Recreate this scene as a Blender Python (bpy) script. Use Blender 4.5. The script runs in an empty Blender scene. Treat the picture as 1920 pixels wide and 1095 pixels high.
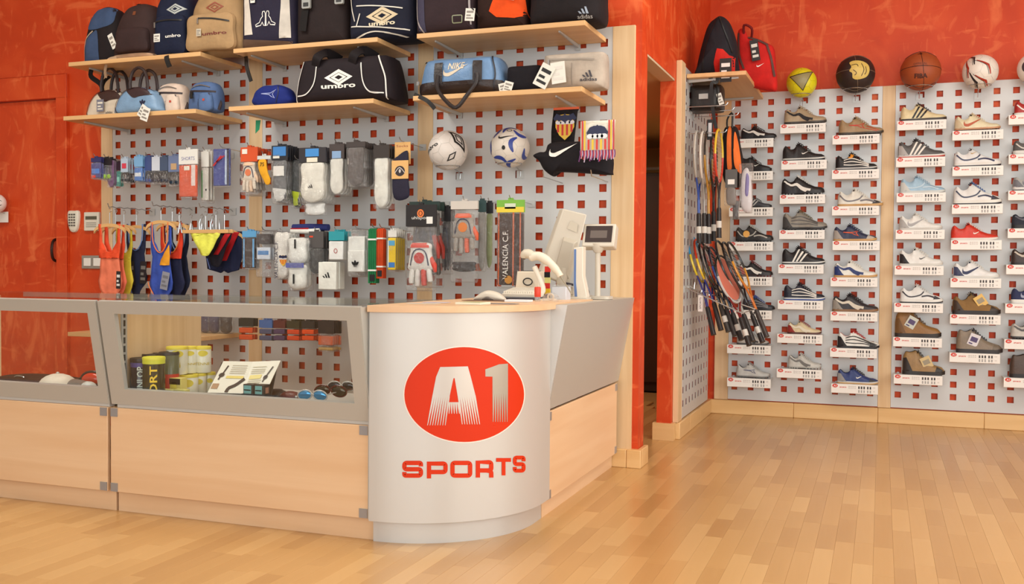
import bpy, bmesh, math, random
from mathutils import Vector, Matrix, noise
from mathutils.bvhtree import BVHTree
from mathutils.geometry import tessellate_polygon
random.seed(7)
scene = bpy.context.scene
COL = scene.collection
PI = math.pi

# ------------------------------------------------------------------ camera, world, lights, exposure
CR = ((0.9376, 0.3476, 0.0078), (0.0158, -0.0203, -0.9997), (-0.3474, 0.9374, -0.0245))
CAM = Vector((4.392, -4.893, 1.001))
FPX = 1867.06
def _ortho(R):
    r = Vector(R[0]).normalized(); f = Vector(R[2]); f = (f - r * f.dot(r)).normalized(); d = f.cross(r)
    return r, d, f
CX, CY, CZ = _ortho(CR)
cam_data = bpy.data.cameras.new('camera'); cam = bpy.data.objects.new('camera', cam_data); COL.objects.link(cam)
cam_data.sensor_width = 36; cam_data.lens = FPX / 1920 * 36; cam_data.clip_end = 100
cam.matrix_world = Matrix(((CX.x, -CY.x, -CZ.x, CAM.x), (CX.y, -CY.y, -CZ.y, CAM.y), (CX.z, -CY.z, -CZ.z, CAM.z), (0, 0, 0, 1)))
scene.camera = cam
world = bpy.data.worlds.new('world'); scene.world = world; world.use_nodes = True
bg = world.node_tree.nodes['Background']; bg.inputs[0].default_value = (0.9, 0.97, 1.0, 1); bg.inputs[1].default_value = 0.6
def area(name, loc, rot, sx, sy, power, color):
    l = bpy.data.lights.new(name, 'AREA'); l.shape = 'RECTANGLE'; l.size = sx; l.size_y = sy; l.energy = power; l.color = color
    o = bpy.data.objects.new(name, l); COL.objects.link(o); o.location = loc; o.rotation_euler = rot
    return o
area('shopfront_daylight', (4.4, -9.5, 1.9), (math.radians(90), 0, 0), 7.0, 2.8, 220, (0.89, 0.97, 1.0))
area('side_window_daylight', (7.85, -3.4, 1.8), (0, math.radians(90), 0), 2.6, 6.0, 168, (0.90, 0.98, 1.0))
area('ceiling_lamp', (1.2, -2.0, 3.2), (0, 0, 0), 1.6, 1.2, 60, (0.98, 0.97, 0.9))
area('ceiling_lamp', (4.8, -0.8, 3.2), (0, 0, 0), 1.6, 1.2, 50, (0.98, 0.97, 0.9))
area('stockroom_fill', (1.8, 1.6, 2.05), (0, 0, 0), 0.4, 0.4, 22, (1.0, 0.85, 0.6))  # unseen fill light, added to brighten the room beyond the doorway
scene.view_settings.view_transform = 'Standard'; scene.view_settings.look = 'None'
scene.view_settings.gamma = 1.0; scene.view_settings.exposure = 0.0; scene.view_settings.use_curve_mapping = False

# a pixel of the 1920x1095 photograph turned into a point on a real plane of the shop
def ray(u, v): return CX * ((u - 960) / FPX) + CY * ((v - 547.5) / FPX) + CZ
def at_y(u, v, y): d = ray(u, v); return CAM + d * ((y - CAM.y) / d.y)
def at_x(u, v, x): d = ray(u, v); return CAM + d * ((x - CAM.x) / d.x)
def at_z(u, v, z): d = ray(u, v); return CAM + d * ((z - CAM.z) / d.z)
def fit(u0, u1, v0, v1, y):                       # -> x centre, z bottom, width, height on plane y
    vm = (v0 + v1) / 2; um = (u0 + u1) / 2
    a = at_y(u0, vm, y); b = at_y(u1, vm, y); t = at_y(um, v0, y); o = at_y(um, v1, y)
    return (a.x + b.x) / 2, o.z, b.x - a.x, t.z - o.z

# ------------------------------------------------------------------ materials
def lin(c):
    return tuple(((x / 255) / 12.92 if x / 255 <= 0.04045 else ((x / 255 + 0.055) / 1.055) ** 2.4) for x in c) + (1,)
MATS = {}
def mat(c, rough=0.6, metal=0.0, kind='', bump=0.0, name=None):
    key = (tuple(c), rough, metal, kind, bump)
    if key in MATS: return MATS[key]
    m = bpy.data.materials.new(name or (kind or 'paint') + '_%d_%d_%d' % tuple(c)); m.use_nodes = True
    nt = m.node_tree; N = nt.nodes; b = N['Principled BSDF']; L = nt.links
    b.inputs['Base Color'].default_value = lin(c); b.inputs['Roughness'].default_value = rough; b.inputs['Metallic'].default_value = metal
    if kind in ('fabric', 'knit', 'leather'):
        tc = N.new('ShaderNodeTexCoord'); nz = N.new('ShaderNodeTexNoise'); nz.inputs['Scale'].default_value = {'fabric': 14, 'knit': 25, 'leather': 20}[kind]
        nz.inputs['Detail'].default_value = 4
        L.new(tc.outputs['Object'], nz.inputs['Vector'])
        mx = N.new('ShaderNodeMix'); mx.data_type = 'RGBA'
        c2 = tuple(min(255, x * 1.15) for x in c); c1 = tuple(x * 0.84 for x in c)
        mx.inputs[6].default_value = lin(c1); mx.inputs[7].default_value = lin(c2)
        L.new(nz.outputs['Fac'], mx.inputs[0]); L.new(mx.outputs[2], b.inputs['Base Color'])
        n2 = N.new('ShaderNodeTexNoise'); n2.inputs['Scale'].default_value = {'fabric': 60, 'knit': 220, 'leather': 120}[kind]; n2.inputs['Detail'].default_value = 3
        L.new(tc.outputs['Object'], n2.inputs['Vector'])
        bp = N.new('ShaderNodeBump'); bp.inputs['Strength'].default_value = 0.35; bp.inputs['Distance'].default_value = 0.004
        L.new(n2.outputs['Fac'], bp.inputs['Height']); L.new(bp.outputs[0], b.inputs['Normal'])
        if kind == 'fabric': b.inputs['Specular IOR Level'].default_value = 0.25
    MATS[key] = m
    return m
def F(*c): return mat(c, 0.8, 0, 'fabric')
def P(*c): return mat(c, 0.45)
def G(*c): return mat(c, 0.2)
def LE(*c): return mat(c, 0.42, 0, 'leather')
def nodes(name):
    m = bpy.data.materials.new(name); m.use_nodes = True; return m, m.node_tree.nodes, m.node_tree.links, m.node_tree.nodes['Principled BSDF']
def ramp(N, stops):
    r = N.new('ShaderNodeValToRGB'); e = r.color_ramp.elements
    e[0].position, e[0].color = stops[0][0], stops[0][1]; e[1].position, e[1].color = stops[-1][0], stops[-1][1]
    for p, c in stops[1:-1]: x = e.new(p); x.color = c
    return r
def stucco():
    m, N, L, b = nodes('red_stucco')
    tc = N.new('ShaderNodeTexCoord')
    n1 = N.new('ShaderNodeTexNoise'); n1.inputs['Scale'].default_value = 2.2; n1.inputs['Detail'].default_value = 6; n1.inputs['Distortion'].default_value = 1.2
    L.new(tc.outputs['Object'], n1.inputs['Vector'])
    r1 = ramp(N, [(0.3, lin((194, 60, 20))), (0.52, lin((208, 70, 26))), (0.72, lin((220, 86, 38)))])
    L.new(n1.outputs['Fac'], r1.inputs[0])
    # short trowel strokes: stretched, warped noise kept only at its crests
    cur = r1.outputs[0]
    for i, (rx, sc, st, lo, amt) in enumerate([(0.6, 6.0, (1, 1, 0.28), 0.575, 0.55), (-0.75, 7.0, (0.3, 0.3, 1), 0.585, 0.5), (0.2, 11.0, (1, 1, .4), 0.58, 0.35)]):
        mp = N.new('ShaderNodeMapping'); mp.inputs['Rotation'].default_value = (rx, rx * 1.3, rx); mp.inputs['Scale'].default_value = st; mp.inputs['Location'].default_value = (i * 3.1, i, 0)
        L.new(tc.outputs['Object'], mp.inputs['Vector'])
        n = N.new('ShaderNodeTexNoise'); n.inputs['Scale'].default_value = sc; n.inputs['Detail'].default_value = 5; n.inputs['Distortion'].default_value = 1.8
        L.new(mp.outputs[0], n.inputs['Vector'])
        r = ramp(N, [(lo, (0, 0, 0, 1)), (lo + 0.09, (amt, amt, amt, 1))]); L.new(n.outputs['Fac'], r.inputs[0])
        mx = N.new('ShaderNodeMix'); mx.data_type = 'RGBA'; L.new(r.outputs[0], mx.inputs[0]); L.new(cur, mx.inputs[6]); mx.inputs[7].default_value = lin((236, 120, 68))
        cur = mx.outputs[2]
    L.new(cur, b.inputs['Base Color']); b.inputs['Roughness'].default_value = 0.5; b.inputs['Specular IOR Level'].default_value = 0.3
    bp = N.new('ShaderNodeBump'); bp.inputs['Strength'].default_value = 0.25; bp.inputs['Distance'].default_value = 0.01
    L.new(n1.outputs['Fac'], bp.inputs['Height']); L.new(bp.outputs[0], b.inputs['Normal'])
    return m
def wood(name, ca, cb, axis, rough=0.4, fine=18, rnd=False):
    m, N, L, b = nodes(name)
    tc = N.new('ShaderNodeTexCoord'); mp = N.new('ShaderNodeMapping')
    s = [fine, fine, fine]; s[axis] = fine * 0.06; mp.inputs['Scale'].default_value = s
    L.new(tc.outputs['Object'], mp.inputs['Vector'])
    n = N.new('ShaderNodeTexNoise'); n.inputs['Scale'].default_value = 1.6; n.inputs['Detail'].default_value = 6; n.inputs['Distortion'].default_value = 0.4
    L.new(mp.outputs[0], n.inputs['Vector'])
    r = ramp(N, [(0.33, lin(cb)), (0.62, lin(ca))]); L.new(n.outputs['Fac'], r.inputs[0]); cur = r.outputs[0]
    if rnd:
        oi = N.new('ShaderNodeObjectInfo'); ge = N.new('ShaderNodeNewGeometry'); ad = N.new('ShaderNodeMath'); ad.operation = 'ADD'
        fr = N.new('ShaderNodeMath'); fr.operation = 'FRACT'
        L.new(oi.outputs['Random'], ad.inputs[0]); L.new(ge.outputs['Random Per Island'], ad.inputs[1]); L.new(ad.outputs[0], fr.inputs[0])
        r2 = ramp(N, [(0.0, lin((176, 130, 76))), (0.25, lin((189, 144, 87))), (0.65, lin((197, 152, 94))), (0.9, lin((210, 168, 110))), (1.0, lin((172, 124, 70)))])
        L.new(fr.outputs[0], r2.inputs[0])
        mx = N.new('ShaderNodeMix'); mx.data_type = 'RGBA'; mx.inputs[0].default_value = 0.7
        L.new(cur, mx.inputs[6]); L.new(r2.outputs[0], mx.inputs[7]); cur = mx.outputs[2]
        b.inputs['Coat Weight'].default_value = 0.3; b.inputs['Coat Roughness'].default_value = 0.25
    L.new(cur, b.inputs['Base Color']); b.inputs['Roughness'].default_value = rough
    return m
def clear(name, tint=(1, 1, 1, 1), gl=0.12, rough=0.08, bump=0.0, milky=0.0):
    m = bpy.data.materials.new(name); m.use_nodes = True; nt = m.node_tree; N = nt.nodes; L = nt.links
    N.remove(N['Principled BSDF']); out = N['Material Output']
    t = N.new('ShaderNodeBsdfTransparent'); t.inputs[0].default_value = tint
    g = N.new('ShaderNodeBsdfGlossy'); g.inputs['Roughness'].default_value = rough
    lw = N.new('ShaderNodeLayerWeight'); lw.inputs[0].default_value = 0.25
    ma = N.new('ShaderNodeMath'); ma.operation = 'MULTIPLY_ADD'; ma.inputs[1].default_value = 0.45; ma.inputs[2].default_value = gl
    L.new(lw.outputs['Facing'], ma.inputs[0])
    mx = N.new('ShaderNodeMixShader'); L.new(ma.outputs[0], mx.inputs[0]); L.new(t.outputs[0], mx.inputs[1]); L.new(g.outputs[0], mx.inputs[2]); cur = mx.outputs[0]
    if milky:
        d = N.new('ShaderNodeBsdfDiffuse'); d.inputs[0].default_value = (0.8, 0.79, 0.76, 1)
        m2 = N.new('ShaderNodeMixShader'); m2.inputs[0].default_value = milky; L.new(cur, m2.inputs[1]); L.new(d.outputs[0], m2.inputs[2]); cur = m2.outputs[0]
    if bump:
        tc = N.new('ShaderNodeTexCoord'); nz = N.new('ShaderNodeTexNoise'); nz.inputs['Scale'].default_value = 38; nz.inputs['Detail'].default_value = 3; nz.inputs['Distortion'].default_value = 2
        L.new(tc.outputs['Object'], nz.inputs['Vector'])
        bp = N.new('ShaderNodeBump'); bp.inputs['Strength'].default_value = bump; bp.inputs['Distance'].default_value = 0.02
        L.new(nz.outputs['Fac'], bp.inputs['Height']); L.new(bp.outputs[0], g.inputs['Normal'])
    L.new(cur, out.inputs[0])
    return m
M_RED = stucco()
M_BEECH = wood('beech_laminate', (232, 194, 154), (224, 182, 140), 0, 0.38, 9)
M_BEECHV = wood('beech_upright', (230, 196, 152), (218, 180, 134), 2, 0.5, 14)
M_SHELF = wood('beech_shelf', (222, 178, 124), (210, 162, 108), 0, 0.45, 12)
M_SKIRT = wood('beech_skirting', (232, 190, 132), (220, 174, 114), 0, 0.35, 9)
M_SKIRTY = wood('beech_skirting_side', (232, 190, 132), (220, 174, 114), 1, 0.35, 9)
M_FLOOR = wood('beech_parquet', (206, 160, 104), (194, 146, 90), 1, 0.32, 16, True)
M_PEG = mat((204, 202, 200), 0.4, 0.15, name='grey_perforated_steel')
M_SILVER = mat((205, 200, 194), 0.4, 0.3, name='satin_silver')
M_FRAME = mat((188, 184, 176), 0.42, 0.25, name='silver_frame')
M_STEEL = mat((190, 190, 190), 0.22, 0.9, name='chromed_wire')
M_GREYMET = mat((186, 184, 180), 0.4, 0.3, name='bracket_metal')
M_GLASS = clear('showcase_glass', (0.97, 0.98, 0.97, 1), 0.03, 0.01)
M_BAG = clear('crinkled_plastic_bag', (1, 1, 1, 1), 0.08, 0.12, 1.0, 0.03)
M_PLEXI = clear('clear_acrylic', (0.97, 0.97, 0.97, 1), 0.08, 0.05, 0, 0.12)
M_WHITE = mat((235, 230, 222), 0.45); M_BLACK = mat((22, 20, 20), 0.5); M_LOGO = mat((212, 50, 8), 0.5); M_LOGO.node_tree.nodes['Principled BSDF'].inputs['Specular IOR Level'].default_value = 0.25
M_CEIL = mat((232, 226, 214), 0.8); M_CREAM = mat((225, 218, 200), 0.4)

# ------------------------------------------------------------------ mesh helpers
class MB:
    def __init__(s): s.v = []; s.f = []; s.mi = []; s.T = None
    def add(s, vs, fs, m=0):
        n = len(s.v)
        for p in vs:
            p = Vector(p); s.v.append(s.T @ p if s.T else p)
        for f in fs: s.f.append([i + n for i in f]); s.mi.append(m)
        return s
    def box(s, x0, x1, y0, y1, z0, z1, m=0):
        v = [(x, y, z) for x in (x0, x1) for y in (y0, y1) for z in (z0, z1)]
        return s.add(v, [(0, 1, 3, 2), (4, 6, 7, 5), (0, 4, 5, 1), (2, 3, 7, 6), (0, 2, 6, 4), (1, 5, 7, 3)], m)
    def prism(s, poly, a0, a1, ax='y', m=0):      # poly in the two other axes, extruded along ax
        n = len(poly)
        def q(p, a): return {'y': (p[0], a, p[1]), 'x': (a, p[0], p[1]), 'z': (p[0], p[1], a)}[ax]
        v = [q(p, a0) for p in poly] + [q(p, a1) for p in poly]
        tri = tessellate_polygon([[Vector((p[0], p[1], 0)) for p in poly]])
        f = [tuple(t) for t in tri] + [tuple(i + n for i in reversed(t)) for t in tri]
        f += [(i, (i + 1) % n, (i + 1) % n + n, i + n) for i in range(n)]
        return s.add(v, f, m)
    def tube(s, path, r, n=6, closed=False, m=0):
        path = [Vector(p) for p in path]; k = len(path)
        rs = r if isinstance(r, (list, tuple)) else [r] * k
        vs = []; up = None
        for i, p in enumerate(path):
            if closed: t = path[(i + 1) % k] - path[i - 1]
            else: t = path[min(i + 1, k - 1)] - path[max(i - 1, 0)]
            if t.length < 1e-9: t = Vector((0, 0, 1))
            t.normalize()
            if up is None: up = t.orthogonal()
            up = up - t * up.dot(t)
            if up.length < 1e-6: up = t.orthogonal()
            up.normalize(); sd = t.cross(up)
            for j in range(n):
                a = 2 * PI * j / n; vs.append(p + (up * math.cos(a) + sd * math.sin(a)) * rs[i])
        fs = []
        for i in range(k if closed else k - 1):
            a = i * n; b = ((i + 1) % k) * n
            for j in range(n): fs.append((a + j, a + (j + 1) % n, b + (j + 1) % n, b + j))
        if not closed: fs += [tuple(reversed(range(n))), tuple(range((k - 1) * n, k * n))]
        return s.add(vs, fs, m)
    def lathe(s, prof, n=24, m=0, caps=True):      # prof [(r,z)] about z
        vs = []; fs = []
        for r, z in prof:
            for j in range(n): a = 2 * PI * j / n; vs.append((r * math.cos(a), r * math.sin(a), z))
        for i in range(len(prof) - 1):
            for j in range(n): fs.append((i * n + j, i * n + (j + 1) % n, (i + 1) * n + (j + 1) % n, (i + 1) * n + j))
        if caps: fs += [tuple(reversed(range(n))), tuple(range((len(prof) - 1) * n, len(prof) * n))]
        return s.add(vs, fs, m)
    def sphere(s, r, c=(0, 0, 0), n=24, k=14, sc=(1, 1, 1), m=0):
        vs = []; fs = []
        for i in range(k + 1):
            t = PI * i / k
            for j in range(n):
                a = 2 * PI * j / n; vs.append((c[0] + sc[0] * r * math.sin(t) * math.cos(a), c[1] + sc[1] * r * math.sin(t) * math.sin(a), c[2] + sc[2] * r * math.cos(t)))
        for i in range(k):
            for j in range(n): fs.append((i * n + j, (i + 1) * n + j, (i + 1) * n + (j + 1) % n, i * n + (j + 1) % n))
        return s.add(vs, fs, m)
    def loft(s, rings, m=0, caps=True, wrap=True):
        n = len(rings[0]); vs = [p for r in rings for p in r]; fs = []
        for i in range(len(rings) - 1):
            for j in range(n if wrap else n - 1): fs.append((i * n + j, i * n + (j + 1) % n, (i + 1) * n + (j + 1) % n, (i + 1) * n + j))
        if caps: fs += [tuple(reversed(range(n))), tuple(range((len(rings) - 1) * n, len(rings) * n))]
        return s.add(vs, fs, m)
def finish(me, smooth, angle=40):
    bm = bmesh.new(); bm.from_mesh(me); bmesh.ops.remove_doubles(bm, verts=bm.verts, dist=1e-5)
    bmesh.ops.recalc_face_normals(bm, faces=bm.faces)
    if smooth:
        for f in bm.faces: f.smooth = True
        lim = math.radians(angle)
        for e in bm.edges:
            if len(e.link_faces) > 2 or (len(e.link_faces) == 2 and e.calc_face_angle(0) > lim): e.smooth = False
    bm.to_mesh(me); bm.free()
def obj(name, mb, m, parent=None, smooth=True, bevel=0, raw=False):
    me = bpy.data.meshes.new(name); me.from_pydata([tuple(v) for v in mb.v], [], mb.f)
    ms = m if isinstance(m, (list, tuple)) else [m]
    for x in ms: me.materials.append(x)
    if len(ms) > 1: me.polygons.foreach_set('material_index', mb.mi)
    if not raw: finish(me, smooth)
    o = bpy.data.objects.new(name, me); COL.objects.link(o)
    if parent: o.parent = parent
    if bevel:
        b = o.modifiers.new('bevel', 'BEVEL'); b.width = bevel; b.segments = 2; b.limit_method = 'ANGLE'
    return o
def thing(name, label, cat, loc=(0, 0, 0), rz=0, group=None, rot=None):
    o = bpy.data.objects.new(name, None); COL.objects.link(o); o.empty_display_size = 0.05
    o.location = loc; o.rotation_euler = rot if rot else (0, 0, rz)
    o['label'] = label; o['category'] = cat
    if group: o['group'] = group
    return o
def tag(o, label, cat, group=None):
    o['label'] = label; o['category'] = cat
    if group: o['group'] = group
    return o
def struct(name, mb, m, parent=None, **k):
    o = obj(name, mb, m, parent, **k)
    if parent is None: o['kind'] = 'structure'
    return o
def dup(root, loc, rz=None, label=None, group=None):
    r = root.copy(); COL.objects.link(r); r.location = loc
    if rz is not None: r.rotation_euler = rz if isinstance(rz, tuple) else (0, 0, rz)
    if label: r['label'] = label
    if group: r['group'] = group
    for ch in list(root.children):
        c = ch.copy(); COL.objects.link(c); c.parent = r
        for g in ch.children:
            d = g.copy(); COL.objects.link(d); d.parent = c
    return r

# ------------------------------------------------------------------ 2-D outlines
def smooth(pts, n=48):
    k = len(pts); out = []
    for i in range(n):
        t = i / n * k; a = int(t); f = t - a
        p0, p1, p2, p3 = (pts[(a + d) % k] for d in (-1, 0, 1, 2))
        out.append(tuple(0.5 * (2 * p1[c] + (p2[c] - p0[c]) * f + (2 * p0[c] - 5 * p1[c] + 4 * p2[c] - p3[c]) * f * f + (3 * p1[c] - p0[c] - 3 * p2[c] + p3[c]) * f ** 3) for c in (0, 1)))
    return out
def curve(pts, n=24):
    out = []; k = len(pts)
    for i in range(n + 1):
        t = i / n * (k - 1); a = min(int(t), k - 2); f = t - a
        p0 = pts[max(a - 1, 0)]; p1 = pts[a]; p2 = pts[a + 1]; p3 = pts[min(a + 2, k - 1)]
        out.append(tuple(0.5 * (2 * p1[c] + (p2[c] - p0[c]) * f + (2 * p0[c] - 5 * p1[c] + 4 * p2[c] - p3[c]) * f * f + (3 * p1[c] - p0[c] - 3 * p2[c] + p3[c]) * f ** 3) for c in range(len(p1))))
    return out
def rr(w, h, r, x=0, z=None, n=5):               # rounded rectangle centred on x, standing on z=0 (or centred at z)
    z = h / 2 if z is None else z; out = []
    for cx, cz, a0 in ((w / 2 - r, h / 2 - r, 0), (-w / 2 + r, h / 2 - r, 90), (-w / 2 + r, -h / 2 + r, 180), (w / 2 - r, -h / 2 + r, 270)):
        for i in range(n + 1):
            a = math.radians(a0 + 90 * i / n); out.append((x + cx + r * math.cos(a), z + cz + r * math.sin(a)))
    return out
def ell(a, b, x=0, z=0, n=32): return [(x + a * math.cos(2 * PI * i / n), z + b * math.sin(2 * PI * i / n)) for i in range(n)]
def dense(poly, step):
    out = []
    for i, p in enumerate(poly):
        q = poly[(i + 1) % len(poly)]; d = math.dist(p, q); k = max(1, int(d / step))
        for j in range(k): out.append((p[0] + (q[0] - p[0]) * j / k, p[1] + (q[1] - p[1]) * j / k))
    return out
def xf(poly, sx=1, sz=None, x=0, z=0, rot=0):
    sz = sx if sz is None else sz; c, s = math.cos(rot), math.sin(rot)
    return [(x + (p[0] * c * sx - p[1] * s * sz), z + (p[0] * s * sx + p[1] * c * sz)) for p in poly]
def puff(outline, depth, back=None, rings=6, e=2.6, wr=0.0, sd=0, y0=0.0, fl=0.0):
    """a stuffed shape: outline in x,z, swelling towards -y by depth and towards +y by back"""
    back = depth if back is None else back
    cx = sum(p[0] for p in outline) / len(outline); cz = sum(p[1] for p in outline) / len(outline)
    mb = MB(); n = len(outline); R = []
    ts = [0.001] + [math.sin(PI / 2 * i / rings) ** 0.8 for i in range(1, rings)] + [1.0]
    for side, dp in ((-1, depth), (1, back)):
        rr_ = []
        for t in ts:
            ring = []
            for (x, z) in outline:
                px, pz = cx + (x - cx) * t, cz + (z - cz) * t
                y = side * dp * (1 - t ** e) ** (1 / e)
                if wr and t < 0.999:
                    nz = noise.noise(Vector((px * 9 + sd, pz * 9, sd * 3.1))) + 0.5 * noise.noise(Vector((px * 22, pz * 22 + sd, 1.7)))
                    y += side * dp * wr * nz * min(1, (1 - t) * 6)
                ring.append((px, y0 + y, pz))
            rr_.append(ring)
        R.append(rr_)
    rings_all = R[0] + list(reversed(R[1]))[1:]
    mb.loft(rings_all)
    return mb
# ------------------------------------------------------------------ flat prints laid on a surface
TXT = {}
def text_geo(s, bold=0.0):
    k = (s, bold)
    if k in TXT: return TXT[k]
    cu = bpy.data.curves.new('t', 'FONT'); cu.body = s; cu.size = 1; cu.offset = bold; cu.resolution_u = 2; cu.align_x = 'CENTER'
    o = bpy.data.objects.new('t', cu); COL.objects.link(o)
    me = o.to_mesh(); v = [(p.co.x, p.co.y) for p in me.vertices]; f = [tuple(p.vertices) for p in me.polygons]
    o.to_mesh_clear(); bpy.data.objects.remove(o); bpy.data.curves.remove(cu)
    x0 = min(p[0] for p in v); x1 = max(p[0] for p in v); y0 = min(p[1] for p in v); y1 = max(p[1] for p in v)
    v = [((p[0] - (x0 + x1) / 2) / (y1 - y0), (p[1] - (y0 + y1) / 2) / (y1 - y0)) for p in v]
    TXT[k] = (v, f, (x1 - x0) / (y1 - y0)); return TXT[k]
def T(s, h, x=0, z=0, w=None, rot=0, bold=0.0, shear=0):  # text as (verts, faces), height h, optional total width w
    v, f, asp = text_geo(s, bold); sx = (w / asp) if w else h
    return (xf([(p[0] + shear * p[1], p[1]) for p in v], sx, h, x, z, rot), f)
def poly2(outline):
    tri = tessellate_polygon([[Vector((p[0], p[1], 0)) for p in outline]])
    return (list(outline), [tuple(t) for t in tri])
def ribbon(path, w, closed=False):               # a band of width w along a path
    n = len(path); L = []; Rr = []
    for i, p in enumerate(path):
        a = path[i - 1] if (i > 0 or closed) else p; b = path[(i + 1) % n] if (i < n - 1 or closed) else p
        t = Vector((b[0] - a[0], b[1] - a[1]))
        d0 = Vector((p[0] - a[0], p[1] - a[1])); 
        if t.length < 1e-9: t = Vector((1, 0))
        t.normalize(); k = 1.0
        if d0.length > 1e-9: k = 1 / max(0.5, abs(t.dot(d0.normalized())))
        ww = (w[i] if isinstance(w, (list, tuple)) else w) / 2 * k
        L.append((p[0] - t.y * ww, p[1] + t.x * ww)); Rr.append((p[0] + t.y * ww, p[1] - t.x * ww))
    m = n if closed else n - 1
    return (L + Rr, [(i, (i + 1) % n, (i + 1) % n + n, i + n) for i in range(m)])
def join2(*gs):
    v = []; f = []
    for g in gs:
        g = poly2(g) if isinstance(g, list) else g; n = len(v); v += list(g[0]); f += [tuple(i + n for i in q) for q in g[1]]
    return (v, f)
def flat(geo, x0, y, z0, mb=None, T4=None):      # print on a flat face looking towards -y
    mb = mb or MB(); v, f = geo; mb.add([(x0 + p[0], y, z0 + p[1]) for p in v], f); return mb
def decal(name, geo, target, m, parent, o=(0, 0, 0), xd=(1, 0, 0), yd=(0, 0, 1), off=0.0015, step=0.02, far=2.0, src=0.6):
    """wrap 2-D geometry on the target mesh (same local space) by casting rays along -(xd x yd)"""
    bvh = target if isinstance(target, BVHTree) else BVHTree.FromPolygons([tuple(v) for v in target.v], target.f)
    xd = Vector(xd).normalized(); yd = Vector(yd).normalized(); nd = xd.cross(yd); o = Vector(o)
    bm = bmesh.new(); vs = [bm.verts.new((p[0], p[1], 0)) for p in geo[0]]
    for f in geo[1]:
        try: bm.faces.new([vs[i] for i in f])
        except ValueError: pass
    bmesh.ops.triangulate(bm, faces=bm.faces)
    for _ in range(5):
        es = [e for e in bm.edges if e.calc_length() > step]
        if not es: break
        bmesh.ops.subdivide_edges(bm, edges=es, cuts=1); bmesh.ops.triangulate(bm, faces=bm.faces)
    bad = []
    for v in bm.verts:
        p = o + xd * v.co.x + yd * v.co.y
        h, nrm, i, d = bvh.ray_cast(p + nd * src, -nd, far)
        if h is None: bad.append(v); v.co = p
        else:
            if nrm.dot(nd) < 0: nrm = -nrm
            v.co = h + nd * off * 0.5 + nrm * off
    if bad: bmesh.ops.delete(bm, geom=bad, context='VERTS')
    me = bpy.data.meshes.new(name); bm.to_mesh(me); bm.free(); me.materials.append(m)
    for p in me.polygons: p.use_smooth = True
    ob = bpy.data.objects.new(name, me); COL.objects.link(ob); ob.parent = parent
    return ob
# marks
def swoosh(n=10):
    top = curve([(0.0, 0.16), (0.02, 0.02), (0.12, -0.03), (0.3, 0.02), (1.0, 0.36)], n)
    bot = curve([(1.0, 0.36), (0.35, -0.12), (0.15, -0.2), (-0.02, -0.14), (-0.04, 0.03), (0.0, 0.16)], n)
    return [(p[0] - 0.5, p[1] - 0.05) for p in top[:-1] + bot[:-1]]
def diamond(w=1.0):                              # double diamond
    a = [(-.5, 0), (0, .25), (.5, 0), (0, -.25)]; b = xf(a, .62); c = xf(a, .36)
    r = lambda q, t: ribbon(q, t, True)
    return join2(ribbon(xf(a, .9 * w), .06 * w, True), ribbon(xf(a, .5 * w), .05 * w, True))
def bars(w=1.0):                                 # three slanted bars
    return join2(*[[(x * w, 0), (x * w + .22 * w, 0), (x * w + .12 * w - .12 * w, h * w), (x * w - .17 * w, h * w * 1.0)] for x, h in ((-.42, .22), (-.12, .42), (.18, .62))])
def trefoil(w=1.0):
    return join2(xf(ell(.2, .42, 0, 0, 14), w, w, 0, .12 * w), xf(ell(.17, .36, 0, 0, 14), w, w, -.3 * w, .04 * w, .7), xf(ell(.17, .36, 0, 0, 14), w, w, .3 * w, .04 * w, -.7),
                 [(-.35 * w, -.28 * w), (.35 * w, -.28 * w), (.32 * w, -.22 * w), (-.32 * w, -.22 * w)], [(-.3 * w, -.4 * w), (.3 * w, -.4 * w), (.26 * w, -.33 * w), (-.26 * w, -.33 * w)])
def figures(w=1.0):                              # two seated figures back to back, outlined
    half = [(.02, .26), (.07, .36), (.15, .35), (.18, .24), (.16, .14), (.25, .04), (.32, -.12), (.52, -.22), (.5, -.29), (.26, -.26), (.18, -.12), (.1, -.27), (.02, -.29), (.02, -.02)]
    return join2(ribbon(xf(half, w), .03 * w, True), ribbon(xf([(-p[0], p[1]) for p in half], w), .03 * w, True))
def arrowmark(w=1.0):
    return join2(ribbon(xf([(-.5, .06), (.15, .06), (.5, .24), (.28, 0), (.42, -.24), (.2, -.14), (.05, -.02), (-.5, .06)], w), .045 * w))
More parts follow.
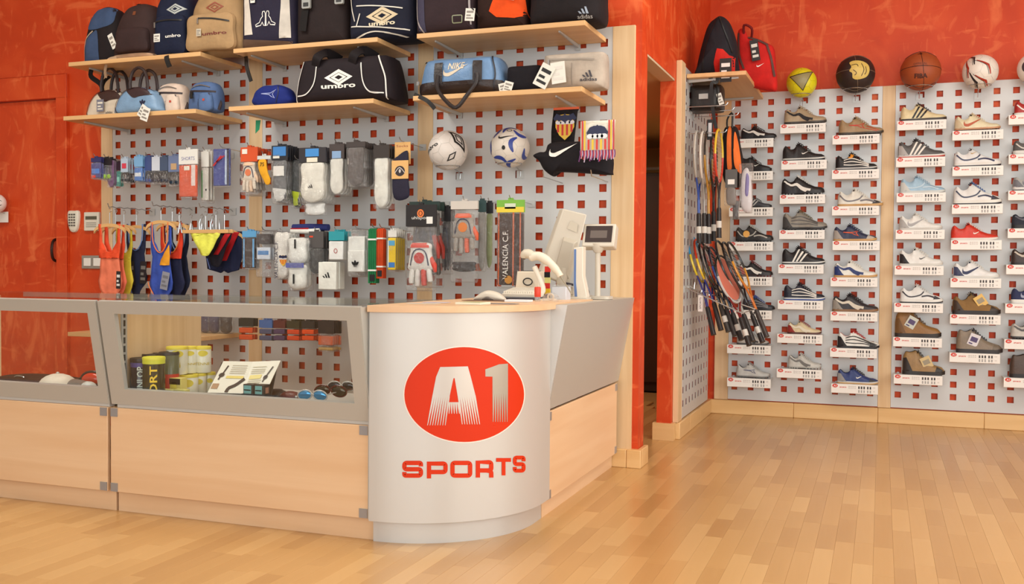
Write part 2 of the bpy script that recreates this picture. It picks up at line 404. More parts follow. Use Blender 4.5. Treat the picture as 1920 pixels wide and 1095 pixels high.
# ================================================================== THE SETTING
def holes_panel(cols, rows, x0, x1, z0, z1, hw, hh):
    """sheet in the x,z plane (y=0 front) with real square holes and 3 mm returns"""
    xs = sorted(set([x0, x1] + [c - hw for c in cols] + [c + hw for c in cols])); zs = sorted(set([z0, z1] + [r - hh for r in rows] + [r + hh for r in rows]))
    mb = MB(); idx = {}
    def vid(i, j, k):
        if (i, j, k) not in idx: idx[(i, j, k)] = len(mb.v); mb.v.append(Vector((xs[i], 0.0 if k == 0 else 0.003, zs[j])))
        return idx[(i, j, k)]
    def hole(i, j):
        if i < 0 or j < 0 or i >= len(xs) - 1 or j >= len(zs) - 1: return True
        cx = (xs[i] + xs[i + 1]) / 2; cz = (zs[j] + zs[j + 1]) / 2
        return any(abs(cx - c) < hw for c in cols) and any(abs(cz - r) < hh for r in rows)
    for i in range(len(xs) - 1):
        for j in range(len(zs) - 1):
            if hole(i, j): continue
            for k in (0, 1):
                q = [vid(i, j, k), vid(i + 1, j, k), vid(i + 1, j + 1, k), vid(i, j + 1, k)]
                mb.f.append(q if k == 0 else q[::-1]); mb.mi.append(0)
            for (di, dj, a, b) in ((-1, 0, (i, j), (i, j + 1)), (1, 0, (i + 1, j), (i + 1, j + 1)), (0, -1, (i, j), (i + 1, j)), (0, 1, (i, j + 1), (i + 1, j + 1))):
                if hole(i + di, j + dj): mb.f.append([vid(*a, 0), vid(*b, 0), vid(*b, 1), vid(*a, 1)]); mb.mi.append(0)
    return mb
YR = 2.075; XS = 3.285                      # right-hand wall panel plane, side-wall panel plane
# floor: base slab and parquet strips
struct('floor_slab', MB().box(-4, 8, -10.2, 4.4, -0.2, -0.012), mat((160, 118, 72), 0.8))['kind'] = 'structure'
floor = thing('floor', 'f', 'f'); del floor['label'], floor['category']; floor['kind'] = 'structure'
def strip_mb(w, l, x=0, y=0, mb=None):
    mb = mb or MB(); g = 0.0002; c = 0.0003
    a = [(x + g, y + g), (x + w - g, y + g), (x + w - g, y + l - g), (x + g, y + l - g)]
    t = [(x + g + c, y + g + c), (x + w - g - c, y + g + c), (x + w - g - c, y + l - g - c), (x + g + c, y + l - g - c)]
    v = [(p[0], p[1], -0.012) for p in a] + [(p[0], p[1], -c) for p in a] + [(p[0], p[1], 0) for p in t]
    return mb.add(v, [(0, 1, 5, 4), (1, 2, 6, 5), (2, 3, 7, 6), (3, 0, 4, 7), (4, 5, 9, 8), (5, 6, 10, 9), (6, 7, 11, 10), (7, 4, 8, 11), (8, 9, 10, 11)])
LENS = (0.28, 0.36, 0.44, 0.52); WST = 0.066
smesh = {}
for l in LENS:
    o = obj('plank', strip_mb(WST, l), M_FLOOR, raw=True); smesh[l] = o.data; bpy.data.objects.remove(o)
rnd = random.Random(11); strips = []
def scr(p):
    q = Vector(p) - CAM; d = q.dot(CZ)
    if d < 0.3: return None
    return 960 + FPX * q.dot(CX) / d, 547.5 + FPX * q.dot(CY) / d, d
x = -4.0
while x < 8:
    y = -6.4 - rnd.random() * 0.4
    while y < 2.1:
        l = rnd.choice(LENS); s_ = scr((x + WST / 2, y + l / 2, 0)); ar = 0
        behind = (x < 3.05 and y > -1.75) or (x < 3.2 and y > -0.05 and y < 0.95 and x < 3.1)
        if s_ and -30 < s_[0] < 1950 and s_[1] < 1110 and not behind: ar = l * WST / s_[2] ** 3
        strips.append((ar, x, y, l)); y += l
    x += WST
strips.sort(key=lambda s: -s[0])
for a, x, y, l in strips[:300]:
    o = bpy.data.objects.new('plank', smesh[l]); COL.objects.link(o); o.location = (x, y, 0); o.parent = floor
mb = MB()
for a, x, y, l in strips[300:]: strip_mb(WST, l, x, y, mb)
o = obj('parquet_strips', mb, M_FLOOR, floor, raw=True); o['kind'] = 'stuff'
# walls (red trowelled stucco)
DX0, DX1, DZ = -1.62, -0.475, 2.045        # the painted door
wb = MB().box(-4, DX0, 0.017, 0.14, 0, 3.3).box(DX0, DX1, 0.017, 0.14, DZ, 3.3).box(DX1, 3.255, 0.017, 0.14, 0, 3.3)
struct('wall_back', wb, M_RED)
JX = at_y(1236, 400, 0.87).x
DY0, DY1 = 0.14, 0.86
ws = MB().box(JX, 3.255, DY0, DY1, 2.10, 3.3).box(JX, 3.255, DY1, 2.092, 0, 3.3)
struct('wall_side', ws, M_RED)
struct('trim_3', MB().box(JX + .002, 3.2535, DY0 + .002, DY1 - .002, 2.088, 2.0995), mat((206, 182, 150), 0.7))
struct('wall_right', MB().box(3.0, 8.1, 2.092, 2.3, 0, 3.3), M_RED)
struct('wall_left', MB().box(-4.1, -4.0, -8, 0.14, 0, 3.3), M_CEIL)
struct('wall_front', MB().box(8.0, 8.1, -6.0, 2.3, 0, 3.3), M_CEIL)
struct('ceiling', MB().box(-4.1, 8.1, -9.2, 2.3, 3.3, 3.4), M_CEIL)
# stockroom seen through the doorway
st = MB().box(0.9, 1.0, .14, 4.2, 0, 2.5).box(3.0, 3.1, 2.31, 4.2, 0, 2.5).box(1.0, 3.0, 4.1, 4.2, 0, 2.5)
struct('wall_stockroom', st, mat((196, 168, 112), 0.7))
struct('ceiling_stockroom', MB().box(1.0, JX, .14, 4.2, 2.10, 2.16), mat((206, 182, 150), 0.7))
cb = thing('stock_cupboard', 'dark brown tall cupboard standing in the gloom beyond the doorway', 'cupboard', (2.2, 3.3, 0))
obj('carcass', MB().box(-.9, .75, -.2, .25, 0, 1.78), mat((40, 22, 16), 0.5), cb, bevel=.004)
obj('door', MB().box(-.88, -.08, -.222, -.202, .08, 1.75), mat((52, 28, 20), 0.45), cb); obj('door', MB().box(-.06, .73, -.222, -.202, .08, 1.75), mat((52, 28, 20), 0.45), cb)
struct('trim_1', MB().box(1.0, 3.0, 4.07, 4.1, 1.9, 1.925), M_CREAM)
# painted door with its surround
door = struct('door_1', MB().box(DX0 + .01, DX1 - .012, 0.035, 0.07, 0.005, DZ - .004), M_RED)
hx = at_y(106, 468, 0.03).x
hz0, hz1 = at_y(106, 490, 0.0).z, at_y(106, 448, 0.0).z
obj('handle', MB().tube(curve([(hx, .036, hz0), (hx, .002, hz0 + .015), (hx, -.01, (hz0 + hz1) / 2), (hx, .002, hz1 - .015), (hx, .036, hz1)], 14), .009, 8), mat((70, 50, 44), .25, .7), door)
struct('trim_2', MB().box(DX1 - .01, -0.395, -.004, 0.0175, 0, DZ).box(-2.4, -0.395, -.004, 0.0175, DZ, 2.19).box(-0.408, -0.395, -.01, -.004, 0, 2.19), M_RED, bevel=.002)
# perforated steel boards and beech uprights
ZR = [2.137 - 0.0811 * k for k in range(25)]
def upright(lbl, mbx, m=M_BEECHV): return tag(obj('wood_upright', mbx, m, bevel=.0015), lbl, 'upright')
for k in range(3):
    c = [1.08 * k + 0.1131 * i for i in range(9)]
    o = obj('perforated_board', holes_panel(c, ZR, 1.08 * k - .0405, 1.08 * k + .945, 0.13, 2.215, .0193, .0197), M_PEG, raw=True)
    tag(o, ['grey perforated steel board behind the swimwear and goggles', 'grey perforated steel board behind the sock packs', 'grey perforated steel board behind the footballs and till'][k], 'pegboard')
    obj('edge_trim', MB().box(1.08 * k + .9455, 1.08 * k + .9485, -.001, .015, .13, 2.215), mat((225, 222, 218), .3), o)
for k, (a, b) in enumerate([(-.128, -.0425), (.9495, 1.0385), (2.0295, 2.1185), (3.1095, 3.224)]):
    upright(['beech upright beside the red wall and light switch', 'beech upright between swimwear board and sock board', 'beech upright left of the footballs', 'wide beech upright at the red pillar by the doorway'][k], MB().box(a, b, -.003, .0165, 0.085, 2.215))
def rcols(k): return [(3.453 if k == 0 else 4.506) + 0.1104 * i for i in range(9)]
for k in range(2):
    o = obj('perforated_board', holes_panel(rcols(k), ZR, rcols(k)[0] - .043, rcols(k)[8] + .046, 0.105, 2.205, .0193, .0197), M_PEG, raw=True); o.location.y = YR
    tag(o, ['grey perforated steel board holding the three left shoe columns', 'grey perforated steel board holding the three right shoe columns'][k], 'pegboard')
upright('beech upright in the far corner behind the rackets', MB().box(3.315, 3.409, YR - .003, YR + .0165, .1, 2.205))
upright('beech upright between the two shoe boards', MB().box(4.383, 4.462, YR - .003, YR + .0165, .1, 2.205))
upright('beech upright right of the last shoe column', MB().box(5.436, 5.52, YR - .003, YR + .0165, .1, 2.205))
o = obj('perforated_board', holes_panel([1.075 + 0.1073 * i for i in range(9)], ZR, 1.028, 1.985, 0.105, 2.2, .0193, .0197), M_PEG, raw=True)
o.location = (XS, 0, 0); o.rotation_euler = (0, 0, PI / 2); tag(o, 'grey perforated steel board on the side wall behind the rackets', 'pegboard')
obj('edge_trim', MB().box(1.022, 1.0275, -.003, .028, .105, 2.2), mat((235, 232, 228), .3), o)
upright('narrow beech upright on the side wall next to the doorway', MB().box(3.256, XS + .003, 0.90, 1.02, 0.1, 2.215))
# skirtings
def skirt(n, mbx, m): return struct(n, mbx, m, bevel=.004)
g = .001
skirt('baseboard_right', MB().box(3.27, 3.85, YR - .015, 2.0915, 0, .098).box(3.85 + g, 4.385, YR - .015, 2.0915, 0, .098).box(4.385 + g, 5.02, YR - .015, 2.0915, 0, .098).box(5.02 + g, 7.99, YR - .015, 2.0915, 0, .098), M_SKIRT)
skirt('baseboard_side', MB().box(3.256, 3.3, .905, 1.25, 0, .098).box(3.256, 3.3, 1.25 + g, 1.62, 0, .098).box(3.256, 3.3, 1.62 + g, YR - .016, 0, .098), M_SKIRTY)
skirt('baseboard_jamb', MB().box(JX - .02, 3.275, DY1 - .02, DY1 + .04, 0, .1).box(3.256, 3.275, DY1 + .041, .9, 0, .098), M_SKIRT)
skirt('baseboard_pillar', MB().box(3.1, 3.205, -.025, .0165, 0, .092).box(3.205 + g, 3.28, -.025, .0165, 0, .092).box(3.256, 3.28, .0175, .15, 0, .092), M_SKIRT)
# small wall fittings left
def wallbox(u0, u1, v0, v1, y=0.017): return fit(u0, u1, v0, v1, y)
x, z, w, h = wallbox(130, 150, 395, 434)
t = thing('alarm_keypad', 'white rounded alarm keypad on the red wall beside the door', 'keypad', (x, .017, z))
obj('body', puff(smooth([(-w * .5, h * .95), (0, h), (w * .5, h * .95), (w * .5, h * .4), (w * .25, 0), (-w * .25, 0), (-w * .5, h * .4)]), .022, 0, e=4), M_CREAM, t)
mb = MB()
for i in range(3):
    for j in range(5): mb.box(-w * .3 + i * w * .22, -w * .3 + i * w * .22 + w * .14, -.025, -.02, h * (.25 + .13 * j), h * (.25 + .13 * j) + h * .07)
obj('keys', mb, mat((90, 84, 76), .5), t)
x, z, w, h = wallbox(162, 189.5, 398, 433)
t = thing('thermostat', 'square white thermostat with dark display right of the alarm keypad', 'thermostat', (x, .017, z))
obj('body', MB().box(-w / 2, w / 2, -.022, 0, 0, h), M_CREAM, t, bevel=.004); obj('display', MB().box(-w * .38, w * .38, -.0235, -.022, h * .6, h * .78), mat((86, 84, 66), .25), t)
obj('print', flat(join2(*[[(-w * .35, h * q), (w * .35, h * q), (w * .35, h * (q + .04)), (-w * .35, h * (q + .04))] for q in (.2, .3, .4)]), 0, -.0232, 0), mat((150, 144, 132), .5), t)
x, z, w, h = wallbox(155, 196, 479, 504)
t = thing('light_switch', 'double rocker light switch in a grey frame below the thermostat', 'switch', (x, .017, z))
obj('frame', MB().box(-w / 2, w / 2, -.01, 0, 0, h), mat((146, 138, 128), .4), t, bevel=.003)
for s in (-1, 1): obj('rocker', MB().box(s * w * .22 - w * .16, s * w * .22 + w * .16, -.015, -.01, h * .2, h * .8), M_WHITE, t, bevel=.002)
x, z, w, h = wallbox(-14, 13, 397, 417, .0)
tag(obj('paper_note', MB().box(x - w / 2, x + w / 2, .009, .0115, z, z + h), M_WHITE), 'white paper note on the red door at the left edge', 'note')
bx = at_y(-8, 381, -.06)
t = thing('small_ball', 'small black and white ball at the left edge beside the red door', 'ball', (bx.x, -.055, bx.z - .06))
sb = MB().sphere(.06, (0, 0, .06)); obj('skin', sb, M_WHITE, t); decal('panel', poly2(xf(ell(.03, .028), 1)), sb, M_BLACK, t, (.03, 0, .06)); decal('panel', poly2(xf(ell(.03, .03), 1)), sb, M_BLACK, t, (-.03, 0, .04))
obj('bracket', MB().tube([(0, 0, .01), (0, .06, .0)], .004), M_STEEL, t)

# ================================================================== SHELVES ON THE LEFT WALL
ZU, ZL = 2.137, 1.822; ST = .024
SHX = [(-.01, .905), (1.118, 1.985), (2.205, 3.075)]
for lev, zz, dep in (('upper', ZU, .385), ('lower', ZL, .425)):
    for k, (a, b) in enumerate(SHX):
        pos = ['left', 'middle', 'right'][k]
        what = {('upper', 0): 'holding four backpacks', ('upper', 1): 'holding the three navy and black bags', ('upper', 2): 'with a black bag at its right end',
                ('lower', 0): 'holding two bowling bags and two mini backpacks', ('lower', 1): 'under the wide black holdall', ('lower', 2): 'under the light blue and black duffel'}[(lev, k)]
        t = thing('wall_shelf', 'beech shelf %s, %s row of the left wall' % (what, lev), 'shelf', ((a + b) / 2, 0, zz), group='beech shelves of the bag wall')
        w = (b - a) / 2
        obj('board', MB().box(-w, w, -dep, -.004, 0, ST), M_SHELF, t, bevel=.002)
        for s in (-.36, .29):
            obj('bracket', MB().prism([(-dep + .06, -.001), (-.002, -.001), (-.002, -.018), (-dep + .06, -.009)], s - .004, s + .004, 'x').box(s - .012, s + .012, -.008, -.003, -.03, 0), M_GREYMET, t)
TU, TL = ZU + ST, ZL + ST
# ================================================================== COUNTER
yb, yt, zb, zt = -1.693, -1.772, .438, .856
def slant(x0, z_scale=1):
    up = Vector((0, yt - yb, zt - zb)); h = up.length; up.normalize(); nx = Vector((1, 0, 0)); nn = nx.cross(up)   # nn points to -y
    return Matrix(((1, 0, 0, x0), (0, -nn.y, up.y, yb), (0, -nn.z, up.z, zb), (0, 0, 0, 1))), h
def showcase(x0, x1, lbl, mx0, mx1):
    t = thing('showcase_counter', lbl, 'counter', ((x0 + x1) / 2, -1.3, 0)); X = (x0 + x1) / 2; a, b = x0 - X, x1 - X
    def L(mb): mb.v = [Vector((v.x, v.y + 1.3, v.z)) for v in mb.v]; return mb
    obj('kick_board', L(MB().box(a + .012, b + .012, -1.668, -1.65, 0, .082)), M_BEECH, t)
    obj('front_panel', L(MB().box(a, b - .004, -1.7, -1.682, .084, .424)), M_BEECH, t, bevel=.002)
    for cx in (a + .002, b - .04):
        for cz in (.086, .389): obj('clip', L(MB().box(cx, cx + .034, -1.703, -1.699, cz, cz + .034)), mat((168, 168, 172), .3, .6), t)
    obj('side_panel', L(MB().box(a, a + .016, -1.66, -1.15, .08, .845)), M_BEECHV, t); obj('side_panel', L(MB().box(b - .02, b - .004, -1.66, -1.30, .08, .43)), M_BEECHV, t)
    up = L(MB().box(a + .0165, a + .022, -1.66, -1.63, .1, .84)); obj('slotted_upright', up, M_GREYMET, t)
    sl = MB()
    for q in range(20): sl.box(a + .022, a + .0235, -1.651, -1.641, .12 + .035 * q, .145 + .035 * q)
    obj('slots', L(sl), M_BLACK, t)
    obj('deck', L(MB().box(a + .024, b - .004, -1.688, -1.0, .425, .437)), mat((196, 190, 182), .4), t)
    obj('bottom_shelf', L(MB().box(a + .024, b - .024, -1.64, -1.3, .2, .215)), M_BEECH, t)
    M4, h = slant(0)
    f = MB(); f.T = M4
    wl, wr, wt, wb_ = mx0, mx1, .05, .065
    f.box(a, b - .004, 0, .02, 0, wb_).box(a, b - .004, 0, .02, h - wt, h).box(a, a + wl, 0, .02, wb_, h - wt).box(b - .004 - wr, b - .004, 0, .02, wb_, h - wt)
    obj('front_frame', L(f), M_FRAME, t)
    gl = MB(); gl.T = M4; gl.add([(a + .02, .0205, .02), (b - .02, .0205, .02), (b - .02, .0205, h - .01), (a + .02, .0205, h - .01)], [(0, 1, 2, 3)]); obj('front_glass', L(gl), M_GLASS, t)
    obj('side_cheek', L(MB().prism([(yb + .002, zb), (yt + .002, zt), (-1.62, zt), (-1.66, zb)], b - .004, b, 'x')), M_FRAME, t)
    obj('top_glass', L(MB().box(a + .002, b - .02, -1.765, -.99, .857, .862)), M_GLASS, t)
    obj('back_rail', L(MB().box(a + .002, b - .02, -1.0, -.985, .835, .857)), M_FRAME, t)
    return t
showcase(.29, 1.474, 'left glass-fronted showcase counter with balls, cap and water bottle inside', .05, .042)
showcase(1.486, 2.662, 'right glass-fronted showcase counter with tennis ball cans and sunglasses inside', .075, .055)
# side posts holding the beech panel backs (rear legs of the counters)
# drum
DC = Vector((2.67, -1.22)); RD = .497; RK = .462; RT = .516
def arcpoly(r, x_in, y_in, n=32, a0=-90, a1=0): return [(DC.x + r * math.cos(math.radians(a0 + (a1 - a0) * i / n)), DC.y + r * math.sin(math.radians(a0 + (a1 - a0) * i / n))) for i in range(n + 1)] + [(DC.x + r, y_in), (x_in, y_in)]
t = thing('reception_desk', 'rounded silver corner desk with the big red oval emblem', 'desk', (0, 0, 0))
obj('kick_drum', MB().prism(arcpoly(RK, DC.x, -1.14), 0, .079, 'z'), M_SILVER, t)
obj('drum', MB().prism(arcpoly(RD, DC.x - .002, -1.14), .082, .838, 'z'), M_SILVER, t)
obj('desk_top', MB().prism(arcpoly(RT, DC.x - .02, -.6), .8385, .862, 'z'), M_BEECH, t, bevel=.002)
sl = MB(); [sl.box(2.6635, 2.6645, -1.70, -1.69, .1 + .04 * q, .125 + .04 * q) for q in range(18)]
obj('slotted_upright', MB().box(2.6622, 2.6675, -1.709, -1.66, .085, .835), M_GREYMET, t)
def cyl_hit(u, v, R=RD):
    d = ray(u, v); ox, oy = CAM.x - DC.x, CAM.y - DC.y; A = d.x ** 2 + d.y ** 2; B = 2 * (ox * d.x + oy * d.y); C_ = ox * ox + oy * oy - R * R
    k = (-B - math.sqrt(max(0, B * B - 4 * A * C_))) / (2 * A); p = CAM + d * k
    return math.atan2(p.y - DC.y, p.x - DC.x) * R, p.z
def drum_print(name, geo, m, off):               # geo in arc length, height
    bm = bmesh.new(); vs = [bm.verts.new((p[0], p[1], 0)) for p in geo[0]]
    for f in geo[1]:
        try: bm.faces.new([vs[i] for i in f])
        except ValueError: pass
    bmesh.ops.triangulate(bm, faces=bm.faces)
    for _ in range(6):
        es = [e for e in bm.edges if abs(e.verts[0].co.x - e.verts[1].co.x) > .02]
        if not es: break
        bmesh.ops.subdivide_edges(bm, edges=es, cuts=1); bmesh.ops.triangulate(bm, faces=bm.faces)
    for v in bm.verts: a = v.co.x / RD; v.co = Vector((DC.x + (RD + off) * math.cos(a), DC.y + (RD + off) * math.sin(a), v.co.y))
    me = bpy.data.meshes.new(name); bm.to_mesh(me); bm.free(); me.materials.append(m)
    for p_ in me.polygons: p_.use_smooth = True
    o = bpy.data.objects.new(name, me); COL.objects.link(o); o.parent = t; return o
def zc(x, y): return cyl_hit(700 + x / 3.911, 640 + y / 3.911)
el0 = [zc(666 + 438 * math.cos(a * PI / 36), 390 + 348 * math.sin(a * PI / 36)) for a in range(72)]
el1 = [zc(666 + 446 * math.cos(a * PI / 36), 390 + 356 * math.sin(a * PI / 36)) for a in range(72)]
drum_print('emblem_border', poly2(el1), mat((244, 226, 214), .35), .0006)
em = drum_print('emblem', poly2(el0), M_LOGO, .0012); em['label'] = 'red oval emblem'
Z_ = lambda pts: [zc(*p) for p in pts]
def quad_strips(xt0, xt1, xb0, xb1, y0, y1, n, full=.5):
    out = []
    for i in range(n):
        a, b = i / n, (i + 1) / n; m_ = (a + b) / 2
        def X(tt, yy): k = (yy - y0) / (y1 - y0); return (xt0 + (xt1 - xt0) * tt) * (1 - k) + (xb0 + (xb1 - xb0) * tt) * k
        out.append(Z_([(X(a, y0), y0), (X(b, y0), y0), (X(m_ + .32 / n, (y0 + y1) / 2), (y0 + y1) / 2), (X(m_ + .12 / n, y1), y1), (X(m_ - .12 / n, y1), y1), (X(m_ - .32 / n, (y0 + y1) / 2), (y0 + y1) / 2)]))
    return out
silver_print = mat((206, 198, 190), .36, .6)
A_parts = [Z_([(490, 188), (692, 183), (712, 255), (460, 260)]), Z_([(460, 260), (582, 258), (592, 268), (586, 272), (558, 405), (432, 405)]), Z_([(582, 258), (712, 255), (750, 405), (618, 405), (596, 272)])]
A_parts += quad_strips(432, 560, 388, 536, 405, 615, 8) + quad_strips(618, 750, 642, 788, 405, 608, 8) + quad_strips(552, 628, 545, 640, 446, 530, 5)
one = [Z_([(820, 205), (920, 168), (985, 163), (985, 258), (820, 258)]), Z_([(872, 258), (985, 258), (985, 380), (872, 380)])] + quad_strips(872, 985, 868, 988, 380, 590, 7)
drum_print('letter_print', join2(*A_parts), silver_print, .0018); drum_print('numeral_print', join2(*one), mat((176, 166, 152), .36, .6), .0018)
def letter(ch, x0, x1, y0, y1, w=31):
    h = w / 2; pth = {'S': [[(1, .72), (1, 1), (0, 1), (0, .5), (1, .5), (1, 0), (0, 0), (0, .28)]], 'P': [[(0, -.2), (0, 1), (1, 1), (1, .32), (0, .32)]], 'O': [[(0, 0), (0, 1), (1, 1), (1, 0)]],
                      'R': [[(0, -.2), (0, 1), (1, 1), (1, .36), (0, .36)], [(.62, .36), (1, .3), (1, -.2)]], 'T': [[(-.18, 1), (1.18, 1)], [(.5, 1), (.5, -.2)]]}[ch]
    gs = []
    for p in pth:
        q = [(x0 + h + 2 + (x1 - x0 - w - 4) * a, y1 - h - (y1 - y0 - w) * b) for a, b in p]; r = []; closed = ch == 'O'
        for i, c in enumerate(q):                # rounded corners
            if (not closed and i in (0, len(q) - 1)) or (ch in 'PR' and i == 1 and len(q) == 5): r.append(c); continue
            pa, pb = q[i - 1], q[(i + 1) % len(q)]; k = min(h + 4, math.dist(c, pa) * .49, math.dist(c, pb) * .49)
            a_ = [c[t] + (pa[t] - c[t]) * k / math.dist(c, pa) for t in (0, 1)]; b_ = [c[t] + (pb[t] - c[t]) * k / math.dist(c, pb) for t in (0, 1)]
            for u in range(7): f = u / 6; r.append(tuple(a_[t] * (1 - f) ** 2 + 2 * c[t] * f * (1 - f) + b_[t] * f * f for t in (0, 1)))
        gv, gf = ribbon(r, w, closed); gs.append((Z_(gv), gf))
    return gs
gs = []
for ch, x0, x1, y0, y1 in (('S', 210, 367, 875, 1000), ('P', 390, 547, 880, 1003), ('O', 562, 727, 875, 1000), ('R', 748, 882, 870, 996), ('T', 898, 1010, 855, 978), ('S', 1020, 1117, 838, 962)): gs += letter(ch, x0, x1, y0, y1, 32 if x1 < 900 else 28)
drum_print('lettering', join2(*gs), M_LOGO, .0012)
# right-hand leg of the counter
t = thing('side_counter', 'silver and beech counter leg between the round desk and the pillar', 'counter', (3.0, -.55, 0))
def L2(mb): mb.v = [Vector((v.x - 3.0, v.y + .55, v.z)) for v in mb.v]; return mb
obj('kick_board', L2(MB().box(3.115, 3.133, -1.136, -.03, 0, .07)), wood('beech_leg', (232, 194, 154), (224, 182, 140), 1, .38, 9), t)
M_LEG = bpy.data.materials['beech_leg']
obj('front_panel', L2(MB().box(3.142, 3.158, -1.136, -.035, .072, .427)), M_LEG, t, bevel=.002)
for cy in (-1.134, -.069):
    for cz in (.076, .39): obj('clip', L2(MB().box(3.157, 3.161, cy, cy + .034, cz, cz + .034)), mat((168, 168, 172), .3, .6), t)
obj('slanted_panel', L2(MB().prism([(3.157, .436), (3.235, .855), (3.215, .855), (3.137, .436)], -1.13, -.004, 'y')), M_FRAME, t)
obj('side_cheek', L2(MB().prism([(3.08, .436), (3.156, .436), (3.234, .855), (3.08, .855)], -1.1395, -1.131, 'y')), mat((206, 202, 198), .4, .3), t)
obj('worktop', L2(MB().box(2.6, 3.214, -.598, -.004, .836, .856).box(3.188, 3.214, -1.13, -.598, .836, .856)), mat((196, 182, 164), .45), t)
obj('back_panel', L2(MB().box(2.62, 2.638, -.6, -.01, 0, .83)), M_BEECHV, t)
# ================================================================== BAGS
def px_bag(name, lbl, cat, u0, u1, v0, v1, yf, zb=None, group=None, rz=0):
    """thing standing with its front face at y=yf; returns empty, width, height"""
    x, z, w, h = fit(u0, u1, v0, v1, yf)
    if zb is not None: h = at_y((u0 + u1) / 2, v0, yf).z - zb; z = zb
    t = thing(name, lbl, cat, (x, yf, z), rz, group); return t, w, h
def strap(path, r=.006, w=.028, m=None, parent=None, name='strap', n=20, closed=False):
    """flat webbing: a band along a 3-D path, thickness r"""
    pts = [Vector(p) for p in curve(path, n)]; mb = MB(); rings = []
    for i, p in enumerate(pts):
        t = (pts[min(i + 1, len(pts) - 1)] - pts[max(i - 1, 0)]).normalized(); sd = t.cross(Vector((0, 1, 0)))
        sd = sd.normalized() if sd.length > .05 else Vector((1, 0, 0)); nn = sd.cross(t)
        rings.append([p + sd * w / 2 + nn * r / 2, p - sd * w / 2 + nn * r / 2, p - sd * w / 2 - nn * r / 2, p + sd * w / 2 - nn * r / 2])
    mb.loft(rings); return obj(name, mb, m or F(28, 26, 28), parent)
def hang_tag(parent, x, y, z, w=.035, h=.07, rot=0, c=(228, 224, 214), c2=(140, 132, 124), name='price_tag'):
    mb = MB(); mb.T = Matrix.Translation((x, y, z)) @ Matrix.Rotation(rot, 4, 'Y'); mb.box(-w / 2, w / 2, -.0015, 0, -h, 0)
    o = obj(name, mb, mat(c, .5), parent)
    m2 = MB(); m2.T = mb.T
    for q, (a, b) in enumerate(((.72, .84), (.5, .62), (.2, .36))): m2.box(-w * .36, w * (.36 if q != 1 else .1), -.0022, -.0015, -h * b, -h * a)
    obj('tag_print', m2, mat(c2, .5), o)
    return o
def zipper(path, tgt, parent, m=None, w=.008, pull=True):
    o = decal('zip', ribbon(curve(path, 18), w), tgt, m or M_BLACK, parent, off=.003)
    if pull:
        p = path[0]; h = tgt_y(tgt, p[0], p[1]); obj('zip_pull', MB().box(p[0] - .004, p[0] + .004, h - .01, h - .004, p[1] - .03, p[1]), M_STEEL, parent)
    return o
def tgt_y(mb, x, z):
    b = BVHTree.FromPolygons([tuple(v) for v in mb.v], mb.f); h = b.ray_cast(Vector((x, -2, z)), Vector((0, 1, 0)))[0]; return h.y if h else 0
def backpack(lbl, u0, u1, v0, v1, yf, zb, c, panels=(), pocket=None, depth=.12, shape='arch', group=None, piping=None, wr=.06, rz=0, cat='backpack'):
    t, w, h = px_bag('backpack', lbl, cat, u0, u1, v0, v1, yf, zb, group, rz)
    A = {'arch': [(-.42, .0), (-.5, .12), (-.49, .45), (-.45, .72), (-.33, .93), (-.1, 1), (.12, 1), (.34, .93), (.46, .72), (.5, .45), (.5, .12), (.42, 0), (0, -.005)],
         'lean': [(-.45, .0), (-.5, .12), (-.47, .45), (-.36, .72), (-.18, .93), (.05, 1), (.26, .99), (.42, .9), (.49, .72), (.5, .45), (.5, .12), (.44, 0), (0, -.005)],
         'box': [(-.46, .0), (-.5, .06), (-.5, .5), (-.49, .9), (-.42, .99), (-.1, 1), (.12, 1), (.42, .99), (.49, .9), (.5, .5), (.5, .06), (.46, 0), (0, -.003)]}[shape]
    out = smooth(xf(A, w, h), 56)
    body = puff(out, depth * .55, depth * .45, 7, 3.4, wr, w * 7 + h)
    dy = depth * .55
    body.v = [Vector((v.x, v.y + dy, v.z)) for v in body.v]
    obj('body', body, F(*c), t)
    S = lambda p: xf(p, w, h)
    for nm, poly, cc in panels: decal(nm, poly2(dense(smooth(S(poly), 40) if nm != 'panel_straight' else S(poly), .03)), body, F(*cc), t, off=.002)
    if piping: 
        for pp in piping[1]: decal('piping', ribbon(curve(S(pp), 20), .007), body, mat(piping[0], .5), t, off=.004)
    if pocket:
        px0, px1, pz0, pz1, pc = pocket
        po = smooth(S([(px0, pz0), (px0 - .01, (pz0 + pz1) / 2), (px0 + .03, pz1 - .03), ((px0 + px1) / 2, pz1), (px1 - .03, pz1 - .03), (px1 + .01, (pz0 + pz1) / 2), (px1, pz0), ((px0 + px1) / 2, pz0 - .01)]), 40)
        pk = puff(po, .035, .01, 6, 3.5, .1, 3, y0=.012)
        obj('pocket', pk, F(*pc), t); body.v += pk.v[:0]
        n0 = len(body.v); body.v += pk.v; body.f += [[i + n0 for i in f] for f in pk.f]
    return t, w, h, body
def S_(w, h): return lambda p: xf(p, w, h)
gU = 'backpacks and bags on the upper shelves'
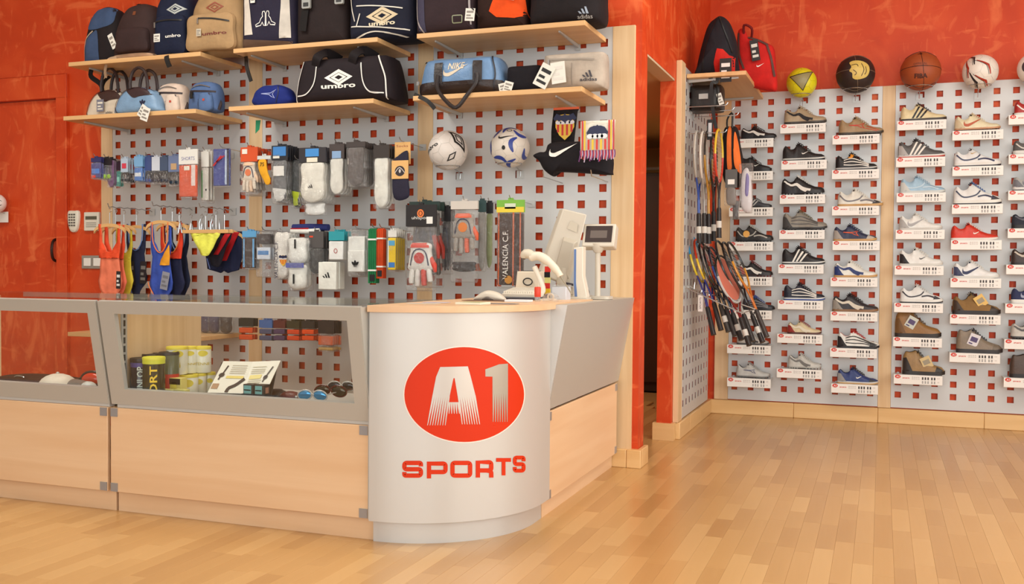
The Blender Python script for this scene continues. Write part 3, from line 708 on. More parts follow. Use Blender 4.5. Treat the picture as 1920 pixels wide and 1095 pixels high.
# upper left shelf
yq = -.30
t, w, h, b = backpack('black backpack with slate blue panels at the far left of the upper shelves', 150, 215, 10, 124, -.26, TU, (34, 28, 30), shape='lean', depth=.15,
    panels=[('panel', [(-.28, .62), (-.3, .8), (-.1, .93), (.35, .95), (.4, .7), (.1, .62)], (62, 80, 112)), ('panel', [(-.42, .05), (-.36, .4), (-.12, .56), (.0, .54), (.0, .05)], (62, 80, 112))], piping=((176, 160, 140), [[(-.43, .05), (-.36, .42), (-.12, .58)]]))
strap([(-.02, .0, .02), (-.03, -.02, -.06), (.03, 0, -.12), (.0, .03, -.22)], m=F(30, 26, 26), parent=t)
t, w, h, b = backpack('dark brown backpack with beige base and loose white price tag', 202, 283, 3, 115, -.33, TU, (58, 40, 38), shape='lean', depth=.2,
    panels=[('panel', [(-.42, .005), (-.44, .1), (0, .12), (.46, .1), (.46, .01)], (196, 160, 130))], piping=((150, 140, 130), [[(-.47, .4), (-.36, .72), (-.16, .95), (.1, .99)]]), pocket=(-.3, .42, .14, .55, (54, 37, 36)))
decal('patch', poly2(rr(.02, .022, .003, .03, h * .8)), b, mat((120, 62, 30), .6), t)
hang_tag(t, -w * .42, -.012, h * .46, .035, .09, -.45); strap([(-w * .3, -.0, .02), (-w * .4, -.03, .0), (-w * .5, -.02, -.05), (-w * .55, 0, -.09)], w=.016, m=F(170, 140, 112), parent=t)
t, w, h, b = backpack('navy backpack with white square tag, left of the tan one', 281, 350, -22, 108, -.34, TU, (24, 30, 52), depth=.2, pocket=(-.34, .46, .04, .6, (22, 28, 50)))
decal('emblem', join2(ribbon(xf([(-.5, 0), (0, .25), (.5, 0), (0, -.25)], .1), .009, True), ribbon(xf([(-.5, 0), (0, .25), (.5, 0), (0, -.25)], .05), .007, True)), b, mat((176, 180, 176), .5), t, (.045, 0, h * .69))
decal('lettering', T('umbro', .018, 0, 0, .1, 0, .02), b, M_WHITE, t, (.05, 0, h * .28)); zipper([(-w * .3, h * .5), (0, h * .52), (w * .42, h * .5)], b, t)
hang_tag(t, -w * .24, -.02, h * .33, .042, .045)
strap([(w * .1, -.02, .01), (w * .12, -.05, -.02), (w * .17, -.04, -.07)], m=M_BLACK, parent=t)
t, w, h, b = backpack('tan backpack with black zip hanging over the shelf end', 346, 448, -24, 112, -.36, TU - .0, (160, 128, 90), depth=.22, pocket=(-.44, .4, .04, .6, (164, 132, 94)), wr=.09)
decal('emblem', join2(ribbon(xf([(-.5, 0), (0, .25), (.5, 0), (0, -.25)], .1), .008, True), ribbon(xf([(-.5, 0), (0, .25), (.5, 0), (0, -.25)], .045), .006, True)), b, mat((140, 70, 48), .6), t, (.02, 0, h * .69))
decal('lettering', T('umbro', .018, 0, 0, .155, 0, .02), b, mat((110, 40, 36), .6), t, (.035, 0, h * .27)); zipper([(-w * .2, h * .52), (.02, h * .5), (w * .36, h * .44)], b, t)
hang_tag(t, -w * .17, -.03, h * .35, .03, .04, 0, (190, 178, 158))
strap([(w * .3, .1, .0), (w * .48, .07, -.02), (w * .6, .02, -.09), (w * .68, .02, -.17)], m=M_BLACK, parent=t, w=.02)
# upper middle shelf
def sportbag(name, lbl, u0, u1, v0, v1, yf, zb, c, depth=.2, panels=(), e=5, wr=.05, corner=.12, group=None, piping=None, cat='bag', rz=0, taper=0, mtl=None):
    t, w, h = px_bag(name, lbl, cat, u0, u1, v0, v1, yf, zb, group, rz)
    k = corner; q = taper
    out = smooth(xf([(-.5 + k, 0), (-.5, k), (-.5 + q * .4, .5), (-.5 + q + k * .1, 1 - k), (-.5 + q + k, 1), (0, 1.0), (.5 - q - k, 1), (.5 - q - k * .1, 1 - k), (.5 - q * .4, .5), (.5, k), (.5 - k, 0), (0, 0)], w, h), 56)
    body = puff(out, depth * .5, depth * .5, 7, e, wr, w * 5 + h * 3); body.v = [Vector((v.x, v.y + depth * .5, v.z)) for v in body.v]
    obj('body', body, mtl or F(*c), t)
    for nm, poly, cc in panels: decal(nm, poly2(dense(xf(poly, w, h), .03)), body, F(*cc), t, off=.002)
    if piping:
        for pp in piping[1]: decal('piping', ribbon(curve(xf(pp, w, h), 20), piping[2] if len(piping) > 2 else .007), body, mat(piping[0], .5), t, off=.004)
    return t, w, h, body
t, w, h, b = sportbag('sports_bag', 'navy bag with white side strips and outlined figures emblem', 448, 549, -45, 96, -.35, TU, (38, 34, 52), .22, corner=.05,
    panels=[('panel', [(-.4, .2), (-.43, 1), (-.36, 1), (-.24, .2)], (206, 196, 184)), ('panel', [(.44, .12), (.4, 1), (.3, 1), (.25, .12)], (196, 188, 178)), ('panel', [(-.47, .01), (-.47, .15), (.46, .07), (.46, .0)], (92, 70, 56))])
decal('emblem', figures(.12), b, M_WHITE, t, (.0, 0, h * .4)); hang_tag(t, -w * .22, -.01, h * .82, .028, .07, 0)
t, w, h, b = sportbag('sports_bag', 'black bag with grey buckle strap on the middle upper shelf', 551, 648, -45, 86, -.34, TU, (38, 28, 28), .22, corner=.06)
strap([(-w * .22, -.004, h * .98), (-w * .24, -.012, h * .6), (-w * .3, -.012, h * .2)], w=.04, m=F(26, 22, 22), parent=t)
for sx, sz, n in ((-.21, .62, 0), (.42, .64, 1)):
    mb = MB().prism([p for p in rr(.05, .07, .008, sx * w, sz * h)], -.028, -.014); obj('buckle', mb, mat((150, 150, 146), .35), t); obj('buckle_slot', MB().box(sx * w - .015, sx * w + .015, -.03, -.028, sz * h - .025, sz * h - .005), M_BLACK, t)
t, w, h, b = sportbag('sports_bag', 'navy bag with white piping and double diamond emblem', 649, 772, -45, 90, -.36, TU, (26, 28, 44), .24, corner=.08,
    piping=((214, 208, 196), [[(-.34, .55), (0, .52), (.36, .45)], [(-.42, .22), (0, .18), (.45, .1)], [(-.36, .04), (-.05, .12), (.45, .0)], [(-.33, .22), (-.28, .42)], [(-.45, 1), (-.43, .6), (-.36, .3)], [(.44, 1), (.4, .6)]], .006))
decal('emblem', join2(ribbon(xf([(-.5, 0), (0, .25), (.5, 0), (0, -.25)], .15), .016, True), ribbon(xf([(-.5, 0), (0, .25), (.5, 0), (0, -.25)], .075), .012, True)), b, mat((206, 186, 150), .5), t, (.02, 0, h * .36))
decal('lettering', T('umbro', .024, 0, 0, .15, 0, .03), b, mat((220, 206, 176), .5), t, (.02, 0, h * .24))
# upper right shelf
t, w, h, b = sportbag('sports_bag', 'dark bag with blue-grey edge and small badge above the light blue duffel', 775, 887, -50, 62, -.38, TU, (50, 36, 40), .24, corner=.04,
    panels=[('panel', [(-.42, .06), (-.47, 1), (-.33, 1), (-.3, .04)], (66, 62, 82))], piping=((160, 150, 150), [[(-.46, 1), (-.44, .3), (-.34, .03)], [(.46, 1), (.42, .55), (.44, .1)]]))
decal('badge', ribbon(rr(.05, .035, .006, 0, 0), .005, True), b, mat((140, 144, 116), .4), t, (w * .24, 0, h * .2))
hang_tag(t, w * .5, -.03, h * .33, .05, .06, .1); strap([(w * .6, .0, h * .2), (w * .55, -.03, h * .3), (w * .52, -.03, h * .33)], w=.006, m=M_BLACK, parent=t)
t, w, h, b = sportbag('sports_bag', 'black bag with bright orange centre panel and white tags', 889, 984, -50, 50, -.37, TU, (44, 24, 18), .22, corner=.05,
    panels=[('panel', [(-.2, .32), (-.05, .2), (.3, .16), (.5, .2), (.42, 1), (.05, 1)], (226, 78, 22))])
hang_tag(t, w * .3, -.02, h * .85, .04, .1, .15)
t, w, h, b = sportbag('sports_bag', 'black bag with three-bar emblem at the right end of the upper shelves', 986, 1121, -50, 46, -.38, TU, (30, 24, 26), .26, corner=.1, e=4)
decal('emblem', bars(.05), b, mat((150, 160, 176), .5), t, (w * .31, 0, h * .15)); decal('lettering', T('adidas', .016, 0, 0, .07), b, mat((190, 190, 190), .5), t, (w * .31, 0, h * .1))
# lower left shelf: bowling bags, mini backpacks
def bowling(lbl, u0, u1, v0, v1, yf, c, yoke, hn):
    t, w, h = px_bag('bowling_bag', lbl, 'bag', u0, u1, v0, v1, yf, TL, 'round-topped bowling bags on the lower shelf')
    d = .12
    prof = [(-.5, .02), (-.49, .3), (-.42, .6), (-.27, .86), (-.05, .97), (.12, .97), (.33, .84), (.45, .6), (.5, .3), (.5, .02), (0, 0)]
    out = smooth(xf(prof, w, h), 56); body = puff(out, d * .5, d * .5, 7, 5, .03, w * 9); body.v = [Vector((v.x, v.y + d * .5, v.z)) for v in body.v]
    obj('body', body, LE(*c), t)
    decal('yoke', poly2(dense(smooth(xf([(-.2, .93), (-.1, .68), (.0, .56), (.12, .6), (.22, .62), (.42, .66), (.32, .84), (.12, .96)], w, h), 36), .03)), body, LE(*yoke), t)
    decal('piping', ribbon(curve(xf([(-.4, .0), (-.44, .3), (-.36, .6), (-.2, .85), (-.02, .95)], w, h), 20), .006), body, mat((50, 30, 26), .5), t, off=.004)
    for yy in (.02, d - .02):
        obj('handle', MB().tube(curve([(-w * .12, yy, h * .74), (-w * .13, yy - .006, h * 1.15), (-w * .06, yy - .006, h * 1.55), (w * .08, yy - .006, h * 1.68), (w * .22, yy - .006, h * 1.5), (w * .27, yy - .006, h * 1.1), (w * .26, yy, h * .72)], 26), .009, 8), LE(44, 28, 26), t)
    for k in range(2): obj('rivet', MB().sphere(.004, (-w * .12, -.003 + .006, h * (.77 - .06 * k)), 8, 5), M_STEEL, t)
    return t, w, h, body
t, w, h, b = bowling('cream bowling bag with dark handles and clear luggage tag', 158, 236, 166, 224, -.285, (214, 200, 180), (58, 36, 32), 1)
decal('lettering', T('adidas', .014, 0, 0, .05), b, mat((40, 34, 36), .5), t, (w * .1, 0, h * .2))
hang_tag(t, -w * .05, -.02, h * .62, .05, .07, 0, (120, 120, 132), (220, 214, 200), 'luggage_tag')
strap([(-w * .4, .1, h * .5), (-w * .2, .05, h * 1.2), (-w * .12, .08, h * 1.5)], w=.02, m=M_BLACK, parent=t)
t, w, h, b = bowling('light blue bowling bag with dark handles and trefoil emblem', 211, 292, 161, 221, -.405, (118, 148, 178), (52, 34, 36), 1)
decal('emblem', trefoil(.035), b, mat((30, 34, 60), .5), t, (w * .2, 0, h * .36)); decal('lettering', T('adidas', .013, 0, 0, .05), b, mat((30, 34, 60), .5), t, (w * .2, 0, h * .16))
hang_tag(t, w * .42, -.04, h * .12, .05, .075, .35); hang_tag(t, w * .36, -.035, h * .2, .04, .07, .6)
def mini(lbl, u0, u1, v0, v1, c, c2):
    t, w, h, body = backpack(lbl, u0, u1, v0, v1, -.33, TL, c, depth=.11, group='mini backpacks on the lower shelf', wr=.04)
    decal('seam_band', poly2(xf([(-.44, .66), (.44, .6), (.44, .66), (-.43, .72)], w, h)), body, mat((44, 32, 36), .6), t)
    pk = puff(smooth(xf([(-.02, .05), (-.02, .5), (.06, .6), (.3, .6), (.38, .5), (.38, .05)], w, h), 32), .025, .01, 5, 4, .05, 2, y0=.008)
    obj('pocket', pk, F(*c2), t); decal('pocket_edge', ribbon(curve(xf([(-.02, .1), (-.01, .5), (.08, .6), (.28, .6), (.38, .48)], w, h), 14), .005), pk, mat((44, 32, 36), .6), t)
    decal('patch', poly2(rr(.014, .012, .002, w * .18, h * .36)), pk, mat((186, 66, 44), .6), t)
    strap([(-w * .25, -.006, h * .64), (-w * .22, -.02, h * .5), (-w * .2, -.018, h * .42)], w=.018, m=M_BLACK, parent=t)
    obj('top_zip', MB().tube(curve([(-w * .3, .004, h * .8), (0, .0, h * .86), (w * .3, .004, h * .78)], 10), .003), M_STEEL, t)
    strap([(w * .46, .05, h * .35), (w * .56, .03, h * .25), (w * .5, .03, h * .06)], w=.016, m=F(60, 50, 50), parent=t)
mini('cream mini backpack beside the light blue bowling bag', 286, 341, 154, 214, (204, 182, 166), (210, 190, 174))
mini('denim blue mini backpack at the right of the lower left shelf', 347, 404, 151, 211, (80, 102, 142), (84, 108, 148))
# lower middle shelf
t, w, h, b = sportbag('waist_bag', 'small royal blue bag beside the wide black holdall', 466, 541, 158, 202, -.37, TL, (26, 40, 112), .12, corner=.22, taper=.08, e=3.5, cat='bag')
decal('emblem', arrowmark(.09), b, mat((150, 160, 206), .5), t, (0, 0, h * .55))
decal('piping', ribbon(curve(xf([(.2, .95), (.24, .6), (.18, .15)], w, h), 12), .005), b, mat((20, 26, 60), .5), t)
t, w, h, b = sportbag('holdall', 'wide black holdall with white piping and double diamond emblem', 541, 732, 103, 196, -.40, TL, (34, 26, 30), .28, corner=.07, e=4, taper=.07, cat='holdall', wr=.04,
    piping=((224, 220, 214), [[(-.44, .03), (-.42, .5), (-.37, .93)], [(-.42, .17), (-.32, .2), (-.24, .42), (-.22, .78)], [(.44, .03), (.42, .5), (.36, .95)], [(.42, .14), (.3, .18), (.24, .4), (.22, .8)]], .006))
decal('emblem', join2(ribbon(xf([(-.5, 0), (0, .25), (.5, 0), (0, -.25)], .135), .014, True), ribbon(xf([(-.5, 0), (0, .25), (.5, 0), (0, -.25)], .07), .011, True)), b, M_WHITE, t, (-.0, 0, h * .52))
decal('lettering', T('umbro', .026, 0, 0, .2, 0, .03), b, M_WHITE, t, (0, 0, h * .34))
for s in (-.16, .2): strap([(w * (s - .1), .03, h * .7), (w * (s - .04), -.01, h * .96), (w * s, .05, h * 1.1), (w * (s + .06), .12, h * 1.0)], w=.05, m=F(26, 20, 22), parent=t)
# lower right shelf
t, w, h, b = sportbag('duffel_bag', 'light blue and black barrel duffel with hanging handle loops', 774, 938, 103, 192, -.41, TL, (104, 138, 178), .26, corner=.1, taper=.06, e=3, cat='duffel', mtl=LE(104, 138, 178))
decal('base_panel', poly2(dense([(-w * .5, 0), (w * .5, 0), (w * .5, h * .34), (-w * .5, h * .34)], .03)), b, LE(46, 34, 32), t, off=.003)
decal('emblem', poly2(xf(swoosh(), .13, .1)), b, mat((216, 200, 176), .5), t, (0, 0, h * .6)); decal('lettering', T('NIKE', .032, 0, 0, .085, 0, .02, .15), b, mat((216, 200, 176), .5), t, (-.0, 0, h * .73))
for sx in (-.2, .24): decal('strap', poly2(dense([(w * sx - .022, h * .3), (w * sx + .022, h * .3), (w * sx + .022, h * .82), (w * sx - .022, h * .82)], .03)), b, LE(38, 28, 28), t, off=.006)
obj('handle', MB().tube(curve([(-w * .2, -.006, h * .5), (-w * .2, -.014, h * .18), (-w * .1, -.022, -.03), (w * .03, -.025, -.07), (w * .15, -.02, -.01), (w * .24, -.012, h * .25), (w * .24, -.006, h * .5)], 24), .010, 8), LE(36, 26, 26), t)
for sx in (-.44, .4): decal('piping', ribbon(curve(xf([(sx, .04), (sx * 1.02, .5), (sx * .92, .94)], w, h), 10), .006), b, mat((30, 30, 40), .5), t, off=.006)
strap([(-w * .48, .0, .01), (-w * .3, -.03, -.03), (-w * .22, -.02, -.07)], w=.02, m=M_BLACK, parent=t)
obj('zip_pull', MB().box(-w * .455, -w * .43, .0, .006, h * .28, h * .38), M_STEEL, t)
t, w, h, b = sportbag('pouch', 'small black pouch with white tags between duffel and grey bag', 947, 1012, 121, 173, -.36, TL, (24, 20, 26), .12, corner=.1, e=4)
hang_tag(t, -w * .45, -.05, h * .3, .05, .05, -.2); hang_tag(t, -w * .25, -.055, h * .33, .045, .05, .3)
t, w, h, b = sportbag('shoulder_bag', 'light grey bag with dark three-bar emblem and white tag', 1015, 1130, 97, 174, -.39, TL, (176, 162, 148), .16, corner=.08, e=4.5, wr=.06)
decal('emblem', bars(.05), b, mat((60, 54, 60), .5), t, (w * .27, 0, h * .28)); decal('lettering', T('adidas', .016, 0, 0, .08, 0, .02), b, mat((60, 54, 60), .5), t, (w * .27, 0, h * .22))
zipper([(-w * .38, h * .82), (0, h * .8), (w * .36, h * .76)], b, t, mat((150, 138, 126), .5)); decal('seam', ribbon([(-.0, h * .1), (0, h * .7)], .003), b, mat((140, 128, 116), .6), t)
o = hang_tag(t, -w * .32, -.04, h * .62, .07, .11, .5, c2=(24, 20, 20)); hang_tag(t, -w * .2, -.034, h * .7, .07, .1, -.1, c2=(220, 214, 206))
# ------------------------------------------------------------------ side wall shelf and its bags
t = thing('wall_shelf', 'beech shelf in the right corner carrying the black and red bags', 'shelf', (XS, 1.5, 2.137))
obj('board', MB().box(.003, .35, -.45, .45, 0, .024), wood('beech_shelf_side', (222, 178, 124), (210, 162, 108), 1, .45, 12), t, bevel=.002)
for s in (-.4, .33): obj('bracket', MB().prism([(.003, -.001), (.3, -.001), (.3, -.01), (.003, -.02)], s, s + .008, 'y'), M_GREYMET, t)
def side_bag(name, lbl, y, x, w, h, c, depth, **k): pass
def corner_pack():
    u0, u1, v0, v1, yf = 1299, 1378, 24, 143, 1.12
    t, w, h = px_bag('backpack', 'black backpack with red lower panel on the corner shelf', 'backpack', u0, u1, v0, v1, yf, 2.161)
    out = smooth(xf([(-.5, .0), (-.47, .15), (-.36, .5), (-.2, .85), (-.02, .97), (.12, 1), (.3, .9), (.45, .62), (.5, .3), (.5, 0), (0, 0)], w, h), 56)
    b = puff(out, .13, .13, 7, 3, .09, 4); b.v = [Vector((v.x, v.y + .13, v.z)) for v in b.v]; obj('body', b, F(34, 32, 38), t)
    decal('panel', poly2(dense(xf([(.02, .02), (.0, .2), (.08, .42), (.22, .4), (.36, .3), (.48, .28), (.48, .02)], w, h), .03)), b, F(196, 40, 32), t)
    for pp in ([(-.28, .05), (-.18, .5), (.08, .95)], [(.1, .95), (.3, .6), (.42, .35)]): decal('zip', ribbon(curve(xf(pp, w, h), 14), .006), b, mat((20, 20, 22), .5), t, off=.004)
    hang_tag(t, w * .3, -.02, h * .24, .07, .14, 0, (30, 24, 22), (230, 226, 220))
    strap([(-w * .2, .0, .01), (-w * .05, -.03, -.02), (w * .1, -.03, .0), (w * .1, -.02, -.05), (-w * .02, -.03, -.06), (w * .0, -.01, -.2), (w * .08, 0, -.32)], w=.02, m=M_BLACK, parent=t)
corner_pack()
t, w, h = px_bag('sports_bag', 'red sports bag with small white swoosh leaning on the corner shelf', 'bag', 1378, 1456, 60, 172, 1.42, 2.161 - .10)
t.location.z = 2.161 - .1
b = puff(smooth(xf([(-.48, .22), (-.5, .5), (-.47, .95), (-.32, 1), (-.25, .88), (0, .84), (.3, .74), (.42, .66), (.46, .4), (.5, .05), (.3, .03), (-.1, .1)], w, h), 56), .07, .07, 7, 3.4, .07, 8)
b.v = [Vector((v.x, v.y + .07, v.z)) for v in b.v]; obj('body', b, F(196, 34, 30), t)
t.location.z = at_y(1417, 172, 1.42).z
decal('emblem', poly2(xf(swoosh(), .045, .04)), b, M_WHITE, t, (w * .12, 0, h * .4))
for pp in ([(.26, .7), (.36, .5), (.44, .22)], [(-.42, .92), (-.4, .6), (-.28, .36)], [(-.2, .84), (.05, .78), (.28, .7)]): decal('zip', ribbon(curve(xf(pp, w, h), 14), .012), b, F(96, 66, 60), t, off=.004)
hang_tag(t, -w * .05, -.02, h * .78, .05, .13, -.15, (34, 28, 26), (220, 216, 206))
obj('handle', MB().tube(curve([(-w * .3, .02, h * .9), (-w * .28, -.01, h * 1.02), (-w * .1, -.01, h * .96), (-w * .12, .03, h * .84)], 12), .008), F(110, 26, 26), t)
# small black bag on prongs under the shelf
t, w, h, b = sportbag('shoulder_bag', 'small glossy black bag with metal badge under the corner shelf', 1291, 1352, 157, 206, 1.16, None, (36, 28, 26), .2, corner=.1, e=5, mtl=LE(34, 27, 25))
obj('badge', MB().box(-.035, .02, -.004, .006, h * .42, h * .62), M_GREYMET, t); hang_tag(t, w * .42, .0, h * .6, .03, .07, -.3)
obj('panel_seam', MB().tube(curve([(w * .36, -.0, h * .95), (w * .4, -.004, h * .5), (w * .36, .0, h * .05)], 8), .003), M_BLACK, t)

# ================================================================== BALLS
def ball(lbl, u, v, rpx, y, c, r=None, kind='', rough=.4):
    p = at_y(u, v, y); d = (p - CAM).dot(CZ); r = r or rpx * d / FPX
    wall = 0 if u < 1200 else YR
    t = thing('ball', lbl, 'ball', (p.x, y, p.z)); sp = MB().sphere(r, (0, 0, 0), 40, 22); obj('skin', sp, mat(c, rough), t)
    return t, r, sp, p
def holder(p, r, y, wall, lbl):
    rr_ = r * .62; zz = -math.sqrt(r * r - rr_ * rr_) - .003
    t = thing('ball_holder', lbl, 'holder', (p.x, wall, p.z), group='wire ball rings')
    obj('ring', MB().tube([(rr_ * math.cos(a * PI / 12), y - wall + rr_ * math.sin(a * PI / 12), zz) for a in range(24)], .003, 6, True), M_STEEL, t)
    obj('arm', MB().tube([(0, y - wall + rr_, zz), (0, -.002, zz - .02), (0, -.002, zz - .05)], .0035), M_STEEL, t)
    obj('plate', MB().box(-.02, .02, -.003, -.0005, zz - .06, zz - .02), mat((196, 194, 190), .35, .3), t)
def face(t, sp, r, geo, m, az, el, name='print', off=.0012, rot=0):
    """print centred where direction az (deg from -y towards +x), el leaves the ball"""
    a, e = math.radians(az), math.radians(el); n = Vector((math.sin(a) * math.cos(e), -math.cos(a) * math.cos(e), math.sin(e)))
    xd = Vector((math.cos(a), math.sin(a), 0)); yd = xd.cross(n) * -1
    if rot: c, s = math.cos(rot), math.sin(rot); xd, yd = xd * c + yd * s, yd * c - xd * s
    decal(name, geo, sp, m, t, (0, 0, 0), xd, yd, off, .012, 1.0, .5)
def great(t, r, nvec, m, name='seam', w=.0018, part=1.0):
    n = Vector(nvec).normalized(); a = n.orthogonal().normalized(); b = n.cross(a)
    obj(name, MB().tube([(a * math.cos(2 * PI * i / 64) + b * math.sin(2 * PI * i / 64)) * (r - w * .3) for i in range(64)], w, 6, True), m, t)
def soccer_panels(t, sp, r, m, size=.36, only=None, seam=None):
    ph = (1 + 5 ** .5) / 2
    vs = [Vector(v).normalized() for v in [(0, s1, s2 * ph) for s1 in (1, -1) for s2 in (1, -1)] + [(s1, s2 * ph, 0) for s1 in (1, -1) for s2 in (1, -1)] + [(s2 * ph, 0, s1) for s1 in (1, -1) for s2 in (1, -1)]]
    Rm = Matrix.Rotation(.5, 3, 'X') @ Matrix.Rotation(.35, 3, 'Z')
    out = MB()
    for v in vs:
        n = Rm @ v
        nb = sorted(vs, key=lambda q: -q.dot(v))[1:6]; c = []
        dirs = [((Rm @ q) - n * (Rm @ q).dot(n)).normalized() for q in nb]; a = dirs[0]; b = n.cross(a)
        dirs.sort(key=lambda d: math.atan2(d.dot(b), d.dot(a)))
        c = [(n + d * size).normalized() * (r + .0008) for d in dirs]
        if m: 
            k = len(out.v); ctr = n * (r + .0012); pts = []
            for i in range(5):
                for q in range(4): pts.append((c[i].lerp(c[(i + 1) % 5], q / 4)).normalized() * (r + .0008))
            out.add([ctr] + pts, [(0, i + 1, (i + 1) % 20 + 1) for i in range(20)])
        if seam:
            for d in dirs: seam.tube([((n + d * (size + (1.05 - 2 * size * .5) * 0)).normalized().lerp((n + d * 1.0).normalized(), q / 5)).normalized() * r for q in range(4)], .0009, 4)
            for i in range(5): seam.tube([c[i].lerp(c[(i + 1) % 5], q / 4).normalized() * r for q in range(5)], .0009, 4)
    return out
LW = mat((196, 190, 182), .5)
t, r, sp, p = ball('white football with black diamond marks and lettering', 840, 282, 37, -.16, (222, 212, 204)); holder(p, r, -.16, 0, 'wire ring holding the white football with black marks')
se = MB(); soccer_panels(t, sp, r, None, .36, None, se); obj('seams', se, LW, t)
face(t, sp, r, T('umbro', .022, 0, 0, .11, 0, .02), M_BLACK, -38, 2, rot=.45); face(t, sp, r, join2(ribbon(xf([(-.5, 0), (0, .25), (.5, 0), (0, -.25)], .12), .01, True), ribbon(xf([(-.5, 0), (0, .25), (.5, 0), (0, -.25)], .06), .006, True)), M_BLACK, 62, 28, rot=-1.1)
face(t, sp, r, join2(ribbon(xf([(-.5, 0), (0, .22), (.5, 0), (0, -.22)], .06), .006, True)), M_BLACK, 36, -24, rot=.9)
t, r, sp, p = ball('white football with blue panels and black swoosh', 956, 277, 37, -.16, (226, 216, 204)); holder(p, r, -.16, 0, 'wire ring holding the white football with blue panels')
for az, el, ro in ((30, 5, .3), (-60, 0, .2), (-20, -42, 0), (62, 38, .6), (-48, 48, 0.2), (80, -25, 0), (15, 62, 0), (28, -60, 0.4)):
    face(t, sp, r, ribbon(curve(xf([(-.5, -.2), (-.2, .1), (.15, .18), (.5, -.1)], .075), 10), [.006 + .016 * math.sin(PI * i / 10) for i in range(11)]), mat((52, 70, 150), .35), az, el, 'panel', .0012, ro + az * .03)
se = MB(); soccer_panels(t, sp, r, None, .36, None, se); obj('seams', se, LW, t)
face(t, sp, r, poly2(xf(swoosh(), .075, .055)), M_BLACK, 8, 26, rot=-.2); face(t, sp, r, poly2(ell(.009, .011)), M_BLACK, 2, -6)
face(t, sp, r, join2(ribbon(ell(.012, .009, n=14), .003, True)), M_BLACK, 18, 52)
t, r, sp, p = ball('yellow football with grey triangle print', 1503, 155, 27.5, 1.92, (226, 214, 30)); holder(p, r, 1.92, YR, 'wire ring holding the yellow football')
face(t, sp, r, poly2(dense([(-.07, .03), (.07, .06), (.012, -.06)], .02)), mat((150, 140, 96), .4), 2, -2); face(t, sp, r, ribbon([(-.07, .03), (.07, .06), (.012, -.06)], .004, True), M_BLACK, 2, -2, off=.002)
se = MB(); soccer_panels(t, sp, r, None, .36, None, se); obj('seams', se, mat((180, 170, 30), .5), t)
def bball(lbl, u, v, rp, c, seam):
    t, r, sp, p = ball(lbl, u, v, rp, 1.92, c, rough=.55); holder(p, r, 1.92, YR, 'wire ring holding the ' + lbl.split(' with')[0])
    for nv in ((0, .1, 1), (1, .1, .1)): great(t, r, nv, seam)
    for s in (-1, 1):
        cc = Vector((s * .0, 0, s)); ang = .62; obj('seam', MB().tube([Vector((math.cos(q * PI / 24) * math.sin(ang + .25 * math.cos(2 * q * PI / 24)), math.sin(q * PI / 24) * math.sin(ang + .25 * math.cos(2 * q * PI / 24)), s * math.cos(ang + .25 * math.cos(2 * q * PI / 24)))) * r for q in range(48)], .0018, 6, True), seam, t)
    return t, r, sp
t, r, sp = bball('black basketball with pale gold print', 1604, 139.5, 35, (44, 30, 26), mat((120, 100, 80), .5))
face(t, sp, r, poly2(dense(smooth([(-.05, .05), (-.02, .062), (.03, .055), (.065, .03), (.07, -.01), (.05, -.045), (.0, -.06), (-.03, -.05), (-.035, -.02), (-.052, -.005), (-.04, .02)], 40), .02)), mat((214, 186, 96), .45), 9, 4)
face(t, sp, r, join2(*[ribbon(curve(q, 8), .004) for q in ([(-.04, .03), (-.01, .035), (.0, .02)], [(-.03, -.0), (-.01, -.02), (-.02, -.035)], [(.02, .04), (.035, .0), (.02, -.04)], [(.045, .02), (.05, -.01), (.04, -.03)])]), mat((70, 46, 26), .5), 9, 4, off=.0022)
t, r, sp = bball('orange basketball with dark lettering', 1726, 133.5, 36, (158, 74, 34), mat((44, 22, 18), .5))
face(t, sp, r, T('FIBA', .03, 0, 0, .075, 0, .03), mat((60, 24, 22), .5), 0, -24); face(t, sp, r, T('OFFICIAL', .012, 0, 0, .08), mat((96, 44, 26), .5), -3, 13); face(t, sp, r, T('INTERNATIONAL', .01, 0, 0, .09), mat((96, 44, 26), .5), -3, 6)
face(t, sp, r, bars(.03), mat((60, 28, 24), .5), -3, 48)
t, r, sp, p = ball('white football with red and black angled stripes', 1838, 134.5, 31.5, 1.92, (232, 224, 212)); holder(p, r, 1.92, YR, 'wire ring holding the white football with angled stripes')
for az, el, ro, c in ((-42, 5, -.2, (170, 52, 34)), (24, 14, .2, (170, 52, 34)), (-30, 48, .2, (40, 36, 40)), (22, -40, .5, (170, 52, 34)), (-16, -48, -.2, (40, 36, 40))):
    face(t, sp, r, ribbon([(-.05, .05), (-.005, .0), (0, -.055)], [.004, .014, .006]), mat(c, .4), az, el, 'stripe', .0012, ro); face(t, sp, r, ribbon([(-.058, .054), (-.016, .0), (-.01, -.055)], .003), M_BLACK, az, el, 'stripe', .0012, ro)
se = MB(); soccer_panels(t, sp, r, None, .36, None, se); obj('seams', se, LW, t)
t, r, sp, p = ball('white football cut by the right edge of the picture', 1940, 128, 30, 1.92, (232, 226, 216)); holder(p, r, 1.92, YR, 'wire ring holding the football at the right edge')
face(t, sp, r, poly2(ell(.02, .03)), mat((60, 54, 60), .4), -40, 0)
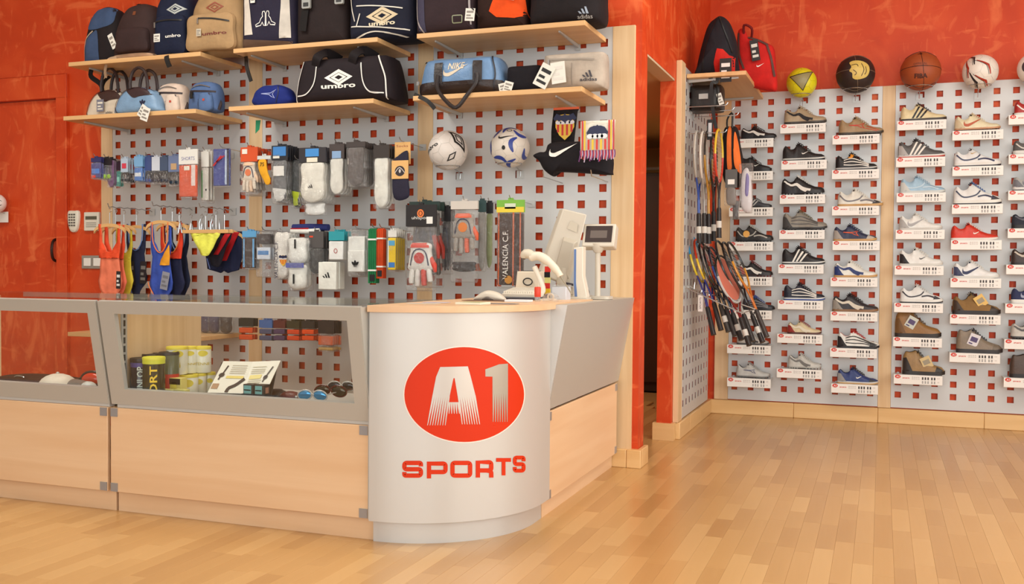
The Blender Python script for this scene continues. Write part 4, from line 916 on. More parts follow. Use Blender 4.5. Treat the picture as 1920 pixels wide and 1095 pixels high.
# ================================================================== SHOES AND THEIR LEDGES
def interp(pts, x):
    if x <= pts[0][0]: return pts[0][1]
    for (a, b), (c, d) in zip(pts, pts[1:]):
        if x <= c: f = (x - a) / (c - a); f = f * f * (3 - 2 * f) * .5 + f * .5; return b + (d - b) * f
    return pts[-1][1]
PROF = {
 'low': [(0, .2), (.03, .27), (.07, .285), (.15, .23), (.22, .205), (.28, .225), (.35, .31), (.40, .305), (.52, .235), (.66, .165), (.8, .125), (.92, .118), (.985, .09), (1, .06)],
 'flat': [(0, .17), (.03, .25), (.07, .265), (.15, .21), (.22, .19), (.28, .215), (.35, .29), (.40, .285), (.52, .22), (.66, .15), (.8, .115), (.92, .105), (.985, .08), (1, .055)],
 'runner': [(0, .22), (.03, .3), (.08, .31), (.15, .25), (.22, .235), (.28, .26), (.36, .36), (.41, .35), (.52, .275), (.66, .205), (.8, .165), (.92, .135), (1, .08)],
 'high': [(0, .26), (.03, .38), (.08, .42), (.15, .39), (.22, .38), (.3, .42), (.36, .43), (.43, .36), (.52, .29), (.66, .215), (.8, .18), (.92, .15), (1, .09)],
 'boot': [(0, .3), (.03, .46), (.08, .52), (.15, .5), (.22, .51), (.3, .545), (.36, .53), (.43, .43), (.52, .34), (.66, .25), (.8, .21), (.92, .18), (1, .1)]}
WID = [(0, .055), (.02, .085), (.06, .108), (.15, .125), (.35, .128), (.5, .145), (.66, .172), (.8, .165), (.9, .137), (.96, .1), (.985, .07), (1, .03)]
ST_ = [0, .02, .045, .065, .1, .15, .2, .25, .29, .32, .345, .37, .41, .47, .54, .62, .7, .78, .86, .92, .96, .985, 1]
def shoe(lbl, u0, u1, v0, v1, y, prof, up, sole, lining=(40, 36, 36), lace=None, cleat=None, mark=None, mc=(240, 236, 228), mid=None, toe=None, heel=None, tag_=None, zb=None, lenpx=None, extra=None, tongue=None):
    x, z, w, h = fit(u0, u1, v0, v1, y)
    if zb is not None: z = zb
    Ln = w; x0 = x - w / 2
    if lenpx: Ln = lenpx
    t = thing('shoe', lbl, 'shoe', (x0, y, z))
    pf = PROF[prof]; s0 = .085 if prof in ('runner', 'boot', 'high') else .05
    stud = .03 if cleat else 0
    if cleat: s0 = .035
    ks = (h / Ln - stud) / max(p[1] for p in pf); ks = max(.75, min(1.35, ks))
    H = lambda q: interp(pf, q) * ks + stud; zs = stud + s0
    spring = lambda q: .03 * max(0, (q - .75) / .25) ** 2
    rings = []
    for q in ST_:
        wv = interp(WID, q); top = max(H(q), zs + .012); op = .055 < q < .345; rg = []; b0 = zs + spring(q) - .01
        if not op:
            for i in range(13):
                a = PI * i / 12; ca, sa = math.cos(a), math.sin(a)
                rg.append((q * Ln, -wv * Ln * math.copysign(abs(ca) ** .75, ca), (b0 + (top - b0) * abs(sa) ** .8) * Ln))
        else:
            inner = b0 + .05
            P_ = [(1, b0), (1.02, b0 + (top - b0) * .4), (.86, b0 + (top - b0) * .78), (.66, top - .012), (.58, top), (.5, top - .015), (.42, inner + .03)]
            half = [(-wv * a * Ln, b * Ln) for a, b in P_]
            pts = half[:6] + [(0, inner * Ln)] + [(-p[0], p[1]) for p in reversed(half[:6])]
            rg = [(q * Ln, p[0], p[1]) for p in pts]
        rings.append(rg)
    # parts: upper outside (two material slots: upper / lining)
    mb = MB(); n = 13; vs = [p for r in rings for p in r]; fs = []; mi = []
    for i in range(len(rings) - 1):
        for j in range(n - 1):
            fs.append((i * n + j, (i + 1) * n + j, (i + 1) * n + j + 1, i * n + j + 1)); qm = (ST_[i] + ST_[i + 1]) / 2
            mi.append(1 if (.055 < qm < .36 and 4 <= j <= 7) else 0)
    fs.append(tuple(range(n))); mi.append(0)
    mb.v = [Vector(v) for v in vs]; mb.f = [list(f) for f in fs]; mb.mi = mi
    um = LE(*up) if prof != 'runner' else F(*up)
    obj('upper', mb, [um, F(*lining)], t)
    # sole
    def sole_part(name, za, zb_, grow, m, q0=0, q1=1):
        r = []
        for q in ST_:
            if q < q0 or q > q1: continue
            wv = (interp(WID, q) + grow) * Ln; a, b = (za + spring(q)) * Ln, (zb_ + spring(q)) * Ln; X = q * Ln * (1 + grow) - grow * Ln * .5
            r.append([(X, -wv, a), (X, -wv, b), (X, wv, b), (X, wv, a)])
        return obj(name, MB().loft(r), m, t)
    if mid: sole_part('midsole', stud + .03, zs + .012, .008, P(*mid)); sole_part('outsole', stud, stud + .032, .006, P(*sole))
    else: sole_part('sole', stud, zs + .004, .007, P(*sole))
    if cleat:
        st = MB()
        for q in (.06, .13, .2, .28, .56, .65, .75, .85, .93):
            for s in (-1, 1):
                st.T = Matrix.Translation((q * Ln, s * interp(WID, q) * .72 * Ln, 0)); r = .018 * Ln; st.lathe([(r * .6, 0), (r, (stud + spring(q)) * Ln + .001)], 6)
        st.T = None; obj('studs', st, P(*cleat), t)
    # tongue
    tz0 = H(.42); tp = H(.37)
    tg = MB(); rr_ = []
    for k in range(6):
        f = k / 5; X = (.50 - .17 * f) * Ln; Z = (H(.50 - .17 * f * .8) + .004 + .02 * max(0, f - .35)) * Ln; ww = .055 * Ln * (1 + .25 * f)
        rr_.append([(X, -ww, Z - .012 * Ln), (X, -ww * .5, Z + .006 * Ln), (X, ww * .5, Z + .006 * Ln), (X, ww, Z - .012 * Ln)])
    tg.loft(rr_, wrap=False, caps=False); tg.loft([[Vector(p) - Vector((.006, 0, .01)) * (Ln / .3) for p in r] for r in rr_], wrap=False, caps=False)
    obj('tongue', tg, LE(*(tongue or up)), t)
    if lace:
        lc = MB()
        for k in range(6):
            q = .40 + .045 * k; Z = H(q) * Ln + .003; ww = .06 * Ln * (1 - .05 * k)
            lc.tube(curve([(q * Ln, -ww, Z - .014), (q * Ln + .003, -ww * .4, Z + .003), (q * Ln + .008, ww * .4, Z + .003), (q * Ln + .01, ww, Z - .014)], 6), .0028 * Ln / .3, 5)
        for s in (-1, 1): lc.tube(curve([(.4 * Ln, 0, H(.4) * Ln + .004), (.37 * Ln, s * .03, H(.38) * Ln + .012), (.42 * Ln, s * .045, H(.44) * Ln - .002)], 6), .0022, 5)
        obj('laces', lc, P(*lace), t)
    bv = BVHTree.FromPolygons([tuple(v) for v in mb.v], mb.f)
    def D(name, geo, m, off=.0015): return decal(name, geo, bv, m, t, (0, 0, 0), (1, 0, 0), (0, 0, 1), off, .018, 1, .5)
    HH = lambda q, f: (zs + (H(q) - zs) * f) * Ln
    def curvefill(a, b): return poly2(dense([(q * Ln, HH(q, f)) for q, f in a] + [(q * Ln, HH(q, f)) for q, f in reversed(b)], .02))
    M = P(*mc)
    if mark == 'swoosh': D('side_mark', poly2(dense(xf([(-p[0], p[1]) for p in swoosh()] if False else swoosh(), .42 * Ln, .30 * Ln * ks, .42 * Ln, HH(.42, .42)), .01)), M)
    elif mark == 'smallswoosh': D('side_mark', poly2(xf(swoosh(), .16 * Ln, .14 * Ln, .55 * Ln, HH(.55, .55))), M)
    elif mark == 'stripes':
        for k in range(3):
            q = .34 + .085 * k; a = .04; D('side_stripe', poly2(dense([(q * Ln - .10 * Ln, HH(q - .08, .05)), (q * Ln - .055 * Ln, HH(q - .04, .05)), ((q + .085) * Ln, HH(q + .06, .86)), ((q + .045) * Ln, HH(q + .03, .86))], .02)), M)
    elif mark == 'form':
        pts = curve([(.06, .78), (.2, .72), (.36, .5), (.5, .28), (.68, .12)], 14); ws = [.03 + .085 * (i / 14) ** 1.3 for i in range(15)]
        D('side_stripe', ribbon([(q * Ln, HH(q, f)) for q, f in pts], [w_ * Ln for w_ in ws]), M)
    elif mark == 'arrow': D('side_mark', arrowmark(.4 * Ln) if False else (xf(arrowmark(1)[0], .38 * Ln, .3 * Ln, .42 * Ln, HH(.42, .45)), arrowmark(1)[1]), M)
    elif mark == 'wave':
        for f0 in (.25, .5, .72): D('side_stripe', ribbon(curve([(.2 * Ln, HH(.2, f0 + .1)), (.4 * Ln, HH(.4, f0 - .05)), (.62 * Ln, HH(.62, f0 + .12)), (.8 * Ln, HH(.8, f0))], 14), .022 * Ln), M)
    elif mark == 'panels':
        D('side_stripe', ribbon(curve([(.05 * Ln, HH(.05, .7)), (.2 * Ln, HH(.2, .35)), (.45 * Ln, HH(.45, .35)), (.55 * Ln, HH(.55, .85))], 14), .03 * Ln), M)
        D('side_stripe', ribbon(curve([(.5 * Ln, HH(.5, .3)), (.66 * Ln, HH(.66, .6)), (.85 * Ln, HH(.85, .35))], 10), .035 * Ln), M)
    if toe: D('toe_cap', curvefill([(.76, 0), (.85, 0), (.97, 0)], [(.8, .85), (.88, .7), (.96, .5)]), P(*toe))
    if heel: D('heel_panel', curvefill([(.015, .0), (.12, 0), (.24, 0)], [(.02, .85), (.09, .7), (.19, .25)]), P(*heel), .002)
    if extra: extra(D, Ln, HH)
    if tag_: 
        mb2 = MB(); c, rot, q = tag_; mb2.T = Matrix.Translation((q * Ln, -.2 * Ln * .85, H(.45) * Ln * .98)) @ Matrix.Rotation(rot, 4, 'Y') @ Matrix.Rotation(.15, 4, 'X')
        mb2.box(-.03, .03, -.001, .001, -.075, 0); o = obj('swing_tag', mb2, P(*c), t)
        m3 = MB(); m3.T = mb2.T; m3.box(-.02, .02, -.002, -.001, -.05, -.02).box(-.022, .0, -.002, -.001, -.068, -.06); obj('tag_print', m3, P(90, 80, 120) if c[2] > 150 else P(160, 150, 130), o)
        obj('tag_cord', MB().tube([(q * Ln, -.19 * Ln * .85, H(.45) * Ln * .98), (q * Ln, -.05, H(.47) * Ln)], .001, 4), M_WHITE, t)
    return t
# ledge meshes (shared)
lw, lh = .288, .058
def ledge_proto():
    t = thing('shoe_ledge', 'x', 'ledge', (0, 0, 0), group='white price ledges under the shoes')
    obj('shelf_plate', MB().box(0, lw, .002, .125, lh - .003, lh + .001), mat((214, 212, 208), .3), t)
    obj('label_holder', MB().prism([(0, 0), (.006, -.002), (.006, lh), (0, lh)], 0, lw, 'x'), mat((240, 234, 226), .35), t)
    flr = MB(); flat(join2(ell(.017, .012, .024, lh * .8), ), 0, -.0012, 0, flr); flat(T('SPORTS', .0075, .073, lh * .66, .042, 0, .03), 0, -.0012, 0, flr)
    obj('red_print', flr, mat((214, 60, 44), .5), t, raw=True)
    fw = MB(); flat(T('A1', .012, .024, lh * .8, .017, 0, .02), 0, -.0018, 0, fw); obj('white_print', fw, M_WHITE, t, raw=True)
    g = []
    for i, q in enumerate((.172, .188, .204, .226, .242)):
        g += [rr(.009, .017, .001, q, lh * .68)] + [[(q - .004, lh * (.14 + .1 * k)), (q + .004, lh * (.14 + .1 * k)), (q + .004, lh * (.19 + .1 * k)), (q - .004, lh * (.19 + .1 * k))] for k in range(3)]
    fb = MB(); flat(join2(*g), 0, -.0012, 0, fb); obj('size_table', fb, mat((62, 54, 52), .5), t, raw=True)
    fg = MB(); flat(join2(T('38 40 42 44', .006, .13, lh * .78, .045), T('38 39 41 43', .006, .13, lh * .6, .045), T('EUR', .006, .264, lh * .72), T('UK', .006, .264, lh * .3)), 0, -.0012, 0, fg); obj('grey_print', fg, mat((160, 146, 140), .5), t, raw=True)['kind'] = 'stuff'
    obj('peg', MB().box(.02, .034, .12, .134, lh - .02, lh + .006).box(lw - .034, lw - .02, .12, .134, lh - .02, lh + .006), M_GREYMET, t)
    return t
LP_ = ledge_proto(); YL = 1.945; first_ledge = [True]
def short_label(desc):
    w = ('white ledge under the ' + desc).split()
    return ' '.join(w[:16])
def ledge(uc, vb, desc, s=1.0):                  # uc: right end of the label, vb: bottom
    p = at_y(uc, vb, YL)
    loc = (p.x - lw, YL, p.z + (.0))
    lab = ' '.join(('white price ledge under the ' + desc).split()[:16]).rsplit(',', 1)[0] if False else short_label(desc)
    if first_ledge[0]: first_ledge[0] = False; LP_.location = loc; LP_['label'] = lab; return loc
    dup(LP_, loc, 0, lab); return loc
B_, W_ = (30, 26, 28), (236, 230, 220)
GUM = (196, 150, 92)
def SH(u0, u1, v0, v1, lr, lb, desc, prof, up, sole, **k):
    loc = ledge(lr, lb, desc); zt_ = loc[2] + lh + .0015
    return shoe(desc, u0, u1, v0, v1, YL + .062, prof, up, sole, zb=zt_, **k)
red_t = lambda D, L, HH: D('tongue_mark', poly2(rr(.05 * L, .03 * L, .004, .43 * L, HH(.43, .8))), P(214, 60, 40), .003)
def sticker(c, q=.32, f=.5, r=.05):
    def fn(D, L, HH): D('round_sticker', poly2(ell(r * L, r * L, q * L, HH(q, f), 20)), P(*c), .004)
    return fn
# column A1 (half hidden by rackets)
SH(1390, 1456, 233, 257, 1450, 275, 'black shoe with white curved stripe, top of the column beside the rackets', 'low', B_, B_, mark='form', mc=W_, lace=B_, cleat=B_)
SH(1388, 1447, 293, 321, 1449, 337, 'black ankle-high shoe with small white swoosh beside the rackets', 'high', B_, B_, mark='smallswoosh', mc=W_, lace=B_)
SH(1388, 1447, 369, 389, 1449, 405, 'dark grey and black shoe half hidden by the orange bag', 'flat', (60, 60, 66), B_, mark='stripes', mc=(180, 176, 170), lace=B_)
SH(1380, 1450, 422, 453, 1449, 470, 'silver and black shoe with round orange sticker', 'low', (40, 36, 36), B_, mid=(30, 28, 28), mark='panels', mc=(176, 170, 160), lace=(190, 186, 176), cleat=(60, 54, 50), tongue=(176, 172, 160), extra=sticker((228, 168, 84), .3, .5, .09))
SH(1386, 1449, 489, 519, 1448, 536, 'black shoe with white and red curved stripe near the racket grips', 'low', B_, (50, 34, 32), mark='form', mc=W_, lace=(120, 30, 26), cleat=(150, 40, 32), heel=(150, 36, 30))
SH(1393, 1453, 549, 583, 1447, 599, 'black and grey shoe with blue collar behind the racket grips', 'low', (44, 44, 50), B_, mark='wave', mc=(130, 128, 130), lace=(40, 70, 150), lining=(40, 70, 160))
SH(1382, 1442, 620, 649, 1445, 665, 'grey shoe partly covered by racket handles', 'flat', (168, 160, 152), (80, 76, 74), mark='form', mc=(60, 56, 56), lace=(150, 146, 140))
SH(1381, 1444, 680, 712, 1445, 728, 'silver shoe with small blue mark at the bottom of the racket-side column', 'flat', (182, 178, 172), (130, 126, 122), mark='arrow', mc=(70, 74, 110), lace=(170, 166, 160), cleat=(90, 88, 88))
# column A2
SH(1471, 1550, 197, 230, 1548, 247, 'beige shoe with black curved stripe under the yellow football', 'low', (172, 150, 120), (70, 60, 52), mark='form', mc=B_, lace=(190, 170, 140), cleat=(60, 50, 44))
SH(1468, 1547, 265, 299, 1550, 316, 'black leather shoe with small white swoosh and white sole line', 'low', (36, 30, 30), B_, mid=(210, 206, 198), mark='smallswoosh', mc=W_, lace=B_)
SH(1466, 1546, 327, 364, 1547, 381, 'black shoe with white curved stripe and tall white tongue', 'low', B_, B_, mark='form', mc=W_, lace=W_, cleat=(210, 206, 200), tongue=W_)
SH(1468, 1551, 393, 432, 1546, 448, 'grey and silver studded boot with yellow trim', 'low', (138, 130, 118), (50, 46, 44), mark='wave', mc=(90, 86, 84), lace=(110, 100, 70), cleat=(44, 40, 40), heel=(70, 66, 64))
SH(1467, 1547, 460, 497, 1544, 513, 'black shoe with three white slanted stripes', 'low', B_, B_, mid=(214, 212, 206), mark='stripes', mc=W_, lace=B_)
SH(1470, 1547, 533, 565, 1543, 581, 'black and blue shoe with white stripes along the side', 'low', (32, 34, 48), (40, 66, 140), mid=(210, 210, 208), mark='wave', mc=W_, lace=B_)
SH(1477, 1540, 602, 629, 1542, 645, 'small beige shoe with dark red heel and laces', 'flat', (206, 186, 148), (90, 50, 40), mark='form', mc=(226, 214, 190), lace=(150, 50, 40), heel=(150, 46, 40))
SH(1478, 1540, 663, 695, 1541, 711, 'silver studded shoe at the bottom of the middle column', 'low', (188, 184, 176), (170, 166, 158), mark='form', mc=(110, 106, 102), lace=(200, 196, 188), cleat=(206, 202, 194))
# column A3
SH(1573, 1657, 216, 251, 1649, 268, 'khaki shoe with red arrow mark and red lines under the black basketball', 'flat', (160, 132, 96), (70, 58, 46), mark='arrow', mc=(206, 50, 34), lace=(176, 150, 112), cleat=(60, 50, 42), extra=lambda D, L, HH: D('toe_lines', join2(ribbon([(.62 * L, HH(.62, .7)), (.9 * L, HH(.9, .3))], .012 * L), ribbon([(.6 * L, HH(.6, .4)), (.86 * L, HH(.86, .1))], .012 * L)), P(206, 50, 34)))
SH(1567, 1645, 283, 317, 1648, 334, 'black shoe with white wave and orange sticker', 'low', B_, B_, mid=(196, 190, 184), mark='wave', mc=W_, lace=B_, extra=sticker((238, 150, 50), .36, .85, .07))
SH(1571, 1656, 356, 388, 1648, 403, 'white shoe with gum sole and black toe line', 'flat', (226, 218, 206), GUM, mark='panels', mc=(120, 116, 120), lace=W_, toe=(44, 40, 40))
SH(1563, 1644, 422, 453, 1649, 469, 'navy shoe with orange arrow mark and gum sole', 'flat', (44, 50, 76), GUM, mark='arrow', mc=(226, 86, 40), lace=(50, 56, 84), heel=(170, 160, 150), toe=(180, 172, 160))
SH(1564, 1645, 490, 522, 1645, 538, 'white shoe with navy curved stripe and gum sole', 'flat', (232, 226, 214), GUM, mark='form', mc=(40, 56, 110), lace=W_, heel=(40, 56, 110))
SH(1561, 1647, 550, 587, 1645, 603, 'black shoe with cream curved stripe and thin gum sole', 'flat', (44, 40, 44), (140, 100, 66), mark='form', mc=(214, 204, 186), lace=B_, heel=(150, 142, 132))
SH(1570, 1649, 620, 655, 1644, 672, 'white and black striped shoe with red collar', 'low', (226, 220, 212), B_, mark='wave', mc=B_, lace=(190, 40, 34), lining=(196, 40, 34), toe=B_, heel=B_, tongue=(190, 40, 34))
SH(1570, 1647, 687, 722, 1646, 740, 'royal blue and black shoe with small white swoosh at the bottom left', 'flat', (40, 56, 110), GUM, mid=(206, 202, 196), mark='smallswoosh', mc=W_, lace=B_, toe=(36, 36, 44), heel=(150, 146, 144))
# column B1
SH(1689, 1775, 191, 222, 1774, 241, 'cream shoe with three black stripes under the orange basketball', 'flat', (226, 206, 160), (60, 50, 44), mark='stripes', mc=B_, lace=(40, 36, 34), lining=(60, 50, 44))
SH(1684, 1772, 255, 294, 1772, 311, 'dark grey shoe with silver heel and white slanted bars', 'low', (84, 82, 82), (196, 76, 60), mid=(220, 214, 208), mark='stripes', mc=W_, lace=(70, 68, 70), heel=(176, 172, 168))
SH(1688, 1772, 328, 361, 1773, 378, 'light blue shoe with pale heel', 'flat', (156, 186, 206), (206, 206, 200), mark='panels', mc=(190, 210, 222), lace=(176, 200, 216), heel=(206, 206, 200), lining=(150, 180, 200))
SH(1686, 1767, 401, 432, 1771, 448, 'white shoe with grey swoosh and grey heel', 'flat', (234, 228, 218), (206, 198, 188), mark='swoosh', mc=(168, 166, 166), lace=W_, heel=(176, 172, 168), lining=(190, 182, 172))
SH(1686, 1768, 465, 500, 1769, 516, 'white shoe with black heel and small dark swoosh', 'low', (234, 228, 218), (212, 206, 196), mark='smallswoosh', mc=(60, 50, 50), lace=W_, heel=(36, 32, 34), lining=(40, 36, 38))
SH(1688, 1768, 538, 571, 1768, 587, 'white running shoe with black collar and black toe line', 'runner', (232, 228, 220), (50, 46, 48), mid=(226, 222, 214), mark='panels', mc=(52, 52, 62), lace=(220, 216, 210), lining=(36, 34, 40), toe=(52, 50, 56))
SH(1678, 1765, 586, 636, 1766, 652, 'brown lace-up boot with printed swing tag', 'boot', (142, 100, 50), (44, 34, 28), mark=None, lace=(110, 80, 44), tag_=((206, 210, 200), .5, .42), heel=(110, 76, 40), lining=(110, 80, 50))
SH(1692, 1772, 660, 705, 1767, 723, 'brown hiking boot with black toe cap and yellow tag', 'boot', (150, 116, 70), (40, 34, 30), lace=(60, 50, 40), toe=(44, 36, 32), heel=(44, 36, 32), tag_=((214, 190, 140), -.45, .5), lining=(46, 38, 34))
# column B2
SH(1790, 1876, 211, 242, 1881, 260, 'cream shoe with rust swoosh under the striped football', 'flat', (226, 212, 176), (196, 140, 100), mark='swoosh', mc=(186, 82, 40), lace=(230, 216, 184), cleat=(90, 70, 56), heel=(206, 186, 150))
SH(1789, 1877, 276, 310, 1881, 328, 'white strap shoe with navy panels and gold swoosh', 'runner', (234, 230, 222), (50, 46, 52), mid=(228, 222, 214), mark='panels', mc=(50, 56, 88), lace=None, extra=lambda D, L, HH: D('small_mark', poly2(xf(swoosh(), .12 * L, .1 * L, .42 * L, HH(.42, .72))), P(196, 156, 90), .003))
SH(1788, 1878, 343, 383, 1880, 400, 'white trainer with navy laced middle and thick black sole', 'runner', (236, 232, 222), (40, 36, 40), mid=(230, 226, 216), mark='panels', mc=(60, 66, 90), lace=(90, 120, 176), tongue=(50, 50, 70), toe=(60, 56, 60), lining=(180, 60, 50))
SH(1783, 1872, 420, 451, 1878, 468, 'bright red shoe with small white swoosh', 'flat', (204, 50, 30), (226, 216, 206), mark='smallswoosh', mc=W_, lace=W_, lining=(120, 30, 26))
SH(1787, 1874, 489, 523, 1877, 540, 'white shoe with navy swoosh and navy heel', 'flat', (236, 232, 224), (216, 212, 204), mark='swoosh', mc=(40, 46, 84), lace=W_, heel=(60, 66, 96), lining=(60, 60, 80))
SH(1786, 1876, 553, 592, 1876, 609, 'brown low hiking shoe with orange and white tags', 'runner', (136, 104, 64), (40, 34, 32), lace=(60, 50, 40), toe=(60, 46, 36), heel=(60, 44, 32), tag_=((230, 190, 110), -.6, .5), lining=(40, 34, 32))
SH(1793, 1880, 618, 662, 1875, 682, 'taupe mid boot with white printed tag and navy collar', 'high', (132, 116, 98), (44, 38, 38), lace=(50, 44, 46), toe=(110, 96, 80), tag_=((226, 222, 226), .35, .42), lining=(44, 46, 70))
# column B3 (cut by the frame)
SH(1902, 1990, 183, 213, 1990, 230, 'red and white shoe at the right edge, top of the last column', 'low', (170, 40, 36), W_, mid=(226, 220, 212), mark='panels', mc=W_, lace=W_)
SH(1900, 1988, 254, 286, 1990, 305, 'dark grey and white shoe at the right edge, second from the top', 'runner', (96, 92, 90), (206, 200, 190), mid=(222, 216, 208), mark='panels', mc=(206, 200, 190), lace=B_)
SH(1899, 1988, 326, 357, 1989, 374, 'pale grey shoe at the right edge, third from the top', 'runner', (170, 168, 164), (60, 56, 58), mid=(220, 214, 208), mark='swoosh', mc=(110, 112, 122), lace=W_, heel=(110, 110, 116))
SH(1897, 1985, 397, 429, 1988, 446, 'dark blue-grey shoe at the right edge beside the bright red shoe', 'runner', (50, 52, 62), B_, lace=B_, mark='form', mc=(80, 82, 92))
SH(1896, 1983, 464, 498, 1985, 515, 'dark brown slip shoe with cream edge at the right edge', 'low', (56, 42, 38), (36, 30, 28), mark='form', mc=(196, 184, 168), lace=B_)
SH(1896, 1983, 538, 571, 1983, 589, 'navy shoe with thick white sole at the right edge', 'runner', (52, 58, 88), (220, 214, 208), mid=(232, 228, 220), lace=W_, mark='swoosh', mc=(150, 156, 176))
SH(1895, 1982, 608, 640, 1981, 657, 'light grey studded shoe at the right edge', 'low', (188, 182, 172), (60, 56, 54), mark='form', mc=(80, 76, 76), lace=B_, cleat=(40, 38, 38))
SH(1893, 1980, 668, 712, 1980, 730, 'dark brown boot at the right edge, bottom of the last column', 'boot', (78, 60, 50), (36, 30, 28), lace=(40, 34, 34), lining=(40, 34, 34))
# ================================================================== HANGING PACKS
HK = {}; PK = []
def hook(x, z, y, what, wall=0.0):
    L_ = wall - y + .02
    t = thing('display_hook', 'wire display hook ' + what, 'hook', (x, wall - .003, z), group='wire hooks on the left wall boards')
    obj('prong', MB().tube([(0, .004, -.004), (0, -L_ + .03, 0), (0, -L_ + .012, .004), (0, -L_, .018)], .0024, 6), M_STEEL, t)
    obj('plate', MB().box(-.02, .02, -.003, 0, -.02, .014), mat((196, 194, 190), .35, .3), t)
def cloth(name, outline, m, parent, y=0.0, wr=.006, th=.003, step=.025, sd=0):
    g = poly2(dense(outline, step)); bm = bmesh.new(); vs = [bm.verts.new((p[0], y, p[1])) for p in g[0]]
    for f in g[1]:
        try: bm.faces.new([vs[i] for i in f])
        except ValueError: pass
    for _ in range(4):
        es = [e for e in bm.edges if e.calc_length() > step * 1.3]
        if not es: break
        bmesh.ops.subdivide_edges(bm, edges=es, cuts=1); bmesh.ops.triangulate(bm, faces=bm.faces)
    for v in bm.verts: v.co.y += wr * (math.sin(v.co.x * 130 + sd + 2 * noise.noise(v.co * 8)) * .6 + noise.noise(v.co * 14 + Vector((sd, 0, 0))))
    me = bpy.data.meshes.new(name); bmesh.ops.recalc_face_normals(bm, faces=bm.faces); bm.to_mesh(me); bm.free(); me.materials.append(m)
    for p in me.polygons: p.use_smooth = True
    o = bpy.data.objects.new(name, me); COL.objects.link(o); o.parent = parent
    s = o.modifiers.new('thickness', 'SOLIDIFY'); s.thickness = th
    return o
def bagshell(t, w, h, d, z0=0.0, name='plastic_bag', sd=0):
    out = [(p[0], p[1] + z0) for p in rr(w, h, .006, 0, h / 2, 3)]
    return obj(name, puff(dense(out, .03), d * .5, d * .5, 5, 4, .35, sd, y0=0), M_BAG, t)
def c_prints(t, w, z0, z1, y, cols):             # blocks of flat print
    for i, (a, b, c, d, col) in enumerate(cols):
        obj('print_block', MB().box((a - .5) * w, (b - .5) * w, y - .0012, y, z0 + (z1 - z0) * c, z0 + (z1 - z0) * d), P(*col), t)
def k_box(c, cols=(), d=.02):
    def fn(t, w, z0, z1, dd):
        obj('folded_item', MB().box(-w * .46, w * .46, -d / 2, d / 2, z0 + .004, z1 - .004), F(*c), t, bevel=.004); c_prints(t, w * .92, z0, z1, -d / 2 - .0005, cols)
    return fn
def k_sock(c, c2=None, band=None, txt=None, lean=0, n=1, foot=.5):
    def fn(t, w, z0, z1, dd):
        h = z1 - z0
        out = smooth(xf([(-.36, .1), (-.44, .3), (-.4, .6), (-.42, .97), (0, 1), (.42, .97), (.4, .6), (.44, .3), (.36, .1), (.1, .0), (-.15, .0)], w, h, 0, z0), 36)
        b = puff(out, dd * .42, dd * .3, 5, 3, .12, w * 30 + h); obj('sock', b, mat(c, .85, 0, 'knit'), t)
        if c2: decal('sock_toe', poly2(dense(xf([(-.42, .02), (.42, .02), (.42, .3), (-.42, .34)], w, h, 0, z0), .02)), b, mat(c2, .85, 0, 'knit'), t)
        if band: decal('band', poly2(dense(xf([(-.44, .62), (.44, .62), (.44, .86), (-.44, .86)], w, h, 0, z0), .02)), b, P(*band), t, off=.003)
        if txt: decal('mark', txt, b, M_BLACK, t, (0, 0, z0 + h * .35), off=.002)
    return fn
def k_foot(c, mark=True):
    def fn(t, w, z0, z1, dd):
        h = z1 - z0
        out = smooth(xf([(-.4, .98), (.1, 1), (.2, .7), (.3, .45), (.48, .2), (.4, .02), (.15, .0), (-.05, .2), (-.3, .45), (-.44, .7)], w, h, 0, z0), 36)
        b = puff(out, dd * .4, dd * .3, 5, 3, .05, 3); obj('sock', b, mat(c, .85, 0, 'knit'), t); decal('mark', T('75', .02, 0, 0), b, M_BLACK, t, (-w * .1, 0, z0 + h * .8))
    return fn
def k_glove(c, c2, c3):
    def fn(t, w, z0, z1, dd):
        h = z1 - z0; palm = smooth(xf([(-.3, .98), (.3, .98), (.34, .8), (.4, .55), (.38, .4), (-.38, .4), (-.4, .55), (-.34, .8)], w, h, 0, z0), 36)
        b = puff(palm, dd * .45, dd * .35, 5, 3, .05, 5); obj('palm', b, LE(*c), t)
        for i, (x, ln) in enumerate(((-.3, .34), (-.1, .4), (.1, .38), (.29, .3))):
            obj('finger', MB().tube([(x * w * .9, 0, z0 + h * .5), (x * w, -.004, z0 + h * (.44 - ln * .5)), (x * w * 1.06, 0, z0 + h * (.46 - ln)), (x * w * 1.06, 0, z0 + h * (.44 - ln))], [.085 * w, .09 * w, .085 * w, .04 * w], 10), LE(*(c if i != 2 else c2)), t)
        obj('thumb', MB().tube([(w * .3, 0, z0 + h * .66), (w * .45, -.004, z0 + h * .5), (w * .47, 0, z0 + h * .36)], [.09 * w, .09 * w, .05 * w], 10), LE(*c2), t)
        decal('badge', poly2(ell(w * .17, w * .17, 0, z0 + h * .66, 20)), b, P(*c3), t, off=.002); decal('cuff', poly2(xf([(-.3, .88), (.3, .88), (.3, .98), (-.3, .98)], w, h, 0, z0)), b, P(*c2), t, off=.0025)
        decal('arc', ribbon(curve([(-w * .3, z0 + h * .5), (-w * .2, z0 + h * .78), (0, z0 + h * .85), (w * .2, z0 + h * .78), (w * .3, z0 + h * .5)], 14), w * .04), b, P(50, 50, 76), t, off=.002)
    return fn
